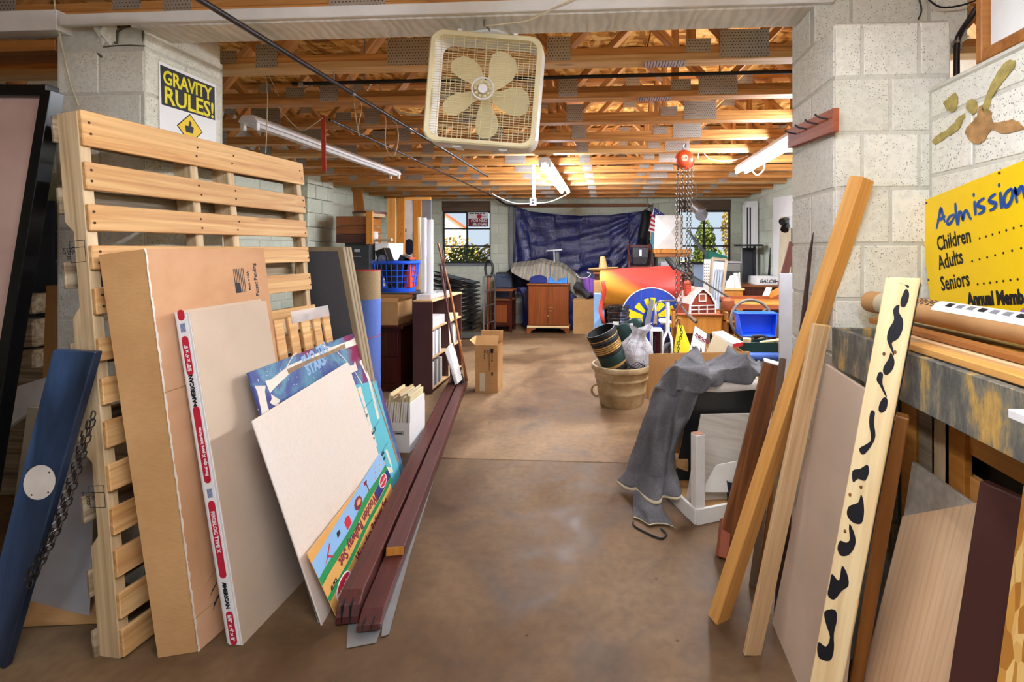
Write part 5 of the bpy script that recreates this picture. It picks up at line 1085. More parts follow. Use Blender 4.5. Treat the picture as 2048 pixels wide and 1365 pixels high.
# bookshelf with contents
t = T('bookshelf', 'low maroon bookshelf seen from its end, holding binders', 'bookshelf', (-1.9, 5.4, 0)); X0, X1, Y0, Y1, ZT = -2.02, -1.815, 4.88, 5.9, .955
for y in (Y0, Y1-.02): box3('side', (X0, y, 0), (X1, y+.02, ZT), 'maroon_lam', t, .002)
box3('divider', (X0, 5.38, .05), (X1, 5.4, ZT), 'maroon_lam', t, .002); box3('back', (X0, Y0+.02, 0), (X0+.008, Y1-.02, ZT), 'maroon_lam', t)
for z in (.04, .36, .66): box3('shelf', (X0+.008, Y0+.02, z), (X1, Y1-.02, z+.018), 'pale_oak', t, .002)
box3('top', (X0, Y0, ZT), (X1+.003, Y1, ZT+.02), 'pale_oak', t, .003)
names = ('white', 'pale', 'grey', 'cream')
for k in range(6):
    h_ = .25+.01*(k % 3); tag(box3('binder', (X0+.03, 4.93+.045*k, .379), (X1-.01-.004*(k % 2), 4.968+.045*k, .379+h_), ('white_paint', 'light_grey', 'white_plastic')[k % 3], bev=.003), f'{ORD[k]} pale binder from the near end, middle bay of the maroon bookshelf', 'binder', 'binders in the near middle bay')
for k in range(6):
    tag(box3('book', (X0+.03, 5.45+.05*k, .379), (X1-.012, 5.492+.05*k, .379+.22+.012*(k % 3)), ('paper', 'cream_plastic', 'mid_grey')[k % 3], bev=.002), f'{ORD[k]} pale book from the near end, far bay of the maroon bookshelf', 'book', 'books in the far bay of the bookshelf')
for k in range(5): tag(box3('binder', (X0+.03, 4.93+.06*k, .059), (X1-.012, 4.98+.06*k, .059+.26), ('white_paint', 'mid_grey')[k % 2], bev=.003), f'{ORD[k]} binder from the near end on the bottom shelf of the maroon bookshelf', 'binder', 'binders on the bottom shelf')
tag(box3('paper_tray', (X0+.03, 4.94, .679), (X1-.01, 5.3, .78), 'white_plastic'), 'white paper tray on the upper bookshelf shelf, near bay', 'tray')
tag(box3('carton', (X0+.03, 5.45, .679), (X1-.01, 5.8, .73), 'cream_plastic'), 'flat cream carton on the upper bookshelf shelf, far bay', 'box')
tr_ = tag(box3('clear_tray', (-2.0, 4.92, .976), (-1.84, 5.5, 1.03), 'clear_plastic', bev=.006), 'clear plastic tray lying on top of the maroon bookshelf', 'tray')
tag(bx('red_folder', (817, 587, 827, 622), 5.5, .03, 'red', None, None), 'red folder showing between the carton and the bookshelf', 'folder')
def tube_open(name, x, y, z0, z1, r, mt, lab, cat):
    return tag(MB().lathe([(r, z0), (r, z1), (r-.003, z1), (r-.003, z0)], 20, M.Translation((x, y, 0)), caps=False).build(name, G[mt], None, smooth=True), lab, cat)
for k, (u, v, r_, y) in enumerate(((847, 436, .034, 5.16), (860, 440, .036, 5.1), (855, 452, .03, 5.26))):
    c = P(u, v, Y=y); tube_open('clear_tube', min(c.x, -1.84-r_), y, 1.031, c.z, r_, 'clear_plastic', ('tall clear plastic tube standing on the bookshelf, left of three', 'tall clear plastic tube standing on the bookshelf, right of three', 'shorter clear plastic tube standing behind the two tall ones')[k], 'tube')
# basket and its stand
t = T('storage_cabinet', 'dark grey cabinet behind the nightstand under the blue basket', 'cabinet', (-2.5, 5.8, 0))
box3('body', (-2.85, 5.5, 0), (-2.1, 6.05, .99), 'dark_grey', t); 
for k in (0, 1): box3('door', (-2.84+.37*k, 5.488, .05), (-2.48+.37*k, 5.5, .95), 'dark_grey', t, .002)
c = P(792, 585, Y=5.78); cb = V((c.x, 5.78, .992)); t = T('laundry_basket', 'bright blue plastic laundry basket full of black things on the grey cabinet', 'basket', cb)
sc_ = M.Translation(cb) @ M.Diagonal((1.18, .85, 1, 1))
def rb_(z): return .2+.04*z/.36
MB().lathe([(0, 0), (.2, 0), (.205, .05), (.2, .052), (.195, .01), (0, .01)], 36, sc_, caps=False).build('base', G['blue_plastic'], t, smooth=True)
MB().lathe([(.236, .33), (.262, .345), (.262, .375), (.245, .37), (.238, .35)], 36, sc_, caps=False).build('rim', G['blue_plastic'], t, smooth=True)
b = MB()
for k in range(26):
    a_ = 2*PI*k/26; b.tube([sc_ @ V((rb_(z)*math.cos(a_), rb_(z)*math.sin(a_), z)) for z in (.05, .2, .34)], .006, 5)
for z in (.12, .19, .26): b.tube([sc_ @ V((rb_(z)*math.cos(2*PI*k/30), rb_(z)*math.sin(2*PI*k/30), z)) for k in range(30)], .0055, 5, True)
b.build('lattice', G['blue_plastic'], t, smooth=True)
for k, (pix, rot, mt, lab) in enumerate((((752, 505, 764, 560), .25, 'black', 'black fabric box tipped inside the blue basket, left side'), ((766, 495, 786, 560), -.35, 'black_gloss', 'round faced black speaker tipped inside the blue basket'), ((790, 510, 815, 560), .45, 'dark_grey', 'dark grey folder lying across the blue basket'), ((812, 514, 825, 560), 0, 'strap_red', 'small red and cream carton in the right side of the blue basket'))):
    x0, x1, z0, z1 = R3(*pix, 5.72); m_ = M.Translation(((x0+x1)/2, 5.74, (1.03+z1)/2)) @ M.Rotation(rot, 4, 'Y')
    tt = T('box' if k != 1 else 'speaker', lab, 'box' if k != 1 else 'speaker', mx=m_)
    MB().cbox((0, 0, 0), (x1-x0, .16, (z1-1.03)*.96)).build('case', G[mt], tt, .006, mx=m_)
    if k == 1: MB().lathe([(.02, .0), (.05, .006), (.045, .0), (.02, .004), (0, .01)], 18, m_ @ M.Translation((0, -.08, .12)) @ M.Rotation(PI/2, 4, 'X'), caps=False).build('cone', G['mid_grey'], tt, smooth=True)
# filing cabinet and drawers on it
t = T('filing_cabinet', 'tall black metal filing cabinet under the wooden drawers', 'cabinet', (-3.3, 6.7, 0)); x0, x1, _, z1 = R3(690, 486, 741, 530, 6.6)
box3('body', (x0, 6.6, 0), (x1, 7.2, z1), 'black', t)
for k in range(4):
    zz = .06+k*(z1-.08)/4; d = box3('drawer', (x0+.012, 6.585, zz), (x1-.012, 6.6, zz+(z1-.08)/4-.015), 'dark_grey', t, .003)
    box3('handle', ((x0+x1)/2-.06, 6.565, zz+.2), ((x0+x1)/2+.06, 6.585, zz+.215), 'steel', d); box3('label_holder', ((x0+x1)/2-.04, 6.58, zz+.27), ((x0+x1)/2+.04, 6.586, zz+.31), 'light_grey', d)
t = T('white_cabinet', 'white metal cabinet beside the black filing cabinet', 'cabinet', P(758, 490, Y=6.7)); x2, x3, _, z2 = R3(742, 486, 777, 520, 6.7); x2 = x1+.01
box3('body', (x2, 6.7, 0), (x3, 7.2, z2), 'white_plastic', t); box3('door', (x2+.01, 6.688, .05), (x3-.01, 6.7, z2-.03), 'white_plastic', t); box3('handle', (x3-.04, 6.67, z2-.4), (x3-.025, 6.688, z2-.25), 'steel', t)
tag(cyl('roll', P(752, 481, Y=6.8), P(784, 480, Y=6.75), .024, G['beige'], None, 14), 'pale paper roll lying on the white metal cabinet', 'roll')
for k, (v0, v1, mt, lab) in enumerate(((466, 485, 'maroon_wood', 'lowest dark wooden drawer stacked on the black filing cabinet'), (450, 465, 'cherry_x', 'middle wooden drawer of the stack on the filing cabinet'), (436, 449, 'cherry_x', 'topmost wooden drawer of the stack on the filing cabinet'))):
    a = P(672, v1, Y=6.62); b_ = P(732, v0, Y=6.62); t = T('drawer', lab, 'drawer', a)
    zz0 = z1+.001+.125*(2-k) if False else z1+.001+.128*k; zz1 = zz0+.122
    box3('front', (a.x, 6.62, zz0), (b_.x, 6.64, zz1), mt, t); box3('side', (a.x+.01, 6.64, zz0), (a.x+.025, 7.1, zz1-.01), 'mid_brown', t); box3('side', (b_.x-.025, 6.64, zz0), (b_.x-.01, 7.1, zz1-.01), 'mid_brown', t); box3('back', (a.x+.01, 7.085, zz0), (b_.x-.01, 7.1, zz1-.01), 'mid_brown', t); box3('base', (a.x+.025, 6.64, zz0+.01), (b_.x-.025, 7.085, zz0+.018), 'mid_brown', t)
ztop = z1+.001+.128*3
t = T('drum', 'round dark rimmed drum tilted on top of the wooden drawers', 'drum', P(735, 418, Y=6.9)); dm = M.Translation(V((P(736, 430, Y=6.9).x, 6.95, ztop-.005))) 
MB().lathe([(0, 0), (.22, 0), (.22, .05), (0, .05)], 30, dm, caps=False).build('shell', G['pallet_end'], t, smooth=True); MB().lathe([(0, .05), (.235, .05), (.24, .065), (.235, .085), (0, .085)], 30, dm, caps=False).build('rim', G['maroon_wood'], t, smooth=True)
tag(panel('brown_board', P(708, 425, Y=6.99), P(729, 425, Y=6.99), P(724, 380, Y=7.05), P(705, 380, Y=7.05), .02, G['mid_brown']), 'small brown board standing upright on the drum', 'board')
tag(box3('pine_box', (P(732, 430, Y=6.55).x, 6.5, z1+.001), (P(745, 430, Y=6.55).x, 6.58, z1+.42), 'orange_pine'), 'narrow upright pine box beside the stacked wooden drawers', 'box') if False else bx('pine_board', (732, 423, 745, 485), 6.58, .03, 'orange_pine', 'narrow upright pine board in front of the stacked drawers', 'board', z0=z1-.02)
tag(MB().lathe([(0, 0), (.05, 0), (.052, .16), (.056, .165), (0, .17)], 18, M.Translation((P(752, 440, Y=6.9).x, 6.85, z2)), caps=False).build('can', G['white_plastic'], None, smooth=True), 'white cylindrical can on the white metal cabinet', 'can')
# tall pine boards and the white door panel
for k, (u0, u1, lab) in enumerate(((774, 791, 'left one of two tall knotty pine boards standing by the left wall'), (792, 808, 'right one of two tall knotty pine boards standing by the left wall'))):
    x0, x1, _, zt = R3(u0, 397, u1, 500, 7.3); tag(board('pine_board', ((x0+x1)/2, 7.3+.02*k, 0), ((x0+x1)/2, 7.32+.02*k, zt), (1, 0, 0), x1-x0-.004, .03, G['orange_pine'] if k else G['yellow_pine']), lab, 'board')
t = T('wardrobe', 'tall pine framed wardrobe with a white panel and dark rounded insert', 'wardrobe', P(825, 500, Y=7.45))
x0, x1, _, zt = R3(809, 401, 828, 500, 7.45); x2 = P(843, 500, Y=7.45).x; x3 = P(862, 500, Y=7.45).x
box3('panel', (x0, 7.45, 0), (x1, 7.47, zt), 'white_paint', t); box3('stile', (x1, 7.43, 0), (x2, 7.47, zt), 'orange_pine', t); box3('rail', (x0, 7.42, zt), (x3, 7.47, zt+.05), 'yellow_pine', t); box3('backing', (x2, 7.46, 0), (x3, 7.48, zt), 'mid_grey', t)
MB().prism([V((a, 7.449, b_)) for a, b_ in pill(x0+.015, x1-.015, P(820, 510, Y=7.45).z, P(820, 478, Y=7.45).z)], (0, -.006, 0)).build('insert', G['navy'], t)
MB().prism([V((a, 7.449, b_)) for a, b_ in pill(x0+.012, x1-.012, P(820, 470, Y=7.45).z, P(820, 408, Y=7.45).z)], (0, -.004, 0)).build('mirror', G['fan_white'], t)
box3('handle', (x0+.02, 7.42, P(820, 465, Y=7.45).z), (x0+.035, 7.449, P(820, 458, Y=7.45).z), 'black', t)
stick('pine_strip', (P(845, 600, Y=6.3).x, 6.3, 0), P(838, 435, Y=6.4), 0, .035, .02, 'white_pine', 'thin pale pine strip leaning behind the clear tubes', 'strip')
# poles, broom, dustpan
t = T('pool_cue', 'long light brown wooden cue leaning on the bookshelf end', 'pole', P(945, 760, Y=5.2))
cyl('shaft', V((P(938, 760, Y=5.1).x, 5.02, .1)), P(900, 580, Y=5.3), .015, G['oak_y'], t, 10, .013); cyl('grip', P(900, 580, Y=5.3), P(876, 487, Y=5.45), .0135, G['rough_brown'], t, 10, .011)
t = T('broom', 'dark red handled broom with black bristles standing on the maroon beams', 'broom', P(915, 765, Y=5.0))
p0, p1 = P(914, 742, Y=4.98), P(881, 530, Y=5.35); cyl('handle', p0, p1, .012, G['maroon_wood'], t, 10); cyl('socket', p0+V((.002, 0, -.03)), p0+(p1-p0)*.06, .022, G['white_plastic'], t, 12)
MB().prism([p0+V((-.05, -.02, -.03)), p0+V((.05, -.02, -.03)), p0+V((.075, -.03, -.155)), p0+V((-.06, -.03, -.155))], (0, .05, 0)).build('bristles', G['black'], t, .006)
t = T('dustpan', 'white dustpan leaning on edge beside the broom', 'dustpan', P(900, 760, Y=4.9))
MB().prism([P(889, 702, Y=4.95), P(897, 692, Y=4.98), P(916, 768, Y=4.86), P(910, 771, Y=4.86)], (.02, .1, .02)).build('pan', G['white_plastic'], t, .003); 
stick('cue_stick', V((P(902, 735, Y=5.2).x, 5.2, .1)), P(886, 500, Y=5.35), 0, .016, .016, 'maroon_wood', 'dark maroon cue leaning behind the broom handle', 'pole')
# open carton on the floor
t = carton(-1.385, -1.145, 4.96, 5.2, 0, .5, 'open cardboard carton standing alone on the floor beside the maroon beams', flaps=(.11, .09))
fpn = [c for c in t.children if c.name.startswith('front_side')][0]; LOC[fpn.name] = M.Identity(4) if False else LOC[fpn.name]
fz = frame((-1.385, 4.9595, 0), (1, 0, 0), (0, 0, 1))
def cart(body, r, h, sz, ang=0, **k): text(body, sz, G['ink'], fpn, fz @ M.Translation((r, h, .0008)) @ M.Rotation(ang, 4, 'Z'), **k)
cart('1981-8071-88', .175, .44, .02, -PI/2, bold=.0004); lq = random.Random(11)
for r_, h1, h0 in ((.148, .45, .24), (.136, .45, .36), (.124, .45, .42), (.108, .45, .42), (.095, .45, .36)):
    h_ = h1
    while h_ > h0:
        dl = lq.uniform(.006, .02); MB().box((r_, h_-dl, .0005), (r_+.007, h_, .0008)).build('print', G['ink'], fpn, mx=fz); h_ -= dl+.005
MB().box((.165, .42, .0005), (.195, .465, .0008)).build('printed_mark', G['ink'], fpn, mx=fz); cart('21', .168, .43, .026, bold=.001) if False else None
MB().prism([V((.17, .2, .0008)), V((.195, .2, .0008)), V((.1825, .225, .0008))], (0, 0, .0003)).build('printed_arrow', G['ink'], fpn, mx=fz); MB().box((.176, .18, .0005), (.189, .2, .001)).build('printed_arrow', G['ink'], fpn, mx=fz)
MB().box((.05, .02, .0004), (.105, .21, .0012)).build('tape', G['beige'], fpn, mx=fz)
# stacked folding chairs, hand truck
o0 = P(905, 652, Y=8.1); base = M.Translation((-2.62, 8.15, .14)) @ M.Rotation(.02, 4, 'Y')
fcm = T('folding_chair', 'topmost black folding chair of the tilted stack by the hand truck', 'chair', mx=M.Identity(4), group='stacked folding chairs')
L_, W_ = .82, .44
def loop(x0, x1, y0, y1, r): return [(x0+r, y0, 0), (x1-r, y0, 0), (x1, y0+r, 0), (x1, y1-r, 0), (x1-r, y1, 0), (x0+r, y1, 0), (x0, y1-r, 0), (x0, y0+r, 0)]
MB().tube(curve(loop(-L_/2, L_/2, -W_/2, W_/2, .06), 3, True), .011, 6, True).build('frame', G['black_gloss'], fcm, smooth=True)
MB().tube(curve([V(p)+V((0, 0, -.02)) for p in loop(-L_/2+.04, L_/2-.15, -W_/2+.03, W_/2-.03, .05)], 3, True), .01, 6, True).build('leg', G['steel'], fcm, smooth=True)
MB().box((-.2, -W_/2+.02, -.012), (.16, W_/2-.02, .01)).build('seat', G['black'], fcm, .008); MB().box((.24, -W_/2+.015, -.008), (L_/2-.02, W_/2-.015, .012)).build('backrest', G['black'], fcm, .006)
tops = ['topmost', 'second from the top', 'third from the top', 'fourth from the top', 'fifth from the top', 'sixth from the top', 'seventh from the top', 'eighth from the top', 'ninth from the top', 'tenth from the top', 'eleventh from the top', 'bottom']
for k in range(12):
    m_ = M.Translation((-2.66+.012*math.sin(k*2.1), 8.15, 1.02-.078*k)) @ M.Rotation(math.radians(13-1.05*k), 4, 'Y') @ M.Rotation(.04*math.sin(k*1.7), 4, 'Z')
    if k == 0: fcm.matrix_basis = m_; LOC[fcm.name] = m_
    else: dup(fcm, m_, f'black folding chair lying flat in the tilted stack, {tops[k]}')
t = T('hand_truck', 'grey tubular hand truck standing at the right end of the chair stack', 'hand truck', P(978, 655, Y=8.0)); xa, xb = P(969, 600, Y=7.95).x, P(985, 600, Y=8.3).x
MB().tube(curve([(xa, 7.9, .04), (xa, 7.9, .5), (xa, 7.9, 1.0), (xa+.03, 7.93, 1.06), (xa+.1, 8.1, 1.06), (xa+.08, 8.35, 1.02), (xa+.08, 8.36, .5), (xa+.08, 8.36, .04)], 4), .014, 8).build('frame', G['steel'], t, smooth=True)
for z in (.25, .55, .8): cyl('crossbar', (xa, 7.9, z), (xa+.08, 8.36, z), .01, G['steel'], t, 8)
box3('toe_plate', (-3.05, 7.88, .02), (xa+.08, 8.38, .035), 'steel', t)
for y in (7.93, 8.33): MB().lathe([(0, -.02), (.05, -.02), (.055, 0), (.05, .02), (0, .02)], 16, M.Translation((xa+.08, y, .056)) @ M.Rotation(PI/2, 4, 'X'), caps=False).build('wheel', G['black'], t, smooth=True)
t = T('paddle', 'wooden handled paddle with a black looped grip behind the chair stack', 'paddle', P(977, 560, Y=8.75))
c = P(978, 537, Y=8.75); MB().tube(curve([c+V((.07*math.cos(a_), 0, .14*math.sin(a_)*(1 if math.sin(a_) > 0 else 1.2))) for a_ in [2*PI*k/12 for k in range(12)]], 2, True), .022, 8, True).build('loop', G['black'], t, smooth=True)
cyl('handle', c+V((0, 0, -.16)), V((c.x-.01, 8.7, 0)), .03, G['red_wood'], t, 12)
# drawer tower, side cabinet
t = T('drawer_tower', 'dark blue grey plastic drawer tower against the back wall', 'drawers', P(1008, 600, Y=9.1)); x0, x1, _, z1 = R3(991, 546, 1024, 600, 9.1)
box3('shell', (x0, 9.12, 0), (x1, 9.4, z1), 'dark_grey', t)
for k in range(4):
    h_ = (z1-.04)/4; d = box3('drawer', (x0+.01, 9.1, .02+k*h_), (x1-.01, 9.12, .01+(k+1)*h_), MAT.setdefault('slate', plain('slate', '#4a5468', .45)) and 'slate', t, .004); wire('handle', [((x0+x1)/2-.05, 9.095, (k+1)*h_-.02), ((x0+x1)/2, 9.085, (k+1)*h_-.05), ((x0+x1)/2+.05, 9.095, (k+1)*h_-.02)], .008, G['deep_blue'], d)
t = T('side_cabinet', 'brown wooden side cabinet with an open shelf left of the blue cover', 'cabinet', (-1.9, 8.7, 0)); x0, x1 = -2.12, -1.7
x0, x1 = P(983, 600, Y=8.62).x, P(1022, 600, Y=8.62).x
box3('top', (x0-.02, 8.58, .75), (x1+.04, 9.0, .78), 'cherry_x', t); box3('shelf', (x0, 8.6, .58), (x1+.02, 8.98, .6), 'cherry_x', t); box3('body', (x0, 8.62, .1), (x1+.02, 8.98, .58), 'dark_cherry', t)
d = box3('door', (x0+.02, 8.6, .13), (x1-.02, 8.62, .55), 'dark_cherry', t); box3('door_panel', (x0+.07, 8.592, .18), (x1-.07, 8.6, .5), 'cherry', d, .006); box3('knob', (x0+.035, 8.58, .34), (x0+.05, 8.6, .36), 'brass', d)
for x in (x0, x1-.02):
    for y in (8.6, 8.94): box3('leg', (x, y, 0), (x+.04, y+.04, .75 if y < 8.7 else .1), 'dark_cherry', t)
# hung tarp
def tarp(a, b):
    top = interp([[P(u, v, Y=9.55) for u, v in ((1032, 413), (1060, 423), (1110, 429), (1160, 432), (1220, 430), (1256, 426), (1287, 422))]]*2, 0, a)
    bot = interp([[P(u, v, Y=9.5) for u, v in ((1029, 590), (1060, 585), (1110, 590), (1160, 595), (1220, 590), (1262, 570), (1300, 545))]]*2, 0, a)
    p = top.lerp(bot, b); r_ = math.hypot((a-1)*2.4, b*1.2); an = math.atan2(b, (1-a)*1.6+.02); l_ = math.hypot(a*2, b)
    an2 = math.atan2(b, a*1.7+.03)
    return p+V((0, -.06*b-.03*math.sin(an*22)*min(1, r_*1.1)*math.exp(-(1-a)*1.3)-.025*math.sin(an2*17)*min(1, l_)*math.exp(-a*2)-.03*math.sin(b*13+a*3)*(1-abs(2*a-1))*math.exp(-b)-.014*math.sin(a*40+b*22)*math.sin(b*30-a*13), 0))
t = T('tarp', 'navy blue tarpaulin hung sagging across the back wall between the windows', 'tarp', (-.5, 9.5, 1.5)); MB().grid(tarp, 90, 60).build('sheet', G['tarp'], t, smooth=True)
wire('rope', [P(1000, 405, Y=9.5), P(1032, 413, Y=9.55)], .008, G['black'], t); wire('rope', [P(1287, 422, Y=9.55), P(1308, 408, Y=9.5)], .008, G['black'], t)
tr = ST(MB().box((-1.98, 9.6, 0), (-1.9, 9.69, 2.4)).build('trim_1', G['mid_grey'], None, .004)); ST(MB().box((.85, 9.6, 0), (.93, 9.69, 2.4)).build('trim_2', G['mid_grey'], None, .004)); ST(MB().box((-1.9, 9.62, 2.36), (.85, 9.69, 2.42)).build('trim_3', G['rough_brown'], None, .004))
for k, (a, b_, lab) in enumerate((((1128, 437), (1150, 418), 'left slanting pale brace above the tarp'), ((1178, 437), (1156, 418), 'right slanting pale brace above the tarp'), ((1153, 438), (1153, 416), 'upright pale brace above the tarp'))): tag(board('brace', P(*a, Y=9.64), P(*b_, Y=9.64), (1, 0, 0), .035, .02, G['beige']), lab, 'brace')
tag(wire('cable', [P(900, 350, Y=8), P(985, 393, Y=9.3), P(1010, 408, Y=9.4), P(1035, 412, Y=9.5)], .02, G['black']), 'thick black cable running to the tarp corner', 'cable')
def gar(a, b):
    p = interp([pr_((1284, 425, 9.3), (1292, 420, 9.25), (1303, 424, 9.3)), pr_((1280, 450, 9.28), (1294, 452, 9.12), (1309, 455, 9.3)), pr_((1276, 474, 9.28), (1292, 480, 9.1), (1312, 478, 9.3)), pr_((1282, 490, 9.28), (1296, 500, 9.15), (1312, 506, 9.3))], a, b); return p+V((0, .02*math.sin(b*16+a*4), 0))
t = T('garment_bag', 'black plastic garment bag hanging at the right end of the tarp', 'bag', P(1295, 450, Y=9.25)); MB().grid(gar, 16, 16).build('bag', G['black'], t, smooth=True, thick=.01); wire('hanger_hook', [P(1294, 424, Y=9.27), P(1296, 412, Y=9.275), V((P(1294, 410, Y=9.275).x, 9.275, 2.512))], .008, G['steel'], t)
# covered shape with striped rug
t = T('covered_bench', 'large shape covered by a navy tarp in front of the back wall', 'cover', (-1, 9.0, 0))
def cov(a, b):
    x = -1.68+1.66*a; top = .8-.2*max(0, a-.6); ins = .32*min(1, max(0, b))
    z = top*(1-b)+.002; return V((x+.3*b*(1-2*a)*1.0+.03*math.sin(b*9+a*8), 8.88+.03*math.sin(a*26+b*4)*b, z))
MB().grid(cov, 40, 14).build('front_fold', G['tarp'], t, smooth=True, thick=.01); box3('body', (-1.6, 8.93, 0), (-.2, 9.4, .8), 'deep_blue', t, .08)
def rug(a, b):
    p = interp([pr_((1024, 528, 9.3), (1060, 522, 9.3), (1085, 518, 9.3), (1112, 522, 9.3), (1135, 532, 9.3), (1158, 552, 9.25), (1172, 580, 9.2)), pr_((1022, 536, 9.05), (1060, 532, 9.02), (1090, 528, 9.0), (1118, 535, 8.98), (1142, 548, 8.97), (1162, 570, 8.95), (1176, 592, 8.9)), pr_((1022, 543, 8.84), (1055, 562, 8.83), (1085, 572, 8.83), (1112, 575, 8.83), (1136, 580, 8.83), (1150, 590, 8.83), (1165, 605, 8.8))], a, b); return p+V((0, -.012*math.sin(b*30), .012*math.sin(b*24+a*3)))
tag(MB().grid(rug, 16, 50).build('striped_rug', G['striped_rug'], None, smooth=True, thick=.015), 'grey and ochre striped rug thrown over the covered shape', 'rug')
t = T('t_stand', 'white metal T bar with a grey cylinder sticking up behind the rug', 'stand', P(1108, 510, Y=9.3)); cyl('post', P(1109, 535, Y=9.2), P(1108, 502, Y=9.2), .012, G['white_plastic'], t, 8); cyl('bar', P(1093, 502, Y=9.2), P(1124, 500, Y=9.2), .014, G['white_plastic'], t, 8); cyl('cylinder', P(1115, 535, Y=9.35), P(1113, 505, Y=9.35), .055, G['mid_grey'], t, 20)
tag(MB().tube(curve([P(1150, 570, Y=8.75), P(1165, 580, Y=8.72), P(1180, 594, Y=8.68)], 4), [.07+.02*math.sin(k) for k in range(9)], 14).build('bolster', G['dark_grey'], None, smooth=True), 'dark grey crumpled bolster hanging at the end of the rug', 'bolster')
tag(MB().tube([P(1016, 548, Y=9.25), P(1028, 538, Y=9.2), P(1026, 530, Y=9.2)], [.05, .055, .03], 10).build('shoe', G['black'], None, smooth=True), 'black shoe lying on the drawer tower by the rug', 'shoe')
# two door cabinet
t = T('cabinet', 'reddish wooden two door cabinet with brass latches at the room centre', 'cabinet', (-1.05, 8.6, 0)); x0, x1 = -1.42, -.69
box3('carcass', (x0, 8.54, .13), (x1, 8.78, .86), 'cherry', t); box3('top', (x0-.02, 8.51, .86), (x1+.02, 8.8, .895), 'cherry_x', t, .008)
for k in (0, 1):
    d = box3('door', (x0+.015+.352*k, 8.522, .15), (x0+.36+.352*k-.004, 8.54, .85), 'cherry', t, .003)
MB().cbox((-1.0, 8.515, .47), (.07, .012, .022)).build('latch', G['brass'], t, .003); MB().cbox((-1.005, 8.515, .41), (.06, .012, .02)).build('latch', G['brass'], t, .003); MB().cbox((-1.055, 8.51, .32), (.025, .015, .035)).build('padlock', G['brass'], t, .004)
box3('base_rail', (x0-.015, 8.515, .1), (x1+.015, 8.78, .14), 'white_pine', t)
for s_, xx in ((1, x0-.02), (-1, x1+.02)):
    MB().prism([V((xx, 8.515, 0)), V((xx+s_*.07, 8.515, 0)), V((xx+s_*.085, 8.515, .05)), V((xx+s_*.16, 8.515, .085)), V((xx+s_*.16, 8.515, .105)), V((xx, 8.515, .105))], (0, .03, 0)).build('bracket_foot', G['cherry_x'], t); box3('rear_foot', (xx if s_ > 0 else xx-.05, 8.73, 0), (xx+.05 if s_ > 0 else xx, 8.78, .105), 'cherry_x', t)
pts = [V((x0+.01, 8.6, .896)), V((x0+.33, 8.6, .896)), V((x0+.33, 8.6, .93))]+[V((x0+.17+.16*math.cos(a_), 8.6, .95+.09*math.sin(a_))) for a_ in [PI*k/10 for k in range(11)]]+[V((x0+.01, 8.6, .93))]
tag(MB().prism(pts, (0, .12, 0)).build('arched_board', G['deep_blue'], None, .004), 'dark blue arched board lying on the two door cabinet', 'board')
def clo(a, b): return V((x0+.36+.34*a, 8.56+.2*b, .9+.1*math.sin(PI*b)*(.6+.4*math.sin(a*7+b*3))+.03*math.sin(a*13)*b))
tag(MB().grid(clo, 16, 12).build('blue_cloth', MAT.setdefault('bright_cloth', plain('bright_cloth', '#3f8be0', .6)), None, smooth=True, thick=.012), 'bright blue folded plastic cloth on the two door cabinet', 'cloth')

# ------------------------------------------------------------------ cluttered right half of the back room
# planter with its contents
pc = P(1243, 800, Y=4.72); pc = V((pc.x, 4.72, 0)); t = T('planter', 'large round beige half barrel planter with ring handle on the floor', 'planter', pc)
pm2 = M.Translation(pc)
MB().lathe([(0, 0), (.205, 0), (.215, .02), (.232, .12), (.236, .125), (.238, .14), (.236, .15), (.255, .25), (.262, .256), (.262, .27), (.257, .276), (.27, .33), (.292, .345), (.297, .37), (.29, .39), (.27, .392), (.258, .375), (.235, .15), (.2, .03), (0, .03)], 48, pm2, caps=False).build('tub', G['barrel'], t, smooth=True)
MB().tube([pc+V((-.245-.045*math.sin(a_), -.1-.0*a_, .15+.055*math.cos(a_))) for a_ in [PI*k/8 for k in range(-1, 10)]], .012, 8).build('handle', G['barrel'], t, smooth=True)
box3('soil', (0, 0, 0), (.001, .001, .001), 'black') if False else MB().lathe([(0, .3), (.24, .3), (.24, .29), (0, .29)], 24, pm2, caps=False).build('lining', G['black'], t)
a0, a1 = P(1231, 730, Y=4.66), P(1197, 652, Y=4.6); ax = (a1-a0).normalized(); a0 = a0-ax*.05
t = T('pot_stack', 'tilted stack of black plastic pots with gold bands in the planter', 'pots', a0)
sm_ = frame(a0, ax.orthogonal(), ax.cross(ax.orthogonal())); sm_ = V((0, 0, 1)).rotation_difference(ax).to_matrix().to_4x4(); sm_.translation = a0; sm_ = sm_ @ M.Diagonal((1.1, 1.1, 1.32, 1))
zz = 0
for k, (mt, h_, r_) in enumerate((('black', .045, .108), ('gold', .022, .116), ('green_dark', .075, .118), ('black', .022, .122), ('gold', .014, .124), ('gold', .014, .125), ('gold', .014, .126), ('gold', .014, .126), ('black', .018, .127), ('dark_grey', .018, .128), ('gold', .01, .13), ('black', .045, .131))):
    last = k == 11; rr0 = r_-.012
    prof = [(r_-.012, zz), (r_, zz+.003), (r_+.004, zz+h_-.004), (r_+.002, zz+h_)] + ([(r_-.006, zz+h_), (r_-.03, zz-.12), (0, zz-.12)] if last else [(rr0, zz+h_)])
    MB().lathe(prof, 28, sm_, caps=False).build('pot_rim', G[mt], t, smooth=True); zz += h_+.001
BPR = [(0, .12), (.2, .155), (.45, .16), (.62, .125), (.76, .075), (.84, .062), (.92, .085), (1.001, .11)]
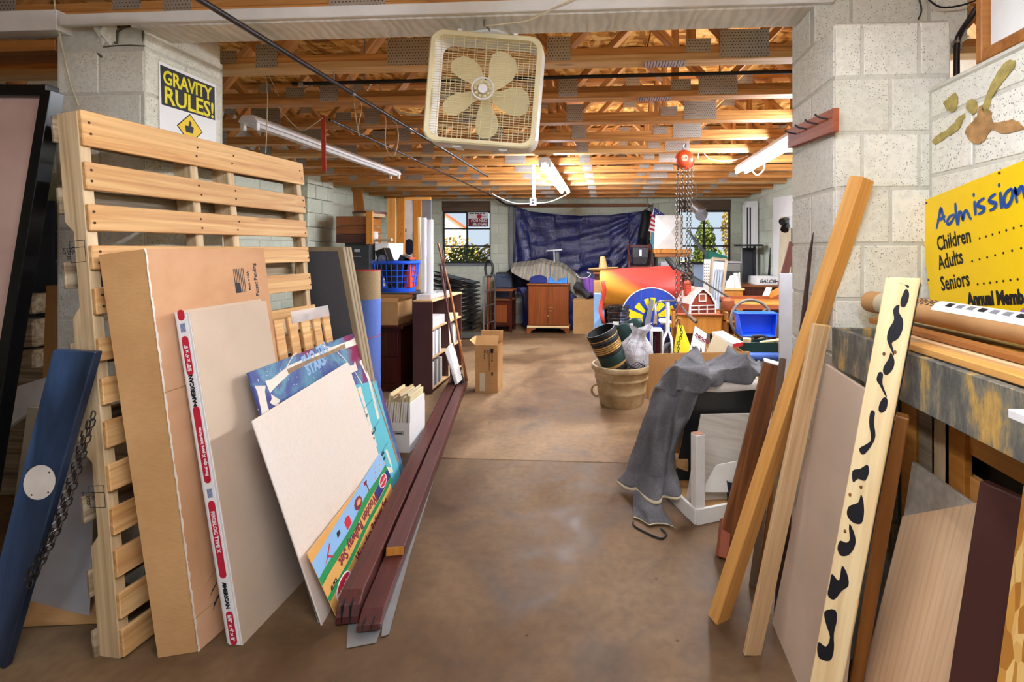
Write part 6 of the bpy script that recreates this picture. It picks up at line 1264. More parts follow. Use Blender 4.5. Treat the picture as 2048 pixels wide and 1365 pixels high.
def bagf(a, b):
    an = 2*PI*a; i = max(j for j in range(7) if BPR[j][0] <= b); f = (b-BPR[i][0])/(BPR[i+1][0]-BPR[i][0]); r_ = BPR[i][1]*(1-f)+BPR[i+1][1]*f
    r_ *= 1+(.06+.16*b*b)*math.sin(an*4+b*5)+(.03+.1*b*b)*math.sin(an*9-b*7); h_ = .30+.46*b+.03*b*b*math.sin(an*2+1)
    return pc+V((.11+.08*b*b+r_*math.cos(an), -.03+.75*r_*math.sin(an), h_))
t = T('plastic_bag', 'translucent white plastic bag bulging out of the planter', 'bag', pc+V((.1, 0, .3))); MB().grid(bagf, 61, 30).build('bag', G['bag_plastic'], t, smooth=True)
MB().lathe([(0, .0), (.018, .0), (.018, .004), (0, .004)], 14, M.Translation(P(1286, 650, Y=4.56)) @ M.Rotation(PI/2, 4, 'X'), caps=False).build('label', G['black'], t)
b = MB()
for k in range(9): b.tube([pc+V((.12+.09*math.cos(2*PI*i/18)*(1+.1*math.sin(k*3)), -.13+.06*math.sin(2*PI*i/18), .33+.012*k+.02*math.sin(i*1.3+k))) for i in range(18)], .003, 4, True)
tag(b.build('wire_bundle', G['black'], None, smooth=True), 'black wire bundle at the front of the planter beside the pots', 'wire bundle')
for k, (u, v, y) in enumerate(((1250, 650, 4.86), (1270, 640, 5.0))):
    c = P(u, v, Y=y); tag(MB().lathe([(0, .1), (.05, .09), (.085, .06), (.1, .0), (.1, -.06), (.09, -.3), (.0, -.3)], 20, M.Translation(c-V((0, 0, .08))) @ M.Rotation(-.25, 4, 'Y') @ M.Diagonal((1, .3, 1, 1)), caps=False).build('green_bin', G['green_dark'], None, smooth=True), ('dark green rounded plastic bin top nearest the pot stack', 'dark green rounded plastic bin top behind the white bag')[k], 'bin')
# wire baskets on a dark bin
c = P(1237, 648, Y=5.7); c = V((c.x, 5.7, 0)); t = T('dark_bin', 'dark round bin under the black wire baskets', 'bin', c); MB().lathe([(0, 0), (.115, 0), (.125, .55), (.13, .57), (.12, .575), (0, .56)], 24, M.Translation(c), caps=False).build('drum', G['black'], t, smooth=True)
t = T('wire_baskets', 'stack of round black wire baskets behind the planter', 'baskets', c+V((0, 0, .576)))
for j in range(4):
    b = MB(); z0 = .58+.065*j
    for k in range(4): b.tube([c+V(((.118+.004*k)*math.cos(2*PI*i/20), (.118+.004*k)*math.sin(2*PI*i/20), z0+.016*k+.004*j)) for i in range(20)], .005, 5, True)
    for i in range(20): b.tube([c+V((.116*math.cos(2*PI*i/20), .116*math.sin(2*PI*i/20), z0)), c+V((.13*math.cos(2*PI*i/20), .13*math.sin(2*PI*i/20), z0+.06))], .003, 4)
    b.build('basket', G['black'], t, smooth=True)
MB().box((c.x-.07, c.y-.14, .63), (c.x-.0, c.y-.135, .67)).build('tag', G['paper'], t)
# rolled red and orange parachute on a table
t = T('work_table', 'dark table under the red and orange parachute roll', 'table', (.6, 6.9, 0))
box3('top', (.0, 6.55, .6), (1.15, 7.3, .64), 'dark_cherry', t)
for x in (.02, 1.08):
    for y in (6.58, 7.24): box3('leg', (x, y, 0), (x+.05, y+.05, .6), 'dark_cherry', t)
px0, px1 = P(1203, 590, Y=6.62).x, P(1374, 590, Y=6.62).x
def para(a, b):
    x = px0+(px1-px0)*b; an = 2*PI*a; e_ = min(1, (1-b)*7); r_ = .275*math.sqrt(max(0, 1-(1-e_)**2)) if b > .85 else .275
    r_ *= 1+.035*math.sin(an*3+b*5)+.02*math.sin(an*7-b*11)+.05*b
    sg_ = r_*math.cos(an); zz_ = r_*math.sin(an)*1.02
    return V((x+(.03*math.sin(an*2) if b < .1 else 0), 6.95+sg_, .94+zz_+.03*b))
t = T('parachute', 'big stuffed roll of red and orange parachute cloth on the dark table', 'parachute', (.6, 6.95, .65)); MB().grid(para, 41, 40).build('roll', G['parachute_red'], t, smooth=True)
def pf(a, b): an = 2*PI*a; r_ = .26*(1-.75*b)*(1+.1*math.sin(an*5)); return V((px0+.02+.1*b*(1-b)-.03*b, 6.95+r_*math.cos(an), .94+r_*math.sin(an)))
MB().grid(pf, 31, 8).build('folded_end', G['strap_red'], t, smooth=True)
MB().grid(lambda a, b: P(1201+8*a+4*math.sin(b*7), 562+85*b, Y=6.58)+V((0, -.02*math.sin(b*9), 0)), 4, 12).build('loose_strip', G['strap_red'], t, smooth=True, thick=.01)
tag(bx('blue_print_box', (1188, 588, 1209, 640), 6.9, .15, 'sky_blue_print', None, None, z0=.0), 'tall box with a pale blue print left of the parachute', 'box')
bx('tan_carton', (1146, 600, 1188, 645), 8.5, .3, 'cardboard', 'plain tan carton on the floor right of the two door cabinet', 'box', z0=.0)
bx('brown_carton', (1187, 563, 1206, 590), 7.45, .3, 'cardboard', 'small brown carton behind the blue printed box', 'box', z0=.0)
def prp(a, b): p = interp([pr_((1163, 554, 8.7), (1178, 556, 8.66), (1192, 560, 8.7)), pr_((1170, 575, 8.7), (1180, 580, 8.64), (1190, 580, 8.7)), pr_((1176, 590, 8.7), (1182, 594, 8.65), (1188, 588, 8.7))], a, b); return p+V((0, .015*math.sin(b*14), 0))
t = T('purple_garment', 'purple garment on a white hanger by the striped rug', 'garment', P(1178, 570, Y=8.65)); MB().grid(prp, 10, 14).build('cloth', G['purple'], t, smooth=True, thick=.01); wire('hanger', [P(1152, 548, Y=8.66), P(1160, 556, Y=8.66), P(1175, 555, Y=8.64), P(1181, 548, Y=8.64), P(1174, 545, Y=8.64)], .008, G['white_plastic'], t)
# long dark credenza with the sombrero, chair and small table on it
t = T('credenza', 'long dark wooden credenza behind the parachute roll', 'cabinet', (.6, 8.1, 0)); box3('body', (-.2, 7.9, .05), (1.35, 8.5, 1.1), 'dark_cherry', t); box3('top', (-.23, 7.87, 1.1), (1.38, 8.53, 1.13), 'cherry_x', t); box3('plinth', (-.18, 7.93, 0), (1.33, 8.48, .05), 'black', t)
for k in range(3): box3('door', (-.18+.51*k, 7.885, .1), (.31+.51*k, 7.9, 1.05), 'dark_cherry', t)
c = P(1207, 540, Y=8.15); hm = M.Translation((c.x, 8.15, 1.131)) @ M.Rotation(-.06, 4, 'Y')
t = T('sombrero', 'straw sombrero with tall pointed crown on the credenza', 'hat', (c.x, 8.15, 1.131)); MB().lathe([(.08, .02), (.16, .012), (.24, .035), (.26, .06), (.25, .065), (.16, .024), (.085, .032)], 36, hm, caps=False).build('brim', G['strawhat'], t, smooth=True); MB().lathe([(.085, .02), (.075, .08), (.055, .18), (.045, .24), (.03, .26), (0, .265)], 28, hm, caps=False).build('crown', G['strawhat'], t, smooth=True)
x0, x1, z0, z1 = R3(1256, 490, 1306, 540, 8.1); t = T('armchair', 'dark wooden chair with curved arms standing on the credenza', 'chair', ((x0+x1)/2, 8.2, 1.131))
for x, s_ in ((x0+.03, 1), (x1-.03, -1)):
    MB().tube(curve([(x, 8.35, z1+.02), (x-s_*.02, 8.3, z1-.06), (x+s_*.015, 8.2, 1.36), (x-s_*.01, 8.1, 1.25), (x, 8.05, 1.131)], 5), .018, 8).build('arm', G['maroon_wood'], t, smooth=True); box3('rear_leg', (x-.02, 8.36, 1.131), (x+.02, 8.4, z1), 'maroon_wood', t)
box3('seat', (x0+.03, 8.08, 1.2), (x1-.03, 8.38, 1.235), 'maroon_wood', t); box3('back_rail', (x0+.03, 8.37, z1-.04), (x1-.03, 8.4, z1), 'maroon_wood', t); box3('apron', (x0+.03, 8.06, 1.131), (x1-.03, 8.08, 1.2), 'maroon_wood', t)
t = T('bag', 'black case with a white label standing on the dark armchair', 'bag', ((x0+x1)/2, 8.15, 1.236)); box3('body', (x0+.08, 8.1, 1.236), (x1-.08, 8.3, z1-.05), 'black', t, .015); box3('flap', (x0+.078, 8.09, 1.37), (x1-.078, 8.1, z1-.05), 'dark_grey', t); box3('label', ((x0+x1)/2-.02, 8.086, 1.4), ((x0+x1)/2+.02, 8.09, 1.5), 'paper', t); wire('strap', [((x0+x1)/2+.02, 8.085, 1.3), ((x0+x1)/2+.06, 8.06, 1.26), ((x0+x1)/2+.1, 8.085, 1.32)], .01, G['black'], t)
x0, x1, z0, z1 = R3(1308, 499, 1384, 540, 8.05); t = T('small_table', 'small ochre topped table with dark legs on the credenza', 'table', ((x0+x1)/2, 8.2, 1.131)); box3('top', (x0, 8.05, z1-.07), (x1, 8.45, z1), 'orange_pine', t); box3('apron', (x0+.02, 8.07, z1-.13), (x1-.02, 8.43, z1-.07), 'oak_y', t)
for x in (x0+.03, x1-.06):
    for y in (8.08, 8.4): box3('leg', (x, y, 1.131), (x+.035, y+.035, z1-.13), 'black', t)
tag(box3('carton', (x0+.12, 8.12, 1.131), (x0+.3, 8.3, 1.3), 'light_grey'), 'pale box under the small ochre table', 'box')
# white pyramid panel
q = [P(1308, 498, Y=8.12), P(1366, 498, Y=8.12), P(1366, 431, Y=8.2), P(1311, 431, Y=8.2)]; t = T('pyramid_panel', 'white square panel with a raised pyramid face standing on the small table', 'panel', q[0]); md = (q[0]+q[1]+q[2]+q[3])/4+V((.02, -.12, 0)); bk = [p+V((0, .02, 0)) for p in q]
MB().add(q+[md]+bk, [(0, 1, 4), (1, 2, 4), (2, 3, 4), (3, 0, 4), (8, 7, 6, 5), (0, 5, 6, 1), (1, 6, 7, 2), (2, 7, 8, 3), (3, 8, 5, 0)]).build('shell', G['light_grey'] if False else G['fan_white'], t)
# small flag
t = T('flag', 'small striped flag with stars hanging slanted by the back wall', 'flag', P(1310, 440, Y=8.95)); fq = panel('cloth', P(1297, 462, Y=8.95), P(1312, 467, Y=8.95), P(1330, 430, Y=8.95), P(1308, 415, Y=8.95), .004, G['paper'], t, 0)
for k in range(4): decal(fq, [(1298+1*k+.0, 459-9*k), (1311+1.5*k, 464-8*k), (1312+1.5*k, 460-8*k), (1299+1*k, 455-9*k)], G['print_red'], 'stripe', .001, True)
decal(fq, [(1306, 432), (1318, 440), (1331, 431), (1309, 415)], G['deep_blue'], 'canton', .0014, True)
for u, v in ((1311, 423), (1315, 427), (1319, 431), (1312, 429), (1316, 433), (1323, 431), (1319, 425)): decal(fq, [hit(fq, u+1.1*math.cos(a_), v+1.1*math.sin(a_)) for a_ in [2*PI*k/5 for k in range(5)]], G['paper'], 'star', .002)
cyl('pole', P(1300, 480, Y=8.97), P(1309, 412, Y=8.97), .008, G['pale_oak'], t, 6)
wire('hanging_cord', [P(1309, 412, Y=8.97), P(1304, 402, Y=8.9), V((P(1306, 395, Y=8.7).x, 8.67, 2.512))], .005, G['beige'], t)
tag(MB().grid(lambda a, b: P(1301+13*a, 458+42*b, Y=9.05+.03*math.sin(a*9)), 8, 6).build('teal_cloth', MAT.setdefault('pale_teal', plain('pale_teal', '#7fb3c2', .7)), None, smooth=True, thick=.006), 'pale teal cloth hanging below the small flag', 'cloth')
# spot lamp, window brace
t = T('spot_lamp', 'silver cylindrical spot lamp hanging before the right window', 'lamp', P(1395, 418, Y=7.6)); a0, a1 = P(1384, 408, Y=7.6), P(1404, 426, Y=7.55); MB().tube([a0, a0.lerp(a1, .15), a1], [.05, .085, .09], 20).build('barrel', G['steel'], t, smooth=True); MB().tube([a1, P(1401, 434, Y=7.5)], [.092, .088], 20).build('hood', G['mid_grey'], t, smooth=True); wire('bracket', [P(1380, 415, Y=7.6), P(1382, 404, Y=7.6), P(1390, 401, Y=7.6), P(1392, 396, Y=7.55), V((P(1392, 388, Y=7.46).x, 7.46, 2.512))], .008, G['steel'], t)
tag(board('metal_brace', P(1376, 462, Y=9.58), P(1453, 563, Y=9.02), (0, 0, 1), .055, .02, G['mid_grey']), 'slanting grey metal brace in front of the right window', 'brace')
# shelf-height things under the right window
t = T('long_bench', 'grey bench below the right window carrying boxes', 'bench', (1.9, 8.9, 0)); box3('top', (1.4, 8.6, .86), (2.45, 9.3, .9), 'mid_grey', t)
for x in (1.42, 2.37):
    for y in (8.63, 9.22): box3('leg', (x, y, 0), (x+.06, y+.06, .86), 'mid_grey', t)
x0, x1, z0, z1 = R3(1411, 500, 1434, 522, 8.7); t = T('teal_box', 'teal plastic box with sloping lid on the grey bench', 'box', (x0, 8.7, .9)); MB().prism([V((x0, 8.7, .901)), V((x1+.2, 8.7, .901)), V((x1+.18, 8.7, z1-.12)), V((x0+.05, 8.7, z1))], (0, .3, 0)).build('shell', G['teal'], t, .01); box3('rim', (x0-.01, 8.69, 1.0), (x1+.21, 9.01, 1.03), 'teal', t)
tag(bx('blue_grey_panel', (1387, 530, 1409, 570), 8.3, .02, MAT.setdefault('slate_light', plain('slate_light', '#9db3cf', .5)) and 'slate_light', None, None, z0=0.), 'pale blue grey panel standing left of the perforated board', 'board')
t = T('perforated_board', 'white perforated board standing behind the toy barn', 'board', P(1415, 545, Y=6.9)); q = [P(1404, 580, Y=6.9), P(1419, 580, Y=6.9), P(1423, 519, Y=6.95), P(1408, 519, Y=6.95)]; q[0].z = q[1].z = .0; pb2 = panel('sheet', *q, .008, G['white_paint'], t)
for k in range(7):
    for j in range(3): decal(pb2, [hit(pb2, 1409.5+4*j+u_+.3*(6-k)*0, 529+6*k+v_) for u_, v_ in ((-1, -1.4), (1, -1.4), (1, 1.4), (-1, 1.4))], G['black'], 'hole', .001)
q = [P(1417, 650, Y=6.2), P(1437, 655, Y=6.2), P(1452, 520, Y=6.35), P(1424, 517, Y=6.35)]; t = T('picture_frame', 'wooden framed leaded glass panel with arches leaning behind the barn', 'frame', q[0])
gp = panel('glass', *q, .008, MAT.setdefault('pale_glass', plain('pale_glass', '#c3cfdc', .2)), t)
for a, b_, nm in ((q[0], q[3], 'stile'), (q[1], q[2], 'stile'), (q[3], q[2], 'rail'), (q[0], q[1], 'rail')): board('frame_'+nm, a+V((0, -.01, 0)), b_+V((0, -.01, 0)), V((1, 0, 0)) if nm == 'stile' else V((0, 0, 1)), .035, .035, G['weathered'], t)
for u in (1431, 1436, 1441): wire('lead_line', [P(u-5, 600, Y=6.23), P(u-2, 560, Y=6.27), P(u+1, 540, Y=6.3), P(u+4, 545, Y=6.3), P(u+1, 575, Y=6.25)], .005, G['mid_grey'], t, 4)
t = T('silver_case', 'clear topped silver case on the grey bench right of the framed glass', 'case', P(1466, 540, Y=7.6)); x0, x1, z0, z1 = R3(1451, 523, 1481, 542, 7.8); box3('body', (x0, 7.8, z0-.02), (x1, 8.1, z1-.03), 'steel', t, .01); box3('lid', (x0-.01, 7.79, z1-.03), (x1+.01, 8.11, z1), 'light_grey', t)
tag(box3('stand', (x0, 7.8, 0), (x1-.12, 8.1, z0-.021), 'dark_grey'), 'dark stand under the silver case', 'stand')
t = T('ochre_cabinet', 'ochre wooden cabinet with a pale top right of the framed glass', 'cabinet', P(1467, 620, Y=6.9)); x0, x1, z0, z1 = R3(1441, 577, 1486, 640, 6.9); box3('body', (x0, 6.9, 0), (x1, 7.4, z1-.03), 'orange_pine', t); box3('top', (x0-.02, 6.88, z1-.03), (x1+.02, 7.42, z1), 'white_pine', t); box3('door', (x0+.02, 6.885, .05), (x1-.02, 6.9, z1-.06), 'orange_pine', t)
def wb(a, b): p = interp([pr_((1452, 577, 6.95), (1466, 577, 6.92), (1482, 577, 6.95)), pr_((1454, 562, 7.0), (1467, 560, 6.96), (1480, 562, 7.0)), pr_((1458, 556, 7.1), (1468, 548, 7.05), (1479, 545, 7.1)), pr_((1454, 577, 7.25), (1468, 577, 7.3), (1482, 577, 7.25))], a, b); return p+V((0, .02*math.sin(b*19+a*6), .01*math.sin(b*13+a*9)))
tag(MB().grid(wb, 20, 20).build('white_bag', G['white_plastic'], None, smooth=True, thick=.006), 'crumpled white bag lying on the ochre cabinet', 'bag')
# desk with tray
t = T('desk', 'dark wooden desk by the right wall with a printed white tray on it', 'desk', (2.3, 7.4, 0)); x0 = P(1485, 575, Y=7.5).x; zt = P(1500, 571, Y=7.5).z
box3('top', (x0-.03, 7.47, zt-.03), (2.69, 8.3, zt), 'cherry_x', t); box3('body', (x0, 7.5, .08), (2.68, 8.28, zt-.03), 'dark_cherry', t); box3('plinth', (x0+.02, 7.54, 0), (2.66, 8.25, .08), 'black', t)
for k in range(2): d = box3('drawer', (x0+.03+.32*k, 7.485, zt-.3), (x0+.33+.32*k, 7.5, zt-.06), 'dark_cherry', t)
x1, x2, z0, z1 = R3(1513, 553, 1559, 570, 7.6); t = T('tray', 'white cardboard tray printed GALCO on the dark desk', 'tray', (x1, 7.6, zt))
for nm, lo, hi in (('front_side', (x1, 7.6, zt+.001), (x2, 7.61, zt+.12)), ('back_side', (x1, 8.04, zt+.001), (x2, 8.05, zt+.12)), ('end_side', (x1, 7.61, zt+.001), (x1+.01, 8.04, zt+.12)), ('end_side', (x2-.01, 7.61, zt+.001), (x2, 8.04, zt+.12)), ('base', (x1+.01, 7.61, zt+.001), (x2-.01, 8.04, zt+.006))): box3(nm, lo, hi, 'white_plastic', t, .001)
fr_ = [c for c in t.children if c.name.startswith('front_side')][0]; text('GALCO', .075, G['ink'], fr_, M.Translation((x1+.04, 7.5985, zt+.03)) @ M.Rotation(PI/2, 4, 'X'), bold=.002, shear=.25); MB().box((x1+.26, 7.5985, zt+.045), (x1+.36, 7.5992, zt+.058)).build('print', G['ink'], fr_)
tag(box3('wood_strip', (x1+.08, 7.5, zt+.08), (x2-.05, 7.55, zt+.11), 'white_pine'), 'pale wood strip lying in the white tray', 'strip') if False else None
# things along the right wall
t = T('high_stand', 'thin dark round tabletop on a pole by the right wall', 'table', P(1497, 492, Y=8.35)); c = P(1497, 491, Y=8.35)
MB().lathe([(0, -.015), (.24, -.015), (.245, 0), (.24, .015), (0, .015)], 30, M.Translation((c.x, 8.35, c.z)), caps=False).build('top', G['black'], t, smooth=True); cyl('pole', (c.x-.12, 8.35, 0), (c.x-.12, 8.35, c.z-.015), .02, G['steel'], t, 10); cyl('pole', (c.x+.1, 8.35, 0), (c.x+.1, 8.35, c.z-.015), .02, G['black'], t, 10)
tag(bx('dark_board', (1486, 496, 1509, 545), 8.6, .03, 'dark_grey', None, None, z0=0.), 'dark grey panel standing under the thin round tabletop', 'board')
t = T('tall_fixture', 'tall white fixture with dark slots standing in the right back corner', 'fixture', P(1503, 500, Y=9.2)); x0, x1, z0, z1 = R3(1491, 408, 1516, 540, 8.72)
box3('body', (x0, 8.72, 0), (x1, 8.92, z1), 'white_plastic', t); box3('slot', (x0+.02, 8.712, .9), (x0+.045, 8.72, z1-.06), 'dark_grey', t); box3('slot', (x0+.07, 8.712, .9), (x0+.095, 8.72, z1-.06), 'dark_grey', t); box3('cap', (x0+.02, 8.73, z1), (x1, 8.91, z1+.05), 'white_plastic', t)
stick('black_stand', V((2.62, 8.2, 0)), P(1551, 480, Y=8.0)+V((0, .15, 0)), 0, .045, .04, 'black', 'folded black stand leaning against the right wall', 'stand')
def wallboard(name, pix, X, mt, lab, cat='board', th=.02):
    q = [P(u, v, X=X) for u, v in pix]; q[0].z = q[1].z = 0; return tag(panel(name, *q, th, G[mt]), lab, cat)
wallboard('white_sheet', [(1546, 560), (1600, 590), (1600, 388), (1546, 396)], 2.685, 'white_plastic', 'tall white sheet leaning against the right wall')
q = [P(1548, 720, Z=0), P(1610, 760, Z=0), P(1600, 436, X=2.6), P(1557, 436, X=2.66)]
tag(panel('beige_panel', V((2.5, 7.3, 0)), V((2.5, 6.6, 0)), P(1600, 432, X=2.65), P(1560, 434, X=2.65), .02, G['beige']), 'beige panel leaning on the white sheet by the right wall', 'board')
tag(panel('maroon_board', V((2.3, 7.0, .3)), V((2.38, 6.95, .3)), P(1584, 488, X=2.58), P(1580, 488, X=2.58), .02, G['print_maroon']), 'narrow maroon board leaning beside the right pier', 'board') if False else stick('maroon_board', V((2.0, 6.4, 0)), P(1586, 485, Y=6.45), 0, .1, .02, 'maroon_wood', 'narrow maroon board leaning beside the right pier', 'board')
t = T('clamp_lamp', 'black clamp lamp with two heads beside the right pier', 'lamp', P(1572, 448, Y=6.62)); 
for (u0, v0, u1, v1, r_) in ((1576, 438, 1564, 444, .045), (1574, 444, 1569, 460, .05)): MB().tube([P(u0, v0, Y=6.62), P((u0+u1)/2, (v0+v1)/2, Y=6.55), P(u1, v1, Y=6.5)], [.02, r_, r_*1.05], 14).build('head', G['black_gloss'], t, smooth=True)
box3('box', (P(1577, 455, Y=6.62).x, 6.6, P(1577, 457, Y=6.62).z), (P(1600, 455, Y=6.62).x, 6.68, P(1577, 434, Y=6.62).z), 'light_grey', t); cyl('pole', (P(1584, 450, Y=6.66).x, 6.66, 0), (P(1584, 450, Y=6.66).x, 6.66, P(1584, 455, Y=6.66).z), .012, G['black'], t, 8)
# round blue and yellow plank sign
dc = P(1303, 637, Y=6.25); dr_ = 60/960*6.3; t = T('round_sign', 'round plank sign painted blue and yellow, in front of the parachute', 'sign', (dc.x, 6.25, dc.z-dr_)); n8 = 9; wl_ = 2*dr_/n8
dm = frame(dc, (1, 0, 0), (0, 0, 1))
for k in range(n8):
    xa, xb = -dr_+wl_*k+.002, -dr_+wl_*(k+1)-.002; xs = [xa+(xb-xa)*i/6 for i in range(7)]; f_ = lambda x: math.sqrt(max(0, dr_*dr_-x*x))
    MB().prism([V((x, f_(x), 0)) for x in xs]+[V((x, -f_(x)-.0001, 0)) for x in xs[::-1]], (0, 0, -.02)).build('plank', G['sign_blue'] if False else G['blue_plastic'] if False else MAT.setdefault('royal', plain('royal', '#2242a8', .5)), t, mx=dm)
ringb = MB().tube([dm @ V((dr_*math.cos(2*PI*k/48), dr_*math.sin(2*PI*k/48), 0)) for k in range(48)], .008, 6, True).build('rim', G['white_paint'], t, smooth=True)
SY = MAT.setdefault('sign_yel', plain('sign_yel', '#f0dc1e', .5))
for (a, b_, r0, r1) in ((158, 180, .3, .8), (128, 148, .3, .66), (98, 112, .25, .66), (78, 93, .25, .68), (44, 66, .3, .62), (8, 34, .25, .8), (-25, -5, .3, .8), (182, 205, .3, .8)):
    pts = [(r0*dr_*math.cos(math.radians(a)), r0*dr_*math.sin(math.radians(a)))]+[(r1*dr_*math.cos(math.radians(a+(b_-a)*k/4)), r1*dr_*math.sin(math.radians(a+(b_-a)*k/4))) for k in range(5)]+[(r0*dr_*math.cos(math.radians(b_)), r0*dr_*math.sin(math.radians(b_)))]
    MB().poly([V((x, y, .0012)) for x, y in pts]).build('painted_ray', SY, t, mx=dm)
tag(MB().prism([dm @ V(p) for p in ((-.1, -.1, .05), (-.02, .26, .05), (.03, .24, .05), (-.03, -.12, .05))], (0, .02, 0)).build('grey_board', G['mid_grey']), 'slanting grey board in front of the round sign', 'board')
tag(box3('sign_stand', (dc.x-.2, 6.3, 0), (dc.x+.2, 6.5, dc.z-.1), 'dark_grey'), 'dark box propping the round plank sign', 'box')
# child's bicycle
t = T('bicycle', "child's bicycle with white fork and brown grips facing the aisle", 'bicycle', P(1340, 760, Y=5.35)); bcx = P(1336, 650, Y=5.3).x; zr = .24
wm = M.Translation((bcx, 5.35, zr)) @ M.Rotation(math.radians(62), 4, 'Z') @ M.Rotation(PI/2, 4, 'X')
def wheel(nm, m_): 
    o_ = MB().tube([m_ @ V((.215*math.cos(2*PI*k/32), .215*math.sin(2*PI*k/32), 0)) for k in range(32)], .022, 8, True).build(nm, G['dark_grey'], t, smooth=True)
    MB().tube([m_ @ V((.19*math.cos(2*PI*k/32), .19*math.sin(2*PI*k/32), 0)) for k in range(32)], .009, 6, True).build('rim', G['steel'], o_, smooth=True); b = MB()
    for k in range(16): b.tube([m_ @ V((.02*math.cos(2*PI*k/16+.5), .02*math.sin(2*PI*k/16+.5), .02*(-1)**k)), m_ @ V((.19*math.cos(2*PI*k/16), .19*math.sin(2*PI*k/16), 0))], .002, 4)
    b.tube([m_ @ V((0, 0, -.045)), m_ @ V((0, 0, .045))], .016, 8); b.build('spokes', G['steel'], o_)
wheel('front_wheel', wm); wheel('rear_wheel', M.Translation((bcx+.02, 6.0, zr)) @ M.Rotation(math.radians(65), 4, 'Z') @ M.Rotation(PI/2, 4, 'X'))
hb_ = P(1336, 606, Y=5.4); hb0 = V((hb_.x, 5.42, hb_.z))
for s_ in (-1, 1): MB().tube(curve([(bcx+s_*.045, 5.35, zr), (bcx+s_*.05, 5.36, zr+.22), (bcx+.01+s_*.03, 5.4, zr+.3), (hb0.x, hb0.y, zr+.36)], 4), .014, 8).build('fork', G['white_plastic'], t, smooth=True)
cyl('stem', (hb0.x, hb0.y, zr+.34), hb0, .022, G['white_plastic'], t, 10)
MB().tube(curve([P(1312, 640, Y=5.2), P(1311, 612, Y=5.3), P(1318, 604, Y=5.4), P(1336, 602, Y=5.42), P(1352, 603, Y=5.4), P(1362, 612, Y=5.32), P(1376, 630, Y=5.25), P(1384, 638, Y=5.2)], 5), .012, 8).build('handlebar', G['steel'], t, smooth=True)
for a, b_ in (((1312, 632), (1310, 650)), ((1378, 632), (1393, 645))): cyl('grip', P(*a, Y=5.24), P(*b_, Y=5.14), .021, G['dark_grey_wood'], t, 10)
MB().tube([(hb0.x, hb0.y, zr+.3), (bcx+.03, 5.75, .42), (bcx+.02, 6.0, zr)], .018, 8).build('frame', G['deep_blue'], t, smooth=True); cyl('seat_post', (bcx+.03, 5.78, .4), (bcx+.03, 5.8, .62), .013, G['steel'], t, 8); MB().cbox((bcx+.03, 5.82, .64), (.14, .22, .05)).build('saddle', G['white_plastic'], t, .02)
# barn on toy chest
x0, x1, z0, z1 = R3(1354, 627, 1456, 668, 5.6); t = T('toy_chest', 'orange wooden drawer table carrying the toy barn', 'table', ((x0+x1)/2, 5.8, 0)); zt = z1-.01
for nm, lo, hi in (('front', (x0+.05, 5.62, z0), (x1-.05, 5.64, zt-.02)), ('side', (x0+.01, 5.65, z0), (x0+.03, 6.05, zt-.02)), ('side', (x1-.03, 5.65, z0), (x1-.01, 6.05, zt-.02)), ('back', (x0+.05, 6.04, z0), (x1-.05, 6.06, zt-.02)), ('bottom', (x0+.02, 5.64, z0), (x1-.02, 6.04, z0+.02)), ('inner_top', (x0+.03, 5.64, zt-.05), (x1-.03, 6.04, zt-.03))): box3(nm, lo, hi, 'orange_pine', t)
box3('front_rim', (x0-.01, 5.59, zt-.02), (x1+.01, 5.65, zt), 'red_wood', t); box3('rear_rim', (x0-.01, 6.03, zt-.02), (x1+.01, 6.09, zt), 'red_wood', t)
for x in (x0, x1-.05):
    for y in (5.6, 6.03): l_ = box3('leg', (x, y, 0), (x+.05, y+.05, zt-.02), 'orange_pine', t); 
for x in (x0+.025, x1-.025):
    for z in (z0+.04, zt-.06): MB().lathe([(0, .008), (.008, .006), (.009, 0)], 8, M.Translation((x, 5.6, z)) @ M.Rotation(PI/2, 4, 'X'), caps=False).build('bolt', G['brass'], t)
bz = zt-.03; bx0, bx1 = P(1375, 625, Y=5.66).x, P(1434, 625, Y=5.66).x; bw = bx1-bx0; t = T('toy_barn', 'red toy barn with white trimmed gambrel roof on the orange table', 'toy', ((bx0+bx1)/2, 5.8, bz)); bh = P(1405, 577, Y=5.66).z-bz
BR = plain('barn_red', '#8a3218', .6); gam = [(0, 0), (1, 0), (.97, .42), (.8, .74), (.5, 1.), (.2, .74), (.03, .42)]
yb0, yb1 = 5.665, 6.0
MB().prism([V((bx0+a*bw, yb0, bz+b_*bh)) for a, b_ in gam], (0, yb1-yb0, 0)).build('house', BR, t)
for k in range(7):  # battens of the front boards
    x = bx0+bw*(.08+.14*k); zz_ = bz+bh*(.42 if k in (0, 6) else .74 if k in (1, 5) else .9); box3('batten', (x-.002, yb0-.003, bz+.1), (x+.002, yb0, zz_-.03), 'barn_red', t, 0)
rf = [gam[2], gam[3], gam[4], gam[5], gam[6]]
for (a, b_), (c_, d_) in zip(rf, rf[1:]):
    n_ = V((b_-d_, 0, 0)); p = V((bx0+a*bw, 0, bz+b_*bh)); q_ = V((bx0+c_*bw, 0, bz+d_*bh)); nn = (q_-p).cross(V((0, 1, 0))).normalized()*.008; nn = nn if nn.z > 0 else -nn
    MB().prism([p+V((0, yb0-.02, 0))+nn*.2, q_+V((0, yb0-.02, 0))+nn*.2, q_+V((0, yb0-.02, 0))+nn*1.2, p+V((0, yb0-.02, 0))+nn*1.2], (0, yb1-yb0+.03, 0)).build('roof_panel', G['light_grey'] if False else MAT.setdefault('barn_roof', plain('barn_roof', '#c39a8e', .5)), t)
    board('trim', p+V((0, yb0-.022, 0)), q_+V((0, yb0-.022, 0)), (0, 1, 0), .012, .018, G['white_paint'], t)
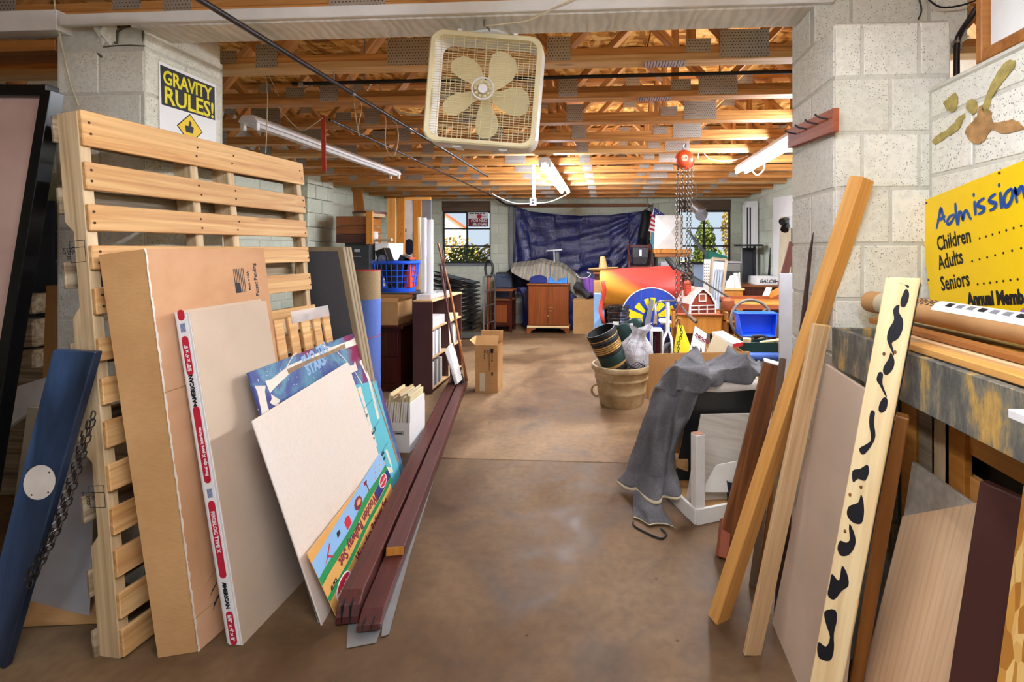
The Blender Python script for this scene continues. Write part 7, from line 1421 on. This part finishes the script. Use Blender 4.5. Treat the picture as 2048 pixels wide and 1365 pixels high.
for s_ in ((gam[0], gam[6]), (gam[1], gam[2])): board('trim', V((bx0+s_[0][0]*bw, yb0-.006, bz+s_[0][1]*bh)), V((bx0+s_[1][0]*bw, yb0-.006, bz+s_[1][1]*bh)), (1, 0, 0), .014, .012, G['white_paint'], t)
wx, wz, ws = bx0+bw*.5, bz+bh*.66, bw*.14
for lo, hi in (((wx-ws, wz-ws), (wx-ws+.012, wz+ws)), ((wx+ws-.012, wz-ws), (wx+ws, wz+ws)), ((wx-ws, wz+ws-.012), (wx+ws, wz+ws)), ((wx-ws, wz-ws), (wx+ws, wz-ws+.012))): box3('window_trim', (lo[0], yb0-.012, lo[1]), (hi[0], yb0-.001, hi[1]), 'white_paint', t, .001)
box3('window_pane', (wx-ws+.01, yb0-.004, wz-ws+.01), (wx+ws-.01, yb0, wz+ws-.01), 'red_wood', t)
for z in (.06, .22, .36): box3('fence_rail', (bx0+.005, yb0-.02, bz+z*bh), (bx1-.005, yb0-.012, bz+z*bh+.012), 'white_paint', t, .001)
for k in range(4): box3('fence_post', (bx0+.005+(bw-.022)*k/3, yb0-.026, bz), (bx0+.017+(bw-.022)*k/3, yb0-.01, bz+.4*bh), 'white_paint', t, .001)
CUP = cu_ = V((bx0+bw*.2, 5.84, bz+bh*.78)); o_ = box3('cupola', cu_-V((.035, .035, .03)), cu_+V((.035, .035, .12)), 'barn_red', t); 
for k in range(5): box3('louvre', (cu_.x-.03, cu_.y-.038, cu_.z+.0+.022*k), (cu_.x+.03, cu_.y-.034, cu_.z+.008+.022*k), 'strap_red', o_, 0)
MB().lathe([(.045, .12), (.03, .15), (0, .165)], 12, M.Translation(cu_), caps=False).build('cupola_roof', BR, t)
_p = V(((bx0+bx1)/2, yb0, 0)); t.matrix_basis = M.Translation(_p) @ M.Rotation(math.radians(17), 4, 'Z') @ M.Translation(-_p) @ t.matrix_basis
# rake, tilted drawer, steering wheel ring, blue bin, tray, roll
t = T('rod', 'long thin dark rod with a black grip slanting down to the tilted drawer', 'rod', P(1400, 560, Y=6.0)); wire('shaft', [P(1338, 520, Y=6.2), P(1350, 535, Y=6.15), P(1400, 560, Y=6.0), P(1460, 597, Y=5.85)], .011, G['dark_grey'], t)
MB().tube([P(1333, 516, Y=6.22), P(1340, 524, Y=6.2), P(1350, 538, Y=6.16)], [.025, .035, .03], 10).build('grip', G['black'], t, smooth=True)
t = T('low_table', 'orange brown table behind the steering wheel ring', 'table', (1.9, 6.0, 0)); q = [P(1459, 596, Y=5.75), P(1560, 606, Y=5.75)]; zt = .9; xa, xb = q[0].x, 2.45
MB().prism([V((xa, 5.75, zt-.04)), V((xb, 5.75, zt-.06)), V((xb, 5.75, zt-.1)), V((xa, 5.75, zt-.1))], (.1, .02, 0)).build('front', G['red_wood'], t)
box3('top', (xa, 5.77, zt-.06), (xb, 6.4, zt-.04), 'orange_pine', t); box3('rim', (xa, 5.77, zt-.06), (xa+.03, 6.4, zt), 'red_wood', t); box3('rim', (xa, 6.38, zt-.06), (xb, 6.4, zt), 'red_wood', t)
for x in (xa+.02, xb-.06):
    for y in (5.8, 6.33): box3('leg', (x, y, 0), (x+.04, y+.04, zt-.06), 'orange_pine', t)
tag(panel('white_card', P(1525, 592, Y=6.1), P(1538, 592, Y=6.1), P(1544, 576, Y=6.15), P(1533, 574, Y=6.15), .01, G['paper']), 'white card leaning up on the orange brown table', 'card')
tag(board('orange_board', P(1538, 592, Y=6.2), P(1562, 580, Y=6.2), (0, 0, 1), .08, .01, G['orange_pine']), 'small orange board standing on the table by the grey panel', 'board')
c = P(1503, 641, Y=5.33); t = T('steering_wheel', 'large grey steering wheel ring with two spokes standing upright', 'wheel', c); wmx = frame(c, (1, .1, 0), (0, .15, 1)); rw = 40/960*5.42
MB().tube([wmx @ V((rw*math.cos(2*PI*k/40), rw*math.sin(2*PI*k/40)*.98, 0)) for k in range(40)], .016, 10, True).build('ring', MAT.setdefault('ring_grey', plain('ring_grey', '#6b625a', .5)), t, smooth=True)
for a_ in (35, 145, 270): cyl('spoke', wmx @ V((.03*math.cos(math.radians(a_)), .03*math.sin(math.radians(a_)), 0)), wmx @ V((rw*math.cos(math.radians(a_)), rw*math.sin(math.radians(a_)), 0)), .012, MAT['ring_grey'], t, 8)
MB().lathe([(0, -.02), (.04, -.02), (.04, .02), (0, .025)], 16, wmx, caps=False).build('hub', MAT['ring_grey'], t, smooth=True); cyl('column', wmx @ V((0, 0, -.01)), V((c.x, 5.5, 0)), .02, MAT['ring_grey'], t, 10)
x0, x1, z0, z1 = R3(1478, 628, 1558, 672, 4.95); t = T('blue_bin', 'bright blue plastic bin tipped open toward the aisle', 'bin', (x0, 4.95, z0))
box3('back', (x0+.01, 5.12, z0), (x1-.01, 5.13, z1-.01), 'blue_plastic', t); box3('rim', (x0-.012, 4.99, z1-.015), (x1+.012, 5.15, z1), 'blue_plastic', t, .006)
MB().prism([V((x0, 4.99, z1-.015)), V((x0, 5.13, z1-.015)), V((x0+.02, 5.13, z0)), V((x0+.03, 4.95, z0))], (.008, 0, 0)).build('side', G['blue_plastic'], t); MB().prism([V((x1-.008, 4.99, z1-.015)), V((x1-.008, 5.13, z1-.015)), V((x1-.028, 5.13, z0)), V((x1-.038, 4.95, z0))], (.008, 0, 0)).build('side', G['blue_plastic'], t); box3('bottom', (x0+.03, 4.95, z0-.01), (x1-.03, 5.13, z0), 'blue_plastic', t)
x0, x1, z0, z1 = R3(1478, 686, 1557, 706, 4.75); t = T('green_tray', 'dark green plastic tray in front of the blue bin', 'tray', (x0, 4.75, z0))
for nm, lo, hi in (('front_side', (x0, 4.75, z0), (x1, 4.76, z1)), ('back_side', (x0, 4.93, z0), (x1, 4.94, z1)), ('end_side', (x0, 4.76, z0), (x0+.01, 4.93, z1)), ('end_side', (x1-.01, 4.76, z0), (x1, 4.93, z1)), ('base', (x0+.01, 4.76, z0), (x1-.01, 4.93, z0+.01))): box3(nm, lo, hi, 'green_dark', t, .002)
tag(cyl('rolling_pin', P(1520, 686, Y=4.84), P(1560, 680, Y=4.84), .016, G['white_pine'], None, 12), 'pale wooden stick lying across the green tray', 'stick')
tag(MB().lathe([(0, -.03), (.035, -.03), (.04, .03), (0, .03)], 16, M.Translation(P(1494, 683, Y=4.85)), caps=False).build('tin', G['white_pine'], None, smooth=True), 'pale round tub standing in the green tray', 'tub')
t = T('meter', 'dark grey squared handle piece in the green tray', 'tool', P(1516, 680, Y=4.86)); MB().tube(curve([P(1504, 686, Y=4.86), P(1504, 673, Y=4.86), P(1530, 673, Y=4.86), P(1531, 686, Y=4.86)], 3), .012, 8).build('loop', G['dark_grey'], t, smooth=True)
tag(cyl('blue_roll', P(1478, 713, Y=4.75), P(1556, 714, Y=4.75), .042, MAT.setdefault('steel_blue', plain('steel_blue', '#4061a8', .3)), None, 20), 'shiny steel blue roll under the green tray', 'roll')
carton(P(1478, 740, Y=4.8).x, P(1556, 740, Y=4.8).x, 4.72, 5.2, 0, P(1500, 722, Y=4.72).z-.005, 'grey storage carton under the blue roll and the green tray', 'storage_box', None, mt='mid_grey')
# binder, cone, cards, books in front of the bicycle
t = T('binder', 'open white binder with a dark red inside standing right of the planter', 'binder', P(1312, 700, Y=4.85)); x0, x1, z0, z1 = R3(1303, 664, 1326, 712, 4.9)
box3('front_cover', (x0, 4.88, z0-.1), (x0+.012, 5.1, z1), 'white_plastic', t); box3('spine', (x0, 5.08, z0-.1), (x1, 5.1, z1), 'white_plastic', t); box3('rear_cover', (x1-.012, 4.88, z0-.1), (x1, 5.1, z1), 'white_plastic', t); box3('lining', (x0+.012, 5.07, z0-.1), (x1-.012, 5.08, z1-.01), 'print_maroon', t); box3('top', (x0, 4.9, z1), (x1, 5.1, z1+.012), 'white_plastic', t); box3('pages', (x0+.03, 4.95, z0-.1), (x0+.05, 5.07, z1-.05), 'black', t)
tag(box3('support_box', (x0-.05, 4.85, 0), (x1+.5, 5.1, z0-.105), 'cardboard'), 'brown carton under the white binder and the yellow block', 'box')
a, b_, c_, d_ = P(1348, 706, Y=4.9), P(1386, 706, Y=4.9), P(1366, 652, Y=4.95), P(1357, 652, Y=4.95)
tag(MB().add([a, b_, b_+V((-.02, .16, 0)), a+V((.02, .16, 0)), d_, c_, c_+V((0, .05, 0)), d_+V((0, .05, 0))], [(3,2,1,0), (4,5,6,7), (0,1,5,4), (1,2,6,5), (2,3,7,6), (3,0,4,7)]).build('yellow_block', G['yellow'], None, .003), 'bright yellow tapered foam block in front of the bicycle', 'block')
t = T('printed_card', 'white card with a red and black print leaning behind the towel', 'card', P(1395, 700, Y=4.6)); kd = panel('card', P(1378, 706, Y=4.6), P(1408, 712, Y=4.6), P(1413, 668, Y=4.66), P(1390, 652, Y=4.66), .006, G['paper'], t)
text('nendo', .06, G['print_maroon'], kd, tri(kd, *hit(kd, 1389, 671), .001, -.35), bold=.002); decal(kd, [hit(kd, u_, v_) for u_, v_ in ((1390, 674), (1407, 685), (1407, 686), (1390, 675))], G['ink'], 'print', .001)
for k in range(3): decal(kd, [hit(kd, 1386+8*k+u_, 698+1.5*k+v_) for u_, v_ in ((-2, 3), (2, 3), (1, -4), (-1, -6))], G['ink'], 'print', .001)
tag(panel('cream_board', P(1410, 712, Y=4.5), P(1453, 712, Y=4.5), P(1455, 688, Y=4.55), P(1428, 668, Y=4.55), .012, G['beige']), 'cream board leaning between the printed card and the white book', 'board')
t = T('book', 'white covered book with a red spine lying slanted before the blue bin', 'book', P(1455, 680, Y=4.6)); q = [P(1424, 664, Y=4.75), P(1466, 688, Y=4.5), P(1486, 684, Y=4.55), P(1446, 662, Y=4.82)]
MB().prism(q, (0, 0, -.006)).build('cover', G['white_plastic'], t); MB().prism([p+V((0, 0, -.006)) for p in q], (0, 0, -.03)).build('pages', G['paper'], t); MB().prism([q[1]+V((0, -.002, 0)), q[2]+V((0, -.002, 0)), q[2]+V((0, -.002, -.036)), q[1]+V((0, -.002, -.036))], (0, -.004, 0)).build('spine', G['red'], t)
carton(P(1415, 740, Y=4.6).x, P(1482, 740, Y=4.6).x, 4.45, 4.9, 0, .56, 'brown carton under the white book, behind the towel', 'storage_box', None)
# stacked stool-like pieces beside the barn
t = T('wooden_stool', 'small stacked wooden stool between the barn table and the steering wheel', 'stool', P(1462, 650, Y=5.3)); x0, x1, z0, z1 = R3(1453, 625, 1473, 690, 5.45)
for k in range(4): box3('step', (x0, 5.45, .2+.16*k), (x1, 5.75, .225+.16*k), 'mid_brown', t)
for x in (x0, x1-.025): box3('upright', (x, 5.46, 0), (x+.025, 5.74, .8), 'mid_brown', t)
tag(MB().lathe([(0, 0), (.05, .0), (.075, .05), (.07, .12), (.03, .15), (0, .15)], 16, M.Translation((((x0+x1)/2), 5.6, .801)), caps=False).build('clay_pot', G['red_wood'], None, smooth=True), 'small reddish round pot on the wooden stool', 'pot')
